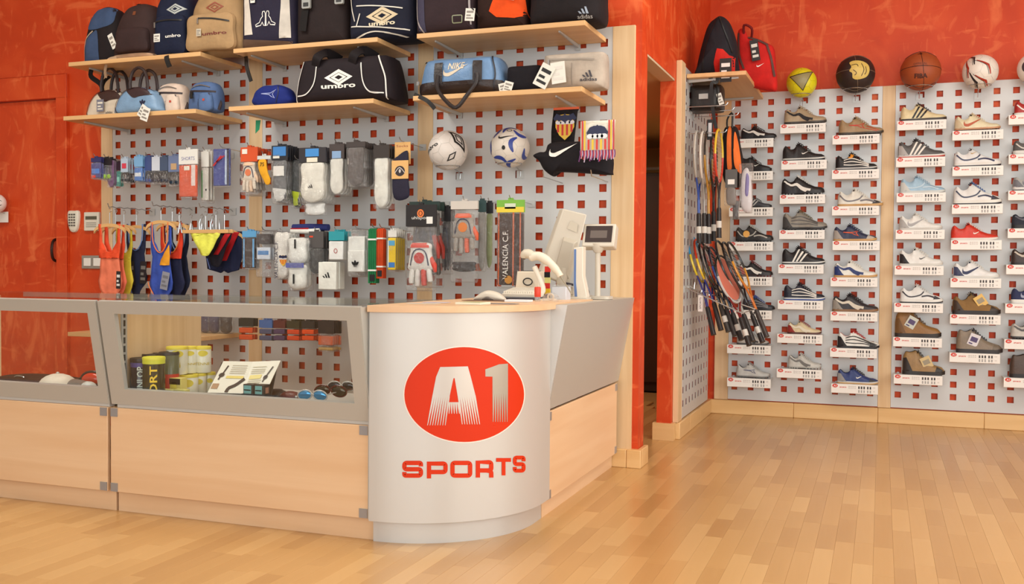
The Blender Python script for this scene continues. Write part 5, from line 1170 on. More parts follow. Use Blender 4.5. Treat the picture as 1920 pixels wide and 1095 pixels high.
def k_goggle(c, strapc=(30, 30, 40)):
    def fn(t, w, z0, z1, dd):
        h = z1 - z0
        for s in (-1, 1): obj('lens', puff(ell(w * .2, h * .16, s * w * .23, z0 + h * .25, 16), .008, .004, 3, 2.5), mat(c, .12), t)
        obj('head_strap', MB().tube(curve([(-w * .42, 0, z0 + h * .3), (-w * .3, 0, z0 + h * .8), (0, 0, z0 + h * .95), (w * .3, 0, z0 + h * .8), (w * .42, 0, z0 + h * .3)], 14), .0035, 6), P(*strapc), t)
        obj('bridge', MB().tube([(-w * .05, 0, z0 + h * .26), (w * .05, 0, z0 + h * .26)], .003), P(*strapc), t)
    return fn
def k_multi(*ks):
    def fn(t, w, z0, z1, dd):
        for k, a, b in ks: k(t, w, z0 + (z1 - z0) * a, z0 + (z1 - z0) * b, dd)
    return fn
def pack(what, u0, u1, v0, v1, y, head=None, hf=.2, content=None, n=0, d=.026, gap=.03, bag=True, cols=(), htxt=None, hc=(236, 232, 224), wall=0.0, zb=None, mkhook=True, shelf=False):
    """a hanging pack: header card, crinkled bag, contents; n more of the same on the hook behind it"""
    x, z, w, h = fit(u0, u1, v0, v1, y)
    t = thing('hanging_pack', what, 'package', (x, y, z)); PK.append(t)
    hh = h * hf if head else 0
    if head:
        obj('header_card', MB().box(-w * .5, w * .5, -d * .16, d * .16, h - hh, h).box(-.012, .012, -d * .14, d * .14, h, h + .01), P(*head), t)
        if htxt: obj('header_print', flat(T(htxt, min(hh * .3, .02), 0, h - hh * .62, min(w * .7, .1)), 0, -d * .17, 0), P(*hc), t, raw=True)
    if bag: bagshell(t, w * .98, h - hh, d, 0, sd=u0)
    if content: content(t, w, h * .03, h - hh * 1.02, d)
    c_prints(t, w, 0, h, -d * .17 - .0008 if head else -d * .5, cols)
    if mkhook: hook(x, z + h + .004, y, 'carrying the ' + ' '.join(what.split()[:9]), wall)
    key = 'more packs behind the ' + ' '.join(what.split()[:10])
    for k in range(n):
        dup(t, (x + random.uniform(-.004, .004), y + gap * (k + 1), z + random.uniform(-.003, .003)), random.uniform(-.03, .03), ['nearest', 'second', 'third', 'fourth', 'fifth', 'sixth'][k] + ' pack behind the ' + ' '.join(what.split()[:11]), group=key)
    return t, w, h
Y1 = -.25
wh = (226, 222, 214)
pack('purple swimming accessory pack at the far left of the upper pack row', 171, 190, 296, 336, -.30, (48, 46, 96), .2, k_box((58, 60, 130), [(.1, .9, .3, .6, (90, 130, 200)), (.1, .5, .05, .2, (220, 70, 50))], .01), 3, .014, .02)
pack('black and lime pack second from the left of the upper pack row', 191, 209, 297, 339, -.27, (34, 26, 30), .3, k_goggle((150, 190, 60)), 2, .016, .02)
pack('glossy purple bag hanging lowest at the left of the upper pack row', 202, 215, 300, 352, -.25, None, 0, k_sock((110, 60, 110)), 1, .02, .02)
pack('narrow teal pack at the left of the upper pack row', 217, 227, 305, 352, -.22, (60, 36, 50), .3, k_box((50, 140, 126), [(.2, .8, .3, .6, (150, 210, 190))], .008), 1, .014, .02)
pack('pale blue goggle pack with dark goggles', 227, 240, 297, 344, -.27, (176, 190, 206), .55, k_goggle((30, 30, 44)), 3, .016, .022, cols=[(.2, .8, .6, .8, (206, 60, 80))])
pack('bright blue and white pack between the goggle packs', 252, 268, 293, 342, -.27, (120, 166, 206), .4, k_box((70, 120, 190), [(.1, .9, .35, .6, (220, 226, 230))], .01), 3, .016, .022)
for i, (a, b) in enumerate(((272, 284), (285, 300), (300, 315))):
    pack(['dark blue goggle pack left of the tall grey-blue card', 'white and blue goggle pack in the middle of the goggle row', 'dark goggle pack with steel blue card'][i], a, b, 294, 346, -.25, [(66, 80, 130), (206, 210, 220), (70, 84, 110)][i], .5, k_goggle([(40, 60, 130), (60, 50, 60), (34, 40, 60)][i]), 3, .016, .022)
pack('grey-blue card with dark goggles beside the orange pack', 316, 337, 292, 350, -.25, (110, 124, 160), .52, k_goggle((28, 44, 60)), 2, .016, .022, cols=[(.25, .75, .55, .75, (196, 160, 120))])
pack('large clear pack with bright orange folded garment', 336, 371, 280, 373, -.30, wh, .3, k_box((214, 80, 36), [(.3, .62, .82, .95, (232, 226, 210)), (.72, .95, .35, .98, (226, 206, 200))], .016), 0, .026, .03, htxt='SHORTS', hc=(90, 90, 150))
pack('slim white pack with green edge right of the orange garment', 378, 392, 284, 380, -.24, wh, .3, k_box((206, 200, 190), [(.05, .2, .1, .9, (60, 150, 80)), (.6, .8, .3, .36, (30, 30, 30))], .012), 2, .02, .026)
pack('blue pack with red diagonal stripe', 400, 433, 278, 352, -.26, None, 0, k_box((44, 62, 140), [(.74, .84, .05, .95, (190, 206, 226)), (.86, .98, .02, .98, (30, 30, 50))], .016), 0, .026, .026)
for q in range(2): obj('red_stripe', MB().prism([(-.052 + .018 * q, .12 + .02 * q), (-.04 + .018 * q, .12 + .02 * q), (.012 + .02 * q, .175), (-.0 + .02 * q, .175)], -.0175, -.0165, 'y'), P(190, 40, 36), COL.objects[-1].parent if False else PK[-1])
pack('clear bag of white gloves with orange header card', 452, 484, 276, 366, -.26, (214, 84, 40), .3, k_glove((222, 206, 186), (226, 190, 160), (214, 120, 80)), 3, .03, .03, cols=[(.1, .4, .86, .96, (236, 230, 216))])
pack('bright yellow toddler sock hanging unwrapped', 483, 508, 292, 348, -.28, (206, 210, 206), .12, k_foot((232, 160, 30)), 0, .02, bag=False)
pack('grey and charcoal sock pack with blue header', 510, 540, 273, 382, -.28, (40, 40, 46), .25, k_sock((96, 96, 98), (206, 204, 200), (214, 210, 204)), 6, .026, .022, cols=[(.1, .9, .82, .98, (66, 130, 196)), (.1, .5, .78, .84, (226, 222, 210))])
pack('black and lime patterned sock pack', 546, 566, 300, 390, -.22, None, 0, k_sock((40, 44, 46), (176, 190, 40)), 1, .024)
t, w, h = pack('white sports socks with black crest marks and blue header', 562, 612, 277, 382, -.31, (50, 46, 50), .26, k_sock((226, 218, 206), None, None, bars(.03)), 3, .05, .03, cols=[(.25, .75, .84, .98, (70, 140, 206)), (.3, .7, .74, .82, (228, 220, 200))])
pack('white ankle socks in a bag below the crested white socks', 571, 612, 380, 404, -.29, None, 0, k_sock((232, 228, 220)), 0, .03, mkhook=False)
pack('white insoles in a clear bag left of the dark grey sock', 618, 646, 270, 366, -.28, (74, 64, 62), .28, k_sock((224, 218, 208)), 3, .026, cols=[(.2, .8, .72, .86, (140, 170, 206))])
pack('dark grey slipper sock with blue label in a clear bag', 650, 685, 266, 350, -.31, (66, 58, 56), .12, k_sock((84, 76, 74)), 5, .03, .024, cols=[(.35, .85, .6, .78, (80, 150, 210)), (.1, .5, .5, .64, (232, 224, 210))])
pack('long white sock in a clear bag hanging low beside the navy sock', 701, 730, 272, 392, -.28, (56, 48, 44), .2, k_sock((226, 220, 210)), 2, .03, .03)
t, w, h = pack('navy sock wrapped in a beige printed card', 737, 768, 266, 370, -.26, None, 0, None, 0, .02, bag=False)
ob = puff(smooth(xf([(-.45, 0), (.45, 0), (.45, .3), (.42, .75), (.3, .84), (-.2, .75), (-.48, .62)], w, h), 36), .012, .008, 5, 3, .05, 2); obj('sock', ob, mat((34, 30, 50), .85, 0, 'knit'), t)
obj('card', MB().box(-w * .5, w * .5, -.016, -.0135, h * .33, h * .66).box(-w * .45, w * .5, .009, .011, h * .6, h), P(226, 176, 110), t)
obj('card_print', flat(poly2(ell(w * .3, w * .28)), 0, -.0168, h * .47), P(50, 40, 44), t, raw=True); obj('card_print_light', flat(join2(ribbon(curve([(-w * .3, -.01), (-.002, .018), (w * .3, -.01)], 8), .004), ell(.006, .01)), 0, -.0174, h * .47), P(206, 196, 190), t, raw=True)
obj('card_title', flat(T('Socks', .012, 0, 0, w * .7), 0, .0085, h * .93), P(140, 50, 40), t, raw=True)
# second row
pack('blue boxed pack with dark brown item beside the swim trunks', 455, 481, 433, 506, -.24, (96, 160, 206), .16, k_box((60, 40, 34), [(.1, .2, .05, .95, (100, 170, 220)), (.82, .95, .05, .95, (100, 170, 220))], .02), 1, .03)
pack('crinkled clear bag with white and blue sports cap', 482, 509, 433, 520, -.25, None, 0, k_multi((k_box((60, 50, 50)), .7, .95), (k_box((206, 212, 222), [(.1, .9, .4, .7, (70, 130, 190))]), .35, .65)), 2, .04)
t, w, h = pack('white football sock pack with striped crest and vertical lettering', 514, 545, 436, 524, -.26, None, 0, k_sock((226, 218, 210)), 2, .028)
obj('lettering', flat(T('VALENCIA C.F.', w * .2, 0, 0, h * .8, PI / 2), -w * .28, -.016, h * .42), P(50, 50, 76), t, raw=True)
def shield(w_): return [(-.5 * w_, .6 * w_), (0, .66 * w_), (.5 * w_, .6 * w_), (.5 * w_, 0), (.3 * w_, -.4 * w_), (0, -.66 * w_), (-.3 * w_, -.4 * w_), (-.5 * w_, 0)]
def crest(t, x, y, z, s):
    obj('crest_field', flat(poly2(shield(s)), x, y, z), P(236, 190, 60), t, raw=True)
    obj('crest_stripes', flat(join2(*[[(q * s - .055 * s, -(.5 - abs(q) * .7) * s), (q * s + .055 * s, -(.5 - abs(q) * .7) * s), (q * s + .055 * s, .18 * s), (q * s - .055 * s, .18 * s)] for q in (-.36, -.12, .12, .36)]), x, y - .0008, z), P(206, 46, 36), t, raw=True)
    bat = [(0, .72), (.06, .62), (.2, .6), (.45, .7), (.62, .45), (.5, .3), (.42, .38), (.3, .28), (.2, .36), (0, .24), (-.2, .36), (-.3, .28), (-.42, .38), (-.5, .3), (-.62, .45), (-.45, .7), (-.2, .6), (-.06, .62)]
    obj('crest_emblem', flat(poly2(xf(bat, s)), x, y - .0014, z), P(30, 34, 70), t, raw=True)
    obj('crest_cloud', flat(join2(*[ell(.16 * s, .1 * s, q * s, .24 * s, 14) for q in (-.34, -.1, .14, .36)]), x, y - .0011, z), P(226, 222, 226), t, raw=True)
crest(t, w * .15, -.017, h * .4, w * .42)
t, w, h = pack('rolled white football socks with two black stripes', 540, 578, 446, 546, -.29, None, 0, k_multi((k_sock((232, 226, 216)), .5, 1), (k_sock((230, 224, 214)), 0, .48)), 1, .06, .05)
obj('stripe', MB().box(-.004, .004, -.033, -.029, h * .8, h * .97).box(-.012, -.004, -.033, -.029, h * .14, h * .32), M_BLACK, t); obj('band', MB().box(-w * .45, w * .42, -.031, -.028, h * .44, h * .53), P(90, 96, 160), t)
pack('black rubber cords in a clear bag under a grey card', 580, 607, 434, 515, -.25, (84, 78, 76), .38, k_multi(*[(k_sock((40, 34, 32)), 0, 1)]), 2, .03, cols=[(.05, .3, .86, .9, (214, 70, 40))])
t, w, h = pack('flat white wristband box with three black bars', 598, 634, 490, 546, -.27, None, 0, k_box((228, 222, 212), (), .03), 2, .034, bag=False, mkhook=False); obj('print', flat(bars(w * .4), 0, -.0165, h * .45), M_BLACK, t, raw=True)
# rolled towels on top
x, z, w, h = fit(550, 616, 420, 437, -.22)
t = thing('rolled_towel', 'rolled towel in navy, red and white lying on the hooks', 'towel', (x, -.22, z))
obj('roll', MB().tube([(-w / 2, 0, h * .62), (0, 0, h * .66), (w / 2, 0, h * .6)], h * .38, 12), F(44, 50, 104), t); obj('roll', MB().tube([(-w / 2, -.02, h * .22), (0, -.02, h * .2), (w * .3, -.02, h * .25)], h * .26, 12), F(228, 220, 212), t)
obj('roll', MB().tube([(-w / 2, -.024, h * .44), (w * .0, -.024, h * .46)], h * .1, 8), F(170, 30, 34), t)
t, w, h = pack('teal boxed white head band with small red mark', 617, 646, 434, 490, -.27, (44, 150, 160), .3, k_box((230, 224, 218), (), .02), 3, .024, .022, bag=False); obj('print', flat(ribbon(ell(w * .1, w * .12), .003, True), 0, -.0125, h * .35), P(170, 40, 36), t, raw=True)
t, w, h = pack('white wristbands with black trefoil emblem in a clear bag', 653, 686, 430, 519, -.28, None, 0, k_multi((k_box((228, 224, 216)), .5, .86), (k_box((232, 226, 216), (), .03), .06, .56)), 4, .038, .026)
obj('print', flat(trefoil(w * .36), 0, -.021, h * .27), M_BLACK, t, raw=True)
def belt(what, u0, u1, v0, v1, y, c):
    x, z, w, h = fit(u0, u1, v0, v1, y); t = thing('folded_belt', what, 'belt', (x, y, z))
    for k in range(4): obj('fold', MB().prism([(-.022, 0), (.022, 0), (.02, h * .97), (0, h), (-.02, h * .97)], -w * .5 + k * w * .26, -w * .5 + k * w * .26 + w * .2, 'x'), F(*c), t)
    obj('wrap', MB().box(-w * .52, w * .54, -.024, .024, h * .22, h * .25).box(-w * .52, w * .54, -.024, .024, h * .78, h * .81), M_WHITE, t); obj('label', MB().box(-.01, w * .4, -.0255, -.0225, h * .04, h * .16), M_BLACK, t)
    hook(x, z + h + .004, y, 'carrying the ' + ' '.join(what.split()[:7]))
belt('folded green cloth belt hanging beside the orange one', 694, 708, 428, 531, -.27, (36, 116, 70)); belt('folded orange-red cloth belt right of the green one', 709, 721, 428, 522, -.26, (206, 74, 34))
pack('yellow, green and blue striped pack next to the goalkeeper gloves', 728, 744, 432, 510, -.26, wh, .16, k_box((230, 190, 60), [(.1, .9, .1, .25, (60, 120, 190)), (.1, .9, .75, .9, (90, 160, 200)), (.02, .14, .1, .9, (220, 226, 220))], .02), 4, .02, .022)
# goalkeeper gloves and scarf bag
GC = (232, 226, 216)
t, w, h = pack('white goalkeeper gloves in a bag under a black header card', 762, 818, 384, 546, -.33, (34, 28, 28), .25, k_multi((k_glove((222, 216, 208), (206, 60, 40), (190, 50, 44)), .0, .75)), 0, .05, htxt='uhlsport')
obj('emblem', flat(join2(ribbon(ell(w * .09, w * .1), .008, True), ell(w * .045, w * .06)), 0, -.011, h * .9), P(224, 120, 60), t, raw=True); obj('price_sticker', MB().box(w * .2, w * .4, -.0105, -.009, h * .78, h * .86), M_WHITE, t)
pack('dark goalkeeper gloves pack with green-black header behind the white gloves', 768, 824, 378, 540, -.27, (36, 54, 48), .1, k_glove((60, 50, 50), (190, 60, 44), (60, 60, 70)), 1, .04, .05, htxt='SELECT')
pack('narrow black glove pack right of the goalkeeper gloves', 828, 846, 390, 515, -.2, (34, 30, 32), .2, k_glove((52, 48, 50), (80, 74, 74), (90, 80, 80)), 1, .04)
t, w, h = pack('orange, grey and lime gloves in a clear bag', 846, 896, 377, 530, -.31, (206, 196, 186), .1, k_multi((k_glove((150, 140, 130), (214, 84, 40), (206, 120, 60)), .35, .95), (k_sock((44, 40, 42)), .12, .26)), 0, .05)
pack('slim grey glove pack with dark green header', 897, 911, 376, 510, -.25, (40, 66, 66), .16, k_sock((150, 146, 140)), 0, .03); pack('slim clear glove pack with black header and lime trim', 912, 924, 380, 505, -.2, (30, 30, 32), .16, k_sock((150, 160, 110)), 0, .03)
t, w, h = pack('black football scarf in a glossy bag with green and yellow header', 932, 983, 375, 541, -.31, (120, 176, 60), .14, k_box((52, 32, 28), [(.04, .09, .0, 1, (190, 90, 44)), (.62, .68, 0, 1, (190, 90, 44)), (.9, .95, 0, 1, (190, 90, 44))], .03), 0, .05, cols=[(.0, 1, .86, .92, (226, 200, 60)), (.3, .7, .9, .96, (206, 214, 190))])
obj('lettering', flat(T('VALENCIA C.F.', w * .2, 0, 0, h * .55, PI / 2), -w * .12, -.028, h * .38), P(226, 220, 210), t, raw=True)
obj('gold_seal', flat(poly2(ell(.02, .02)), -.0, -.028, h * .1), P(190, 130, 50), t, raw=True)
# shirt roll, scarf, crest flag top right
x, z, w, h = fit(1001, 1151, 266, 330, -.24)
t = thing('rolled_shirt', 'black rolled sports shirt with white swoosh on two prongs', 'shirt', (x, -.24, z))
b = puff(smooth(xf([(-.5, .62), (-.42, .72), (-.34, .74), (-.28, .98), (0, 1), (.3, .95), (.48, .6), (.49, .1), (.46, .0), (.1, .08), (-.2, .12), (-.25, .0), (-.36, .2), (-.42, .45)], w, h), 56), .06, .06, 7, 3, .12, 4)
b.v = [Vector((v.x, v.y, v.z)) for v in b.v]; obj('body', b, F(26, 22, 26), t)
decal('emblem', poly2(xf(swoosh(), .135, .11)), b, M_WHITE, t, (-w * .08, 0, h * .7), off=.003)
for u in (1030, 1115):
    p = at_y(u, 312, -.3); q = at_y(u + 25, 328, 0)
    tt = thing('display_hook', 'prong with raised tip under the %s of the black rolled shirt' % ('left half' if u < 1100 else 'right half'), 'hook', (q.x, -.003, z + .0))
    obj('prong', MB().tube([(0, 0, -.012), (0, -.3, -.008), (0, -.315, .02)], .003), M_STEEL, tt)
x, z, w, h = fit(1034, 1087, 203, 275, -.2)
t = thing('football_pennant', 'black football pennant with orange edge and striped crest', 'pennant', (x, -.2, z))
cloth('cloth', xf([(-.5, 0), (.3, .02), (.42, .9), (.5, 1), (-.42, 1), (-.5, .4)], w, h), F(26, 20, 20), t, 0, .004)
obj('edge_trim', MB().box(-w * .42, w * .48, -.008, .004, h * .96, h * 1.02).box(-w * .5, w * .3, -.008, .004, -.004, .008), P(214, 90, 40), t); crest(t, -.0, -.012, h * .5, w * .66)
x, z, w, h = fit(1088, 1153, 226, 300, -.33)
t = thing('football_scarf', 'white football scarf with crest and purple fringe', 'scarf', (x, -.33, z))
cloth('cloth', xf([(-.5, .25), (.45, .2), (.5, 1), (-.5, 1)], w, h), F(228, 218, 204), t, 0, .003)
obj('bat_print', flat(poly2(xf([(0, .62), (.06, .56), (.2, .56), (.42, .48), (.6, .2), (.5, -.02), (-.5, -.02), (-.6, .2), (-.42, .48), (-.2, .56), (-.06, .56)], w * .52)), -.0, -.007, h * .6), P(34, 38, 70), t, raw=True)
obj('cloud_print', flat(join2(*[ell(w * .1, w * .07, q * w, 0, 12) for q in (-.2, -.06, .08, .2)]), 0, -.0085, h * .6), P(226, 226, 230), t, raw=True)
for q, c in ((-.45, (206, 50, 40)), (-.38, (236, 190, 50)), (.32, (206, 50, 40)), (.38, (236, 190, 50)), (.45, (190, 44, 60))): obj('stripe', MB().box(q * w, q * w + w * .04, -.0075, -.005, h * .25, h), P(*c), t)
for q in (-.24, -.12, 0, .12, .24): obj('stripe', MB().box(q * w - w * .035, q * w + w * .02, -.0078, -.0055, h * .26, h * .52), P(*((206, 50, 40) if q in (-.24, 0, .24) else (236, 190, 50))), t)
fr = MB()
for i in range(34):
    q = -.5 + i / 33; fr.tube([(q * w, 0, h * .25), (q * w + .003, -.006, h * .14), (q * w + random.uniform(-.006, .006), -.004, random.uniform(-.01, .012))], .003, 4, m=i % 3)
o = obj('fringe', fr, [P(110, 50, 110), P(196, 60, 60), P(190, 170, 190)], t); o['kind'] = 'stuff'
p = at_y(1113, 238, -.03); 
# ------------------------------------------------------------------ swimwear
M_HANG = wood('hanger_wood', (222, 176, 116), (206, 156, 98), 0, .4, 12)
def rail(u0, v0, u1, v1, y0, what):
    a = at_y(u0, v0, y0); t = thing('display_hook', 'notched wire rail ' + what, 'hook', (a.x, -.003, a.z), group='wire hooks on the left wall boards')
    pts = [(0, 0, -.01)] + [(0, y0 * k / 12, (.003 if k % 2 else -.003)) for k in range(1, 13)] + [(0, y0 - .01, .02)]
    obj('prong', MB().tube(pts, .0028, 6), M_STEEL, t); obj('plate', MB().box(-.02, .02, -.003, 0, -.03, .01), mat((196, 194, 190), .35, .3), t)
    return a
def hanger(t, w, ztop, zr, clip=False):
    """wooden hanger in local space: arms at ztop, hook up to zr"""
    if not clip:
        for s in (-1, 1):
            pts = curve([(0, 0, ztop), (s * w * .2, 0, ztop - .004), (s * w * .42, 0, ztop - .02), (s * w * .5, 0, ztop - .038)], 8)
            obj('hanger_arm', MB().loft([[(p[0], -.006, p[2] - .009), (p[0], .006, p[2] - .009), (p[0], .006, p[2] + .009), (p[0], -.006, p[2] + .009)] for p in pts]), M_HANG, t)
    else:
        obj('hanger_bar', MB().box(-w * .5, w * .5, -.007, .007, ztop - .01, ztop + .01), M_HANG, t, bevel=.002)
        for s in (-1, 1): obj('clip', MB().tube([(s * w * .12, -.002, ztop + .01), (s * w * .12, -.006, ztop + .045), (s * w * .1, -.002, ztop + .07)], [.006, .004, .003], 8), M_STEEL, t)
    obj('hanger_hook', MB().tube([(0, 0, ztop), (0, 0, zr - .02)] + [(.011 * math.sin(a) , 0, zr - .008 + .011 * -math.cos(a)) for a in (.6, 1.4, 2.2, 3.0, 3.8)], .0022, 6), M_STEEL, t)
def suit(what, u0, u1, v0, v1, y, vh, vr, c, c2=None, trim=None, style='suit', sd=0, extra=None, hu=None):
    x, z, w, h = fit(u0, u1, v0, v1, y); t = thing('swimsuit' if style != 'brief' else 'swim_briefs', what, 'swimwear', (x, y, z))
    zt2 = at_y((u0 + u1) / 2, vh, y).z - z; zr = at_y((u0 + u1) / 2, vr, y).z - z
    hanger(t, (hu or 1.25) * w, zt2, zr, style == 'brief')
    O = [(-.42, 1.0), (-.33, 1.0), (-.3, .78), (-.1, .66), (.1, .66), (.3, .78), (.33, 1.0), (.42, 1.0), (.44, .75), (.36, .6), (.4, .45), (.5, .3), (.44, .22), (.22, .1), (.12, 0), (-.12, 0), (-.22, .1), (-.44, .22), (-.5, .3), (-.4, .45), (-.36, .6), (-.44, .75)]
    if style == 'trunk': O = [(-.5, 1), (.5, 1), (.48, .4), (.4, .08), (.1, -.0), (.0, .05), (-.1, .0), (-.46, .1), (-.5, .5)]
    if style == 'brief': O = [(-.5, 1), (.5, 1), (.46, .82), (.3, .5), (.14, .05), (.06, 0), (-.06, 0), (-.14, .05), (-.3, .5), (-.46, .82)]
    cloth('cloth', xf(O, w, h), F(*c), t, 0, .006, .004, .02, sd)
    if c2: cloth('upper_panel', xf([(-.43, 1.0), (-.33, 1.0), (-.3, .78), (-.1, .66), (.1, .66), (.3, .78), (.33, 1.0), (.43, 1.0), (.45, .75), (.4, .58), (-.4, .58), (-.45, .75)], w, h), F(*c2), t, -.006, .005, .002, .02, sd)
    if trim: 
        obj('trim', MB().tube([(p[0], -.009, p[1]) for p in curve(xf([(-.33, 1.0), (-.3, .78), (-.1, .66), (.1, .66), (.3, .78), (.33, 1.0)], w, h), 14)], .003, 5), P(*trim), t)
        obj('trim', MB().tube([(p[0], -.009, p[1]) for p in curve(xf([(-.12, .02), (-.22, .12), (-.46, .25), (-.5, .3)], w, h), 10)], .003, 5), P(*trim), t)
    if extra: extra(t, w, h)
    return t
a = rail(205, 388, 257, 400, -.36, 'carrying the coral and navy swimsuits')
wt = lambda t, w, h: hang_tag(t, w * .42, -.012, h * .42, .03, .1, .03, (34, 28, 28), (220, 216, 210))
suit('coral swimsuit with red top, nearest on the left rail', 183, 229, 420, 572, -.34, 422, 392, (236, 120, 88), (226, 76, 40), extra=wt)
suit('coral swimsuit directly behind the front coral one', 196, 238, 422, 574, -.30, 423, 393, (230, 112, 82), (220, 74, 42), sd=2)
suit('yellow swimsuit between the coral and navy ones', 215, 250, 425, 570, -.25, 424, 395, (206, 186, 60), sd=4)
suit('navy swimsuit with light blue edging, last on the left rail', 236, 276, 420, 560, -.19, 425, 396, (36, 40, 64), trim=(96, 130, 190), sd=6, extra=lambda t, w, h: (hang_tag(t, -w * .2, -.012, h * .5, .05, .14, -.05, (44, 38, 38), (150, 140, 130)), hang_tag(t, w * .4, -.012, h * .5, .045, .13, .05, (40, 36, 38), (120, 116, 110))))
rail(288, 385, 340, 398, -.34, 'carrying the blue and red swimsuits')
suit('blue swimsuit with yellow panel and orange edging', 280, 324, 417, 577, -.33, 416, 388, (56, 78, 160), None, (230, 120, 50), extra=lambda t, w, h: (cloth('side_panel', xf([(.02, .56), (.36, .74), (.4, .6), (.38, .5), (-.02, .5)], w, h), F(228, 150, 40), t, -.007, .004, .002), hang_tag(t, w * .3, -.014, h * .42, .05, .1, .2, (140, 140, 150), (110, 110, 116))))
suit('red topped swimsuit with navy lower half and orange edging', 300, 346, 418, 577, -.27, 418, 390, (34, 36, 62), (214, 60, 34), (230, 130, 60), sd=3)
suit('navy swimsuit with light blue edge, last on the middle rail', 316, 356, 420, 570, -.2, 421, 392, (34, 38, 60), None, (120, 150, 200), sd=5)
rail(376, 388, 428, 394, -.3, 'carrying the clip hangers')
suit('yellow swim briefs clipped to a wooden hanger', 357, 414, 436, 480, -.33, 434, 398, (232, 224, 90), style='brief', sd=1, extra=None, hu=1.5)
suit('black swim trunks with red side stripes', 376, 434, 436, 500, -.27, 434, 396, (30, 26, 34), style='brief', sd=2, hu=1.1, extra=lambda t, w, h: cloth('side_panel', xf([(.1, .35), (.5, .96), (.3, .96), (-.05, .35)], w, h), F(176, 30, 36), t, -.008, .003, .002))
def tri(t, w, h):
    cloth('side_panel', xf([(-.3, .3), (.2, .98), (.42, .98), (.08, .3)], w, h), F(176, 28, 34), t, -.009, .003, .002); obj('piping', MB().tube([(-w * .44, -.01, h * .35), (-w * .36, -.01, h * .1)], .0025), P(120, 140, 200), t)
suit('navy swim shorts with red stripes beside the blue boxed pack', 386, 456, 434, 512, -.2, 433, 396, (30, 34, 60), style='trunk', sd=4, extra=tri, hu=1.0)
for i in range(4):
    p = at_y(372 + i * 13, 432, -.14 + .0 * i)
    t = thing('clip_hanger', ['foremost', 'second', 'third', 'rearmost'][i] + ' empty metal clip hanger above the yellow swim briefs', 'hanger', (p.x, -.30 + .035 * i, p.z), group='empty clip hangers above the yellow briefs')
    obj('wire', MB().tube([(-.0, 0, .0), (0, 0, .06), (.008, 0, .075), (.0, 0, .09), (-.01, 0, .08)], .002), M_STEEL, t); obj('clip', MB().tube([(-.01, 0, -.02), (-.004, 0, .02), (0, 0, .04)], [.006, .005, .003], 8), M_STEEL, t); obj('clip', MB().tube([(.014, 0, -.02), (.006, 0, .02), (0, 0, .04)], [.006, .005, .003], 8), M_STEEL, t)
# green tag hanging under the middle shelf
p = at_y(483, 250, -.35); t = thing('price_tag', 'small green tag dangling under the middle lower shelf', 'tag', (p.x, -.35, p.z))
obj('card', MB().prism([(-.014, 0), (.01, .02), (.018, .07), (-.012, .07)], 0, .002, 'y'), P(30, 130, 90), t)
# ------------------------------------------------------------------ low wall shelf and packs seen through the showcase
zq = at_y(449, 640, -.3).z
t = thing('wall_shelf', 'beech shelf below counter height, seen through the showcase glass', 'shelf', ((SHX[0][0] + SHX[0][1]) / 2, 0, zq)); w = .455
obj('board', MB().box(-w, w, -.40, -.004, 0, ST), M_SHELF, t, bevel=.002)
for s in (-.36, .29): obj('bracket', MB().box(s - .004, s + .004, -.3, -.002, -.014, 0), M_GREYMET, t)
for i, (a, b, c) in enumerate(((362, 378, (150, 150, 160)), (376, 396, (56, 52, 84)), (393, 413, (50, 46, 80)), (413, 436, (36, 26, 28)))):
    x, z, w, h = fit(a, b, 594, 634, -.12); t = thing('sock_pack', ['white and grey bagged socks at the left end of the low shelf', 'navy bagged socks second on the low shelf', 'navy bagged socks third on the low shelf', 'black bagged socks at the right end of the low shelf'][i], 'package', (x, -.12, zq + ST + .001))
    k_sock(c)(t, w, .002, .105, .05); bagshell(t, w, .112, .06, 0, sd=i)
def grip(what, u0, u1, v0, v1, y, c1, c2, n=2):
    pack(what, u0, u1, v0, v1, y, c1, .35, k_multi((k_box(c2, (), .014), .05, .5), (k_box(c2, (), .014), .52, .98)), n, .02, .022, bag=False)
grip('black card with two orange wrist weights behind the showcase', 448, 475, 597, 641, -.2, (30, 34, 30), (206, 80, 40)); grip('blue blister card with grey grips behind the showcase', 486, 511, 600, 642, -.2, (60, 100, 160), (80, 84, 110)); grip('dark red card with violet grips behind the showcase', 513, 535, 601, 642, -.2, (90, 30, 28), (80, 60, 90))
grip('black card with olive lettering and orange grips behind the showcase', 538, 562, 602, 642, -.2, (50, 46, 22), (206, 70, 34), 4); grip('black card with orange band left of the lowest pack', 566, 590, 602, 642, -.2, (34, 28, 26), (220, 76, 30), 3)
pack('tall dark pack with gold base at the right of the showcase view', 597, 626, 602, 660, -.24, (36, 26, 26), .4, k_multi((k_box((190, 150, 70)), 0, .25), (k_box((200, 90, 50)), .3, .9)), 3, .024, .024)
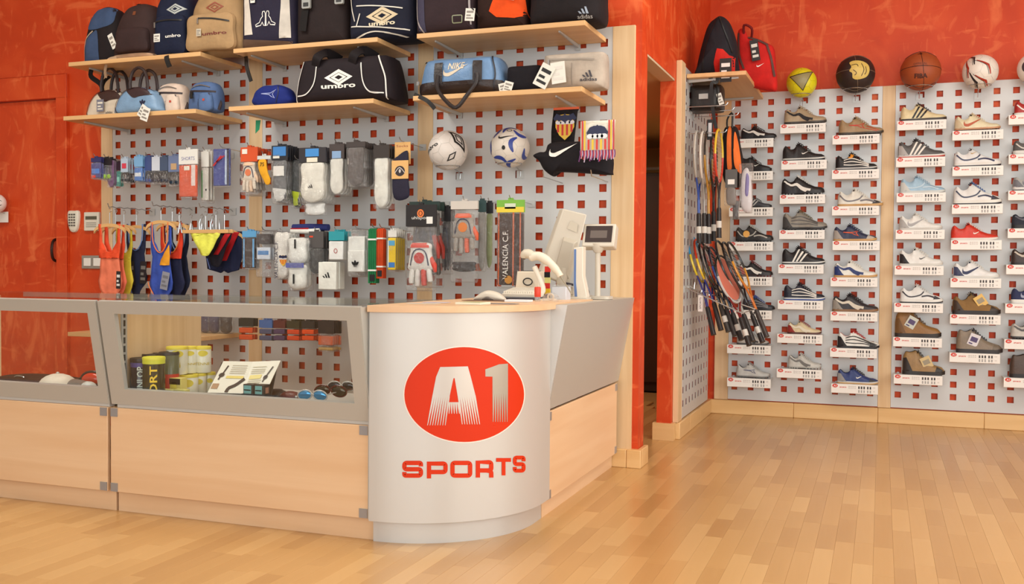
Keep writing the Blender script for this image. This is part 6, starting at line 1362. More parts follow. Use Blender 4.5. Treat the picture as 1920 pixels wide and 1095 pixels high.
# ================================================================== RACKETS AND GOODS ON THE SIDE WALL
def racket(what, top, bot, cf, cf2, cs, cg, W=.24, face_=None, roll=.22, label_grip=True, cat='racket'):
    """long axis from grip end (bot) to head top (top), both points in the shop"""
    top, bot = Vector(top), Vector(bot); L = (top - bot).length; ax = (top - bot).normalized()
    wd = Vector((math.sin(roll), math.cos(roll), 0)); wd = (wd - ax * wd.dot(ax)).normalized(); nn = ax.cross(wd)
    t = thing('racket', what, cat, bot); 
    R_ = Matrix((( wd.x, nn.x, ax.x), (wd.y, nn.y, ax.y), (wd.z, nn.z, ax.z))); t.rotation_euler = R_.to_euler()
    hb = .155; a = W / 2; zc_ = L - hb
    oval = [(a * math.cos(2 * PI * i / 32), 0, zc_ + hb * math.sin(2 * PI * i / 32)) for i in range(32)]
    fm = MB().tube(oval[:17], .007, 6); obj('frame', fm, G(*cf), t); obj('frame', MB().tube(oval[16:] + oval[:1], .007, 6), G(*cf2), t)
    obj('throat', MB().tube(curve([(-a * .62, 0, zc_ - hb * .78), (-.02, 0, zc_ - hb - .05), (-.007, 0, zc_ - hb - .1)], 8), .006, 6).tube(curve([(a * .62, 0, zc_ - hb * .78), (.02, 0, zc_ - hb - .05), (.007, 0, zc_ - hb - .1)], 8), .006, 6), G(*cs), t)
    obj('shaft', MB().tube([(0, 0, zc_ - hb - .09), (0, 0, .17)], .0085, 8), G(*cs), t)
    obj('grip', MB().tube([(0, 0, 0), (0, 0, .006), (0, 0, .17), (0, 0, .18)], [.018, .016, .0145, .011], 10), LE(*cg), t)
    if label_grip: obj('grip_label', MB().tube([(0, 0, .06), (0, 0, .1)], .0168, 10), P(206, 202, 194), t)
    st = MB()
    for i in range(-6, 7):
        x = a * i / 7; q = hb * math.sqrt(1 - (i / 7) ** 2); st.add([(x - .0007, 0, zc_ - q), (x + .0007, 0, zc_ - q), (x + .0007, 0, zc_ + q), (x - .0007, 0, zc_ + q)], [(0, 1, 2, 3)])
        z = hb * i / 7; q = a * math.sqrt(1 - (i / 7) ** 2); st.add([(-q, .0004, zc_ + z - .0007), (q, .0004, zc_ + z - .0007), (q, .0004, zc_ + z + .0007), (-q, .0004, zc_ + z + .0007)], [(0, 1, 2, 3)])
    o = obj('strings', st, P(196, 190, 180), t, raw=True); o['kind'] = 'stuff'
    if face_: obj('printed_cover', puff(ell(a * .9, hb * .9, 0, zc_, 24), .004, .004, 3, 3), P(*face_), t)
    return t
pa = at_x(1287, 250, XS); YH = pa.y
def sprong(u, v, u1, what, tip=.016):
    a = at_x(u, v, XS); b = at_y(u1, v, a.y); t = thing('display_hook', 'wire prong ' + what, 'hook', (XS + .003, a.y, a.z), group='wire prongs on the side wall board')
    L_ = b.x - XS; obj('prong', MB().tube([(0, 0, 0), (L_ - .02, 0, 0), (L_ - .008, 0, .004), (L_, 0, tip)], .0028, 6), M_STEEL, t); obj('plate', MB().box(-.001, .003, -.018, .018, -.018, .012), mat((196, 194, 190), .35, .3), t)
sprong(1286, 201, 1364, 'under the small glossy black bag'); sprong(1296, 210, 1376, 'second below the corner shelf'); sprong(1300, 220, 1384, 'third below the corner shelf, reaching the shoe board'); sprong(1287, 251, 1362, 'carrying the upper row of rackets')
def UR(what, u, v0, v1, ub, yy, *c, **k): return racket(what, at_y(u, v0, yy), at_y(ub, v1, yy), *c, **k)
UR('silver framed racket nearest the wall in the upper row', 1308, 246, 456, 1311, YH + .03, (190, 186, 178), (176, 172, 166), (50, 80, 160), (36, 30, 30), roll=-.0)
UR('white framed racket second in the upper row', 1319, 247, 456, 1321, YH + .03, (222, 216, 206), (214, 206, 196), (150, 144, 138), (34, 30, 30), roll=.0)
UR('black and gold racket third in the upper row', 1328, 246, 457, 1329, YH + .05, (50, 40, 34), (176, 130, 50), (190, 140, 60), (34, 30, 30), roll=.02)
UR('black racket behind the yellow one in the upper row', 1338, 252, 452, 1338, YH + .09, (34, 30, 30), (34, 30, 30), (44, 40, 40), (30, 26, 26), roll=.0)
UR('yellow and red racket at the right of the upper row', 1348, 243, 446, 1348, YH + .02, (226, 190, 60), (204, 60, 40), (44, 40, 42), (34, 30, 30), roll=.03)
t = thing('shop_card', 'narrow black framed card above the upper rackets', 'card', at_y(1331, 262, YH + .01)); obj('card', MB().box(-.018, .018, 0, .003, 0, .12), M_BLACK, t); obj('card_print', MB().box(-.01, .01, -.001, 0, .02, .1), P(196, 196, 200), t)
# tilted rack with the lower rackets
a = at_x(1284, 539, XS); b = at_y(1393, 588, a.y - .02); c = at_y(1417, 580, a.y + .14)
t = thing('racket_rack', 'sloping wire rack holding the lower rackets', 'rack', (XS + .002, a.y, a.z))
A0 = Vector((XS + .002, a.y, a.z))
obj('rail', MB().tube([Vector((0, 0, -.03)), Vector((0, 0, 0)), b - A0, (b - A0) + Vector((.015, .03, .01)), c - A0 , Vector((.0, .17, .0))], .0035, 6), M_STEEL, t)
for k in range(7):
    f = (k + .6) / 7.4; p = (b - A0) * f; obj('divider', MB().tube([p + Vector((0, 0, .0)), p + Vector((0, .02, -.012)), p + Vector((0, .15, .0)), p + Vector((0, .17, .045))], .0025, 5), M_STEEL, t)
obj('plate', MB().box(-.001, .003, -.02, .02, -.05, .012), mat((196, 194, 190), .35, .3), t)
lows = [('yellow and light blue racket leaning nearest the wall', 1296, 441, 1338, 628, (60, 150, 200), (226, 196, 50), (60, 60, 140), (40, 34, 34), None),
 ('red and yellow racket with blue shaft, second in the rack', 1307, 450, 1352, 619, (214, 60, 30), (232, 190, 50), (50, 60, 150), (44, 38, 38), None),
 ('black racket with grey grip, third in the rack', 1316, 456, 1366, 622, (40, 36, 36), (60, 56, 56), (50, 46, 50), (60, 56, 54), None),
 ('black framed racket in the middle of the rack', 1324, 462, 1378, 630, (34, 30, 32), (50, 44, 44), (60, 60, 70), (50, 46, 46), None),
 ('blue and black racket in the middle of the rack', 1334, 464, 1390, 638, (40, 44, 60), (40, 90, 190), (40, 50, 80), (46, 42, 42), None),
 ('racket with printed red and white face, front of the rack', 1352, 480, 1405, 648, (36, 34, 34), (190, 190, 186), (120, 40, 40), (40, 36, 36), (196, 110, 90)),
 ('dark racket behind the printed one', 1346, 452, 1412, 640, (34, 32, 32), (40, 38, 38), (170, 168, 160), (44, 40, 40), None),
 ('black racket with white flecks, second from the right of the rack', 1358, 455, 1430, 642, (28, 26, 26), (34, 30, 30), (36, 32, 32), (40, 36, 36), None),
 ('black and orange racket at the right end of the rack', 1368, 455, 1438, 632, (32, 30, 30), (206, 140, 40), (196, 110, 40), (60, 54, 52), None)]
for i, (what, u0, v0, u1, v1, cf, cf2, cs, cg, fc) in enumerate(lows):
    yy = a.y + .20 - (.08 if fc else 0); racket(what, at_y(u0, v0, yy + .06), at_y(u1, v1, yy - .10), cf, cf2, cs, cg, label_grip=i in (2, 4, 5, 7), face_=fc, W=.22 if not fc else .24, roll=.12 if not fc else .34)
hang = thing('price_tag', 'white vertical tag hanging under the racket rack', 'tag', at_y(1313, 584, a.y + .05)); obj('card', MB().box(-.014, .014, 0, .002, -.0, .1), P(232, 224, 220), hang); obj('tag_print', flat(T('SPORTS', .01, 0, .05, .07, PI / 2), 0, -.001, 0), P(60, 40, 60), hang, raw=True)
# orange and black backpack hanging in front
t, w, h = px_bag('backpack', 'orange and black backpack hanging beside the upper rackets', 'backpack', 1350, 1391, 233, 348, 1.30, None)
b = puff(smooth(xf([(-.4, .95), (-.1, 1), (.2, .96), (.32, .7), (.46, .45), (.5, .2), (.4, .0), (-.2, 0), (-.45, .2), (-.5, .6)], w, h), 48), .09, .09, 6, 2.8, .08, 3); b.v = [Vector((v.x, v.y + .09, v.z)) for v in b.v]
obj('body', b, F(34, 28, 28), t); decal('panel', poly2(dense(smooth(xf([(-.18, .92), (-.02, .92), (.02, .5), (.04, .28), (-.16, .3)], w, h), 24), .02)), b, F(232, 112, 50), t, off=.003)
decal('panel', poly2(dense(smooth(xf([(.12, .86), (.22, .8), (.4, .45), (.44, .2), (.2, .3), (.12, .5)], w, h), 24), .02)), b, F(232, 112, 50), t, off=.003)
obj('haul_loop', MB().tube(curve([(-.03, .04, h * .95), (-.03, .04, h * 1.1), (0, .04, h * 1.2), (.0, .04, h * .96)], 10), .006), M_BLACK, t)
t = thing('shin_guard_pack', 'grey carded shin guards in clear bag below the orange backpack', 'package', at_y(1371, 352, 1.2))
obj('card', MB().box(-.035, .035, -.004, .004, 0, .11), P(84, 80, 76), t); obj('sticker', MB().box(-.02, .02, -.006, -.004, .02, .05), M_WHITE, t); o = bagshell(t, .08, .1, .03, -.11); obj('guard', puff(smooth([(-.02, -.1), (.025, -.1), (.03, -.04), (.02, 0), (-.025, 0), (-.03, -.05)], 24), .012, .006), P(120, 112, 106), t)
x, z, w, h = fit(1386, 1412, 306, 400, 1.25); t = thing('shin_guard_pack', 'white and violet shin guards in a clear bag beside the shoe ledges', 'package', (x, 1.25, z))
obj('guard', puff(smooth(xf([(-.3, .1), (.2, .0), (.45, .15), (.4, .6), (.1, .9), (-.3, .8), (-.4, .4)], w, h), 32), .02, .01, 5, 2.5, .05), P(214, 210, 212), t); obj('guard_panel', puff(smooth(xf([(-.1, .35), (.2, .3), (.25, .7), (0, .8)], w, h), 20), .024, .0, 4, 3), P(120, 110, 170), t); bagshell(t, w, h, .06, 0)
x, z, w, h = fit(1373, 1386, 372, 412, 1.22); t = thing('shin_guard_pack', 'small black and white bag of guards under the carded one', 'package', (x, 1.22, z)); obj('guard', puff(rr(w * .8, h * .9, .005), .01), P(60, 56, 58), t); bagshell(t, w, h, .03, 0)

# ================================================================== INSIDE THE SHOWCASES
DZ_ = .4375
def onto(u0, u1, v0, y): a = at_y(u0, v0, y); b = at_y(u1, v0, y); return (a.x + b.x) / 2, b.x - a.x, a.z - DZ_
def can(what, u0, u1, v0, y, c, cap, zbase=DZ_, txt=None, tc=(230, 226, 60), bands=(), h=None, name='tennis_ball_can', rz=0, grp=None):
    y += .03; a = at_y(u0, v0, y); b = at_y(u1, v0, y); r = (b.x - a.x) / 2; y -= r; h = h or a.z - zbase
    t = thing(name, what, 'can', ((a.x + b.x) / 2, y + r, zbase), rz, grp)
    obj('body', MB().lathe([(r * .97, 0), (r, .004), (r, h - .012), (r * .96, h - .01)], 28), G(*c), t); obj('lid', MB().lathe([(r * 1.02, h - .012), (r * 1.03, h - .004), (r * .98, h), (r * .8, h - .003)], 28), P(*cap), t)
    sp = MB().lathe([(r, .004), (r, h - .012)], 28, caps=False)
    for z0_, z1_, cc in bands: obj('band', MB().lathe([(r * 1.006, h * z0_), (r * 1.006, h * z1_)], 28, caps=False), P(*cc), t)
    if txt: decal('lettering', T(txt, r * .62, 0, 0, h * .72, PI / 2, .02), sp, P(*tc), t, (r * .25, 0, h * .46), (1, .45, 0), (0, 0, 1), .0022, .01, 1, .3)
    return t, r, h
can('black tennis ball can with white vertical lettering', 249, 280, 670, -1.62, (44, 42, 48), (34, 32, 36), txt='DUNLOP', tc=(232, 240, 226), bands=((.8, .9, (90, 80, 150)),))
can('black tennis ball can with yellow vertical lettering', 272, 305, 668, -1.66, (52, 48, 26), (214, 210, 60), txt='FORT', tc=(236, 200, 50), bands=((.86, .94, (206, 210, 60)),))
can('tall black tennis ball can at the back of the group', 270, 300, 662, -1.53, (40, 38, 40), (34, 32, 34))
can('red and clear tennis ball can behind the dark ones', 302, 332, 659, -1.53, (90, 96, 70), (36, 34, 34), bands=((.1, .55, (190, 50, 34)),))
YEL = (226, 206, 70); CRM = (232, 228, 208)
lo = []
for i, (u0, u1, y, d) in enumerate(((308, 341, -1.47, 'cream can at the left of the bottom row'), (338, 368, -1.44, 'cream can with yellow patch in the bottom row'), (362, 384, -1.38, 'cream can third in the bottom row'), (384, 402, -1.33, 'cream can at the right end of the bottom row'))):
    t, r, h = can(d, u0, u1, 706, y, CRM, YEL, h=.1, grp='cream cans stacked in the showcase'); sp = MB().lathe([(r, .004), (r, h - .012)], 28, caps=False); decal('yellow_patch', poly2(ell(r * .45, r * .4)), sp, P(*YEL), t, (r * .35, 0, h * .65), (1, .3, 0), (0, 0, 1), .001, .01, 1, .3); lo.append(h)
for i, (u0, u1, y, d) in enumerate(((316, 348, -1.46, 'cream can with yellow lettering, left of the upper row'), (346, 367, -1.40, 'cream can in the middle of the upper row'), (367, 393, -1.36, 'cream can with slanted lettering at the right of the upper row'))):
    t, r, h = can(d, u0, u1, 650, y, CRM, YEL, zbase=DZ_ + .1015, h=max(.105, at_y(u0, 650, y).z - DZ_ - .1015), grp='cream cans stacked in the showcase'); sp = MB().lathe([(r, .004), (r, h - .012)], 28, caps=False)
    decal('yellow_patch', poly2(ell(r * .5, r * .36)), sp, P(*YEL), t, (r * .35, 0, h * .75), (1, .3, 0), (0, 0, 1), .001, .01, 1, .3); decal('lettering', T('Hi', r * .5, 0, 0) if i < 1 else T('PENN'[:0] + 'TENNIS', r * .34, 0, 0, r * 1.7), sp, P(206, 180, 40), t, (r * .3, 0, h * .35), (1, .4, 0), (0, 0, 1), .001, .01, 1, .3)
def sbox(what, u0, u1, v0, v1, y, c, cols=(), d=.04, name='small_box', cat='box', grp=None, lift=0):
    x, z, w, h = fit(u0, u1, v0, v1, y); z = max(z, DZ_ + .0005) + 0; h = at_y(u0, v0, y).z - z; t = thing(name, what, cat, (x, y, z), 0, grp)
    obj('carton', MB().box(-w / 2, w / 2, 0, d, 0, h), P(*c), t, bevel=.001); c_prints(t, w, 0, h, -.0002, cols); return t
yb_ = [(.1, .9, .55, .9, (60, 50, 40)), (.3, .7, .3, .6, (230, 214, 90))]
sbox('black and yellow box in front of the cream cans', 312, 339, 708, 733, -1.53, (226, 210, 120), [(.05, .95, .5, .95, (44, 36, 32)), (.3, .7, .2, .7, (232, 214, 90))])
for i, (a_, b_) in enumerate(((302, 324), (325, 347))): sbox(['small yellow and black box at the foot of the cream cans', 'second small yellow and black box at the foot of the cream cans'][i], a_, b_, 730, 744, -1.58, (206, 196, 110), [(.1, .8, .3, .8, (50, 44, 40))], .03)
# open leaflet
YB = -1.42
t = thing('open_booklet', 'open booklet with wrist watch pictures propped in the showcase', 'booklet', (0, 0, 0))
def pg(name, q): 
    pts = [at_y(u, v, y) for u, v, y in q]; o_ = pts[0]; mb = MB().add(pts + [p + Vector((0, .0015, 0)) for p in pts], [(0, 1, 2, 3), (7, 6, 5, 4), (0, 4, 5, 1), (1, 5, 6, 2), (2, 6, 7, 3), (3, 7, 4, 0)]); return obj(name, mb, P(232, 228, 214), t)
pl = [at_y(389, 736, -1.52), at_y(452, 738, -1.54), at_y(474, 678, -1.38), at_y(419, 677, -1.36)]; pr = [pl[1], at_y(500, 732, -1.52), at_y(526, 676, -1.36), pl[2]]
for nm, q in (('left_page', pl), ('right_page', pr)):
    mb = MB().add(q + [p + Vector((0, .002, -.001)) for p in q], [(0, 1, 2, 3), (7, 6, 5, 4), (0, 4, 5, 1), (1, 5, 6, 2), (2, 6, 7, 3), (3, 7, 4, 0)]); obj(nm, mb, P(232, 228, 214), t, smooth=False)
    def mp(a_, b_): p = (q[0] * (1 - a_) + q[1] * a_) * (1 - b_) + (q[3] * (1 - a_) + q[2] * a_) * b_; return p + Vector((0, -.002, .001))
    def pp(name, geo, c): obj(name, MB().add([mp(*v) for v in geo[0]], geo[1]), P(*c), t, raw=True)
    if nm == 'left_page':
        pp('watch_print', join2(ell(.09, .07, .18, .55), ribbon([(.2, .6), (.26, .85)], .05), ribbon([(.16, .5), (.14, .4)], .05), ribbon(curve([(.55, .02), (.58, .15), (.75, .25), (.95, .45)], 8), .1)), (56, 48, 46)); pp('picture_print', rr(.2, .16, .01, .14, .2) and poly2(rr(.2, .16, .01, .14, .2)), (176, 140, 110)); pp('text_print', join2(*[[(.4, k), (.9, k), (.9, k + .02), (.4, k + .02)] for k in (.6, .66, .72, .78, .85)]), (190, 180, 160)); pp('text_band', poly2([(.35, .45), (.9, .45), (.9, .53), (.35, .53)]), (226, 206, 120))
    else: pp('watch_print', join2(ell(.08, .07, .72, .45), ribbon([(.74, .5), (.84, .8)], .05), ribbon([(.7, .4), (.68, .3)], .05)), (56, 52, 52)); pp('text_print', join2(*[[(.1, k), (.6, k), (.6, k + .02), (.1, k + .02)] for k in (.3, .36, .6, .66, .72, .8)]), (196, 186, 160)); pp('text_band', poly2([(.1, .42), (.55, .42), (.55, .55), (.1, .55)]), (230, 214, 140))
t2 = thing('booklet_stand', 'black stand propping up the open booklet', 'stand', (0, 0, 0))
q0 = [at_y(386, 735, -1.50), at_y(500, 738, -1.50), at_y(516, 682, -1.32), at_y(412, 680, -1.31)]
for p in q0[:2]: p.z = DZ_ + .001
obj('back_plate', MB().add([p + Vector((0, .012, 0)) for p in q0] + [p + Vector((0, .022, 0)) for p in q0], [(0, 1, 2, 3), (7, 6, 5, 4), (0, 4, 5, 1), (1, 5, 6, 2), (2, 6, 7, 3), (3, 7, 4, 0)]), M_BLACK, t2)
tb = [(.08, .8, .2, .9, (110, 170, 170)), (.1, .75, .45, .55, (60, 90, 96))]
for i, (a_, b_, v0, v1) in enumerate(((456, 475, 717, 734), (477, 495, 719, 736), (452, 469, 737, 750), (470, 486, 738, 751), (487, 503, 739, 752))):
    lift = (i < 2)
    y_ = -1.565; x_, z_, w_, h_ = fit(a_, b_, v0, v1, y_)
    h_ = .046; z_ = DZ_ + .0005 + (.0465 if lift else 0)
    t = thing('small_box', ['left teal box stacked in front of the booklet', 'right teal box stacked in front of the booklet', 'left teal box of the bottom three', 'middle teal box of the bottom three', 'right teal box of the bottom three'][i], 'box', (x_, y_, z_)); obj('carton', MB().box(-w_ / 2, w_ / 2, 0, .04, 0, h_), P(44, 38, 38), t, bevel=.001); c_prints(t, w_, 0, h_, -.0002, tb)
    obj('round_print', MB().box(w_ * .5, w_ * .5 + .0008, .01, .03, h_ * .25, h_ * .75), P(170, 120, 100), t)
# colourful small things at the glass foot
for i, (a_, b_, c, d) in enumerate(((383, 402, (196, 60, 44), 'red and white blister lying by the booklet'), (404, 422, (60, 44, 50), 'dark blister lying by the booklet'), (424, 446, (196, 130, 50), 'orange and blue blister lying by the booklet'))):
    x_, z_, w_, h_ = fit(a_, b_, 738, 748, -1.58); t = thing('blister_pack', d, 'package', (x_, -1.58, DZ_ + .0005)); obj('card', MB().box(-w_ / 2, w_ / 2, 0, .07, 0, .004), P(*c), t); obj('blister', puff(rr(w_ * .8, .022, .004, 0, .013), .0, .05, 3, 3), P(60, 90, 150) if i == 2 else P(170, 60, 44) if i == 0 else P(40, 34, 40), t)
# sunglasses
def shades(what, u, v, y, wd, cf, cl, rz=0, z=None, tilt=0, cat='sunglasses'):
    p = at_y(u, v, y); t = thing('sunglasses', what, cat, (p.x, y, z or p.z), rz); w = wd; a = w * .23
    for s in (-1, 1):
        obj('lens', puff(xf(ell(a, a * .62), 1, 1, s * w * .26, 0, -s * .15), .006, .002, 4, 2.2), mat(cl, .06, .5), t)
        obj('rim', MB().tube([(q[0], -.001, q[1]) for q in xf(ell(a * 1.04, a * .68), 1, 1, s * w * .26, 0, -s * .15)], .0028, 6, True), G(*cf), t)
        obj('temple', MB().tube(curve([(s * w * .5, 0, .004), (s * w * .5, .05, .004), (s * w * .46, .11, -.0), (s * w * .43, .13, -.012)], 10), .0026, 6), G(*cf), t)
    obj('bridge', MB().tube(curve([(-w * .05, -.002, .002), (0, -.006, .006), (w * .05, -.002, .002)], 6), .003, 6), G(*cf), t)
shades('silver sunglasses with mirrored blue lenses', 586, 741, -1.50, .125, (196, 190, 184), (70, 150, 200), .12)
shades('dark red sunglasses behind the mirrored pair', 620, 733, -1.40, .14, (90, 30, 26), (70, 60, 46), .1)
shades('grey wrap sunglasses at the right end of the showcase', 640, 724, -1.30, .12, (190, 186, 178), (60, 56, 56), .15)
p = at_y(545, 742, -1.40); t = thing('sunglasses_case', 'dark red soft case left of the mirrored sunglasses', 'case', (p.x, -1.40, DZ_ + .027)); obj('body', MB().sphere(.025, (0, 0, 0), 20, 12, (2.0, 1.2, 1)), LE(96, 40, 36), t); obj('clasp', MB().sphere(.006, (.04, -.022, .006), 8, 6), M_STEEL, t)
p = at_y(517, 730, -1.30); t = thing('dark_case', 'black dome case behind the teal boxes', 'case', (p.x, -1.30, DZ_ + .001)); obj('body', MB().lathe([(.05, 0), (.05, .012), (.043, .03), (.025, .04), (.001, .043)], 24), P(44, 30, 28), t)
p = at_y(600, 753, -1.52); t = thing('glasses_tray', 'clear ribbed tray lying in front of the sunglasses', 'tray', (p.x, -1.5, DZ_ + .0005))
obj('base', MB().box(-.14, .14, -.07, .05, 0, .004), M_PLEXI, t); obj('rim', MB().box(-.14, .14, -.07, -.066, .004, .022).box(-.14, .14, .046, .05, .004, .022).box(-.14, -.136, -.066, .046, .004, .022).box(.136, .14, -.066, .046, .004, .022), mat((196, 192, 184), .2), t)
p = at_y(530, 749, -1.56); t = thing('pen', 'beige pen lying beside the teal boxes', 'pen', (p.x, -1.56, DZ_ + .005), .2); obj('barrel', MB().tube([(-.03, 0, 0), (.03, 0, 0), (.04, 0, 0)], [.004, .004, .001], 8), P(206, 186, 160), t)
# left showcase: bottle, white cap, dark cloth, red goggles
t = thing('dark_cloth', 'dark brown folded cloth lying along the left showcase', 'cloth', (1.02, -1.42, DZ_))
obj('cloth', puff(smooth([(-.42, 0.002), (-.4, .05), (-.2, .062), (.0, .05), (.2, .035), (.36, .03), (.4, .002)], 40), .12, .1, 5, 3, .1, 2), F(60, 30, 22), t)
p = at_y(100, 712, -1.52); t = thing('white_cap', 'white sun cap lying in the left showcase', 'cap', (p.x - .0, -1.52, DZ_ + .03), .3)
obj('crown', MB().sphere(.075, (.02, 0, 0), 24, 10, (1.1, 1, .75)), F(220, 208, 192), t); obj('brim', puff(smooth([(-.13, -.005), (-.06, -.02), (.0, -.01), (.0, .01), (-.06, .01)], 24), .05, .05, 4, 2.5), F(214, 200, 184), t); obj('button', MB().sphere(.008, (.02, 0, .056), 10, 6), P(190, 180, 170), t)
p = at_y(140, 718, -1.60); t = thing('water_bottle', 'grey and white drinks bottle lying in the left showcase', 'bottle', (p.x, -1.55, DZ_ + .034), 0, None, (PI / 2, 0, 1.15))
obj('body', MB().lathe([(.02, -.11), (.032, -.1), (.033, -.02), (.029, -.01), (.029, .0), (.033, .01), (.033, .04)], 24), P(120, 110, 104), t); obj('shoulder', MB().lathe([(.0335, .04), (.034, .06), (.028, .078), (.016, .086)], 24), P(206, 204, 198), t); obj('nozzle', MB().lathe([(.009, .086), (.009, .098), (.006, .102)], 14), P(50, 44, 44), t)
p = at_y(165, 705, -1.42); t = thing('red_goggles', 'red and black goggles behind the drinks bottle', 'goggles', (p.x, -1.42, DZ_ + .04), .2)
obj('lens', puff(ell(.05, .035, .02, .01), .02, .01, 4, 2.4), mat((206, 60, 40), .15), t); obj('frame', MB().tube([(.02 + .054 * math.cos(a_ / 12 * PI), 0, .01 + .039 * math.sin(a_ / 12 * PI)) for a_ in range(24)], .006, 6, True), P(60, 40, 34), t); obj('strap', MB().tube(curve([(-.03, 0, .02), (-.07, .02, .0), (-.1, .03, -.02)], 8), .008, 6), P(60, 50, 44), t)
p = at_y(36, 712, -1.50); t = thing('bangle', 'small silver band on the dark cloth', 'band', (p.x, -1.50, DZ_ + .052)); obj('ring', MB().tube([(.03 * math.cos(a_ * PI / 12), 0, .012 * math.sin(a_ * PI / 12)) for a_ in range(24)], .003, 6, True), M_STEEL, t)
p = at_y(185, 730, -1.62); t = thing('paper_leaf', 'cream paper leaf lying in the right corner of the left showcase', 'paper', (p.x - .03, -1.6, DZ_ + .0006)); obj('sheet', MB().box(-.05, .03, -.04, .05, 0, .001), P(222, 206, 176), t)

# ================================================================== TILL AREA
CT = .8565; WT = .8625                            # worktop heights
BE = (208, 198, 182); BD = (184, 173, 156)
# touch-screen monitor seen from behind
yM = -.42
q = [at_y(u, v, yM) for u, v in ((1013, 514), (1068, 536), (1101, 402), (1056, 391))]
t = thing('till_monitor', 'beige till monitor tilted back, seen from behind', 'monitor', (q[0].x + .08, yM, CT + .001)); O_ = t.location
up = (q[3] - q[0]); rt = (q[1] - q[0])
mb = MB(); fr_ = [p - O_ for p in q]; bk = [p - O_ + Vector((-.03, .035, -.0)) for p in q]
mb.add(fr_ + bk, [(0, 1, 2, 3), (7, 6, 5, 4), (0, 4, 5, 1), (1, 5, 6, 2), (2, 6, 7, 3), (3, 7, 4, 0)]); obj('screen_housing', mb, P(*BE), t, bevel=.006)
def on(a_, b_, o_=0): return (fr_[0] * (1 - a_) + fr_[1] * a_) * (1 - b_) + (fr_[3] * (1 - a_) + fr_[2] * a_) * b_ + Vector((.0, -1, .2)) * o_
mb = MB(); 
f8 = [on(.38, .12, 0), on(.92, .08, 0), on(.9, .62, 0), on(.36, .62, 0), on(.45, .16, .02), on(.86, .13, .02), on(.84, .56, .02), on(.42, .56, .02)]
obj('rear_cover', MB().add(f8, [(4, 5, 6, 7), (0, 1, 5, 4), (1, 2, 6, 5), (2, 3, 7, 6), (3, 0, 4, 7)]), P(*BD), t, bevel=.003)
obj('cable_notch', MB().add([on(.4, .74, .004), on(.8, .72, .004), on(.76, .84, .006), on(.46, .86, .006)], [(0, 1, 2, 3)]), P(206, 196, 178), t)
obj('neck', MB().tube(curve([on(.7, .2, .0), on(.8, -.05, .01), Vector((.1, .02, .02))], 8), [.025] * 9, 10), P(*BD), t); obj('foot', MB().prism(rr(.2, .16, .03, .06, .0), 0, .016, 'z'), P(*BE), t, bevel=.003)
obj('dark_cable', MB().tube(curve([on(.75, .0, .01), Vector((.15, -.02, .05)), Vector((.17, -.05, .008))], 10), .006, 6), P(50, 46, 56), t)
# white and blue stand-up terminal
x, z, w, h = fit(1075, 1100, 463, 551, -.52); t = thing('card_terminal', 'slim white terminal with a blue side stripe beside the monitor', 'terminal', (x, -.52, CT + .001)); h = at_y(1087, 463, -.52).z - CT
obj('body', MB().prism([(-w * .4, .01), (-w * .4, h * .98), (w * .3, h), (w * .3, h * .45), (w * .6, h * .1), (w * .6, .01)], -.02, .03, 'y'), P(226, 216, 200), t, bevel=.003); obj('blue_stripe', MB().prism([(-w * .28, h * .06), (-w * .36, h * .3), (-w * .36, h * .95), (-w * .2, h * .95), (-w * .2, h * .34), (-w * .1, h * .06)], -.022, -.02, 'y'), P(96, 124, 176), t); obj('foot', MB().box(-w * .6, w * .7, -.035, .04, 0, .012), P(*BE), t, bevel=.003)
# customer display
x, z, w, h = fit(1096, 1152, 420, 450, -.40); t = thing('customer_display', 'beige customer price display on a pole', 'display', (at_y(1121, 500, -.4).x, -.40, CT + .001)); hz = at_y(1121, 462, -.4).z - CT
obj('base', MB().prism(rr(.13, .1, .02, 0, 0), 0, .014, 'z'), P(*BE), t, bevel=.003); obj('pole', MB().tube([(0, 0, .01), (0, 0, hz)], .013, 14), P(*BE), t); obj('collar', MB().lathe([(.018, hz - .03), (.03, hz - .01), (.032, hz + .012), (.02, hz + .02)], 16), P(*BE), t)
dx = x - t.location.x; h2 = h * 1.2
hd = MB(); hd.T = Matrix.Translation((dx, 0, hz + .05)) @ Matrix.Rotation(-.35, 4, 'X'); hd.box(-w * .54, w * .54, -.01, .045, -h2 * .66, h2 * .62); obj('housing', hd, P(*BE), t, bevel=.006)
hd2 = MB(); hd2.T = hd.T; hd2.box(-w * .44, w * .44, -.0125, -.01, -h2 * .42, h2 * .48); obj('screen', hd2, mat((48, 32, 30), .6), t); hd3 = MB(); hd3.T = hd.T; hd3.box(-w * .28, w * .28, -.0132, -.0125, -h2 * .2, h2 * .22); obj('readout', hd3, mat((100, 88, 82), .6), t)
# barcode scanner on its stand
t = thing('barcode_scanner', 'cream hand scanner resting head-up on a curved stand', 'scanner', (at_y(1012, 540, -.78).x, -.78, CT + .001)); o_ = t.location
S3 = lambda u, v, y=-.78: at_y(u, v, y) - o_
obj('handle', MB().tube(curve([S3(992, 483), S3(1010, 480), S3(1030, 492), S3(1046, 510), S3(1051, 518)], 16), [.012, .02] + [.02] * 6 + [.017] * 4 + [.014] * 5, 12), P(226, 216, 196), t)
obj('head', MB().tube(curve([S3(980, 484), S3(985, 476), S3(994, 477), S3(1002, 484)], 8), [.010, .016, .019, .021, .021, .021, .02, .019, .016], 12), P(210, 200, 180), t); obj('window', MB().sphere(.012, tuple(S3(982, 482)), 12, 8), P(96, 84, 76), t)
obj('stand', MB().tube(curve([S3(1002, 500), S3(1012, 522), S3(1018, 545), S3(1004, 562), S3(1002, 566)], 14), [.012] * 9 + [.014] * 6, 10), P(230, 220, 204), t)
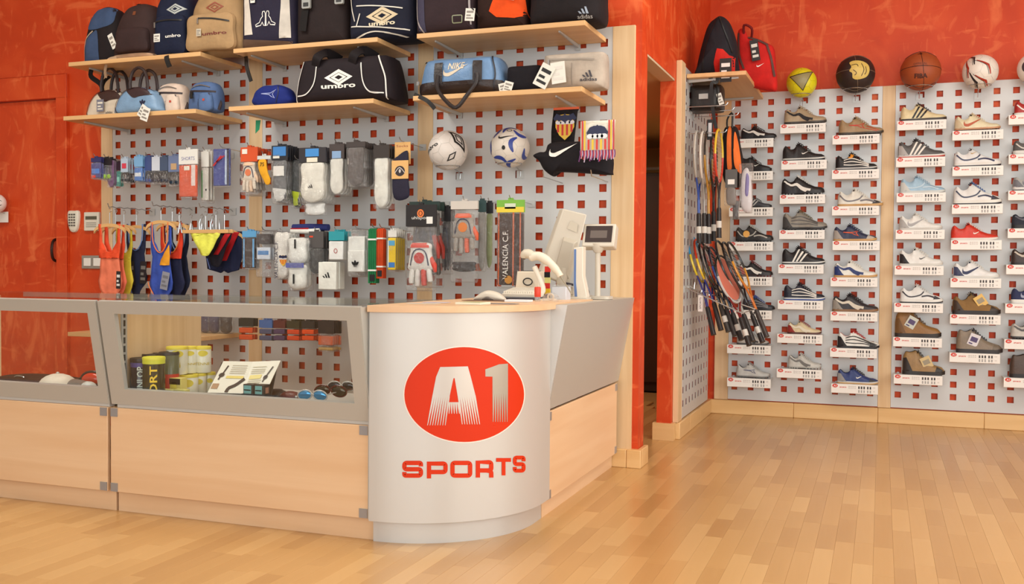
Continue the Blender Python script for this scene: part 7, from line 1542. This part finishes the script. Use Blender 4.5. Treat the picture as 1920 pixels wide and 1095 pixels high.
obj('stand_foot', MB().prism(rr(.1, .08, .02, .02, 0), 0, .01, 'z'), P(226, 216, 198), t, bevel=.003); obj('cord', MB().tube(curve([S3(1050, 518), S3(1062, 535), S3(1072, 552)], 10), .003, 6), P(150, 140, 120), t)
# clear tub with white insert
x, z, w, h = fit(1035, 1063, 524, 560, -.72); t = thing('clear_tub', 'translucent white tub behind the red marker', 'tub', (x, -.70, CT + .001)); obj('tub', MB().box(-w / 2, w / 2, -.03, .04, 0, .062), P(206, 208, 214), t, bevel=.004); obj('lid', MB().box(-w / 2 - .002, w / 2 + .002, -.032, .042, .062, .07), M_PLEXI, t, bevel=.002)
x, z, w, h = fit(1012, 1036, 542, 566, -.95); t = thing('tape_dispenser', 'clear rounded tape dispenser on the desk top', 'dispenser', (x + .02, -.95, WT)); obj('body', MB().prism(smooth([(-.03, 0), (.03, 0), (.032, .02), (.01, .035), (-.02, .03)], 20), -.012, .012, 'y'), M_PLEXI, t); obj('tape', MB().tube([(.012 * math.cos(a_ * PI / 8), 0, .018 + .012 * math.sin(a_ * PI / 8)) for a_ in range(16)], .004, 6, True), P(226, 206, 180), t)
x, z, w, h = fit(1002, 1014, 538, 568, -1.0); t = thing('marker', 'red capped bottle standing on the desk top', 'bottle', (x, -1.0, WT)); obj('cap', MB().lathe([(.0125, .018), (.0135, .02), (.0135, .056), (.011, .06)], 18), P(214, 62, 36), t); obj('jar', MB().lathe([(.011, 0), (.012, .002), (.012, .018)], 18), M_PLEXI, t)
# keyboard, mouse, box behind
x, z, w, h = fit(943, 1004, 532, 548, -.85); t = thing('keyboard', 'beige keyboard lying on its wrist pad behind the round desk', 'keyboard', (x, -.80, WT)); obj('wrist_pad', MB().box(-w * .5, w * .55, -.08, .09, 0, .012), P(60, 60, 68), t, bevel=.003)
kb = MB(); kb.T = Matrix.Rotation(.12, 4, 'X'); kb.box(-w * .5, w * .5, -.06, .09, .016, .034); obj('case', kb, P(*BE), t, bevel=.003)
ky = MB(); ky.T = kb.T
for r_ in range(5):
    for c_ in range(14): ky.box(-w * .47 + c_ * w * .067, -w * .47 + c_ * w * .067 + w * .055, -.05 + r_ * .026, -.028 + r_ * .026, .034, .042)
obj('keys', ky, P(230, 222, 206), t)['kind'] = 'stuff'
x, z, w, h = fit(891, 945, 541, 559, -1.0); t = thing('computer_mouse', 'grey and cream mouse-shaped scanner on the desk top', 'mouse', (x, -1.0, WT)); obj('shell', puff(smooth(xf([(-.5, .0), (-.4, .5), (-.1, .98), (.2, .9), (.45, .5), (.5, 0)], w, .042), 32), .03, .03, 6, 2.4), P(206, 196, 180), t); obj('grip_side', puff(smooth(xf([(-.25, .02), (-.1, .5), (.1, .55), (.26, .02)], w, .042), 24), .031, .0, 4, 2.6), P(110, 100, 92), t)
x, z, w, h = fit(973, 1012, 508, 530, -.5); t = thing('paper_box', 'low beige printer housing behind the scanner', 'printer', (x, -.5, CT + .001)); h = at_y(990, 509, -.5).z - CT; obj('housing', MB().prism([(-w * .55, 0), (-w * .42, h), (w * .6, h), (w * .7, 0)], -.05, .09, 'y'), P(220, 206, 184), t, bevel=.005); obj('paper_slot', MB().box(-w * .3, w * .5, -.0, .012, h, h + .003), P(60, 56, 54), t)
obj('cable_loop', MB().tube([(.012 + .022 * math.cos(a_ * PI / 10), -.056, h * .62 + .016 * math.sin(a_ * PI / 10)) for a_ in range(20)], .0028, 6, True), M_BLACK, t)
x, z, w, h = fit(1018, 1034, 498, 530, -.62); t = thing('badge_lanyard', 'red, yellow and black patterned strap behind the scanner', 'strap', (x, -.62, CT + .001)); hh = at_y(1026, 500, -.62).z - CT
for k, c in enumerate(((30, 26, 26), (226, 186, 50), (196, 46, 40), (206, 196, 120), (30, 26, 26), (200, 50, 40))): obj('segment', MB().box(-.012 + .002 * (k % 2), .012 + .002 * (k % 2), -.006, .006, hh * k / 6, hh * (k + 1) / 6), F(*c), t)
# flyers
def flyer(what, u0, u1, v, y, c, dpt=.07, rz=0, zt_=WT, hh=.0012, c2=None):
    p0 = at_y(u0, v, y); p1 = at_y(u1, v, y); w = p1.x - p0.x; t = thing('flyer', what, 'leaflet', ((p0.x + p1.x) / 2, y, zt_ + .0004), rz); obj('sheets', MB().box(-w / 2, w / 2, 0, dpt, 0, hh), P(*c), t)
    if c2: obj('cover_print', MB().box(-w * .4, w * .4, dpt * .15, dpt * .85, hh, hh + .0003), P(*c2), t)
flyer('white leaflet at the left of the round desk top', 761, 816, 570, -1.52, (232, 228, 214), .05, c2=(206, 196, 186)); flyer('violet tinted leaflet behind the left white one', 792, 835, 569, -1.40, (206, 200, 214), .06, .1)
flyer('thick pile of cream leaflets in the middle of the round desk top', 853, 901, 571, -1.50, (234, 228, 206), .09, -.06, hh=.008, c2=(150, 160, 90)); flyer('grey printed leaflet right of the cream pile', 905, 966, 568, -1.38, (150, 146, 146), .06, .12, c2=(110, 110, 120))
flyer('white note pad in front of the keyboard', 946, 990, 563, -1.12, (236, 232, 236), .06, 0, hh=.008); flyer('brown folder lying behind the leaflets', 866, 945, 563, -1.1, (120, 84, 60), .09, .05)
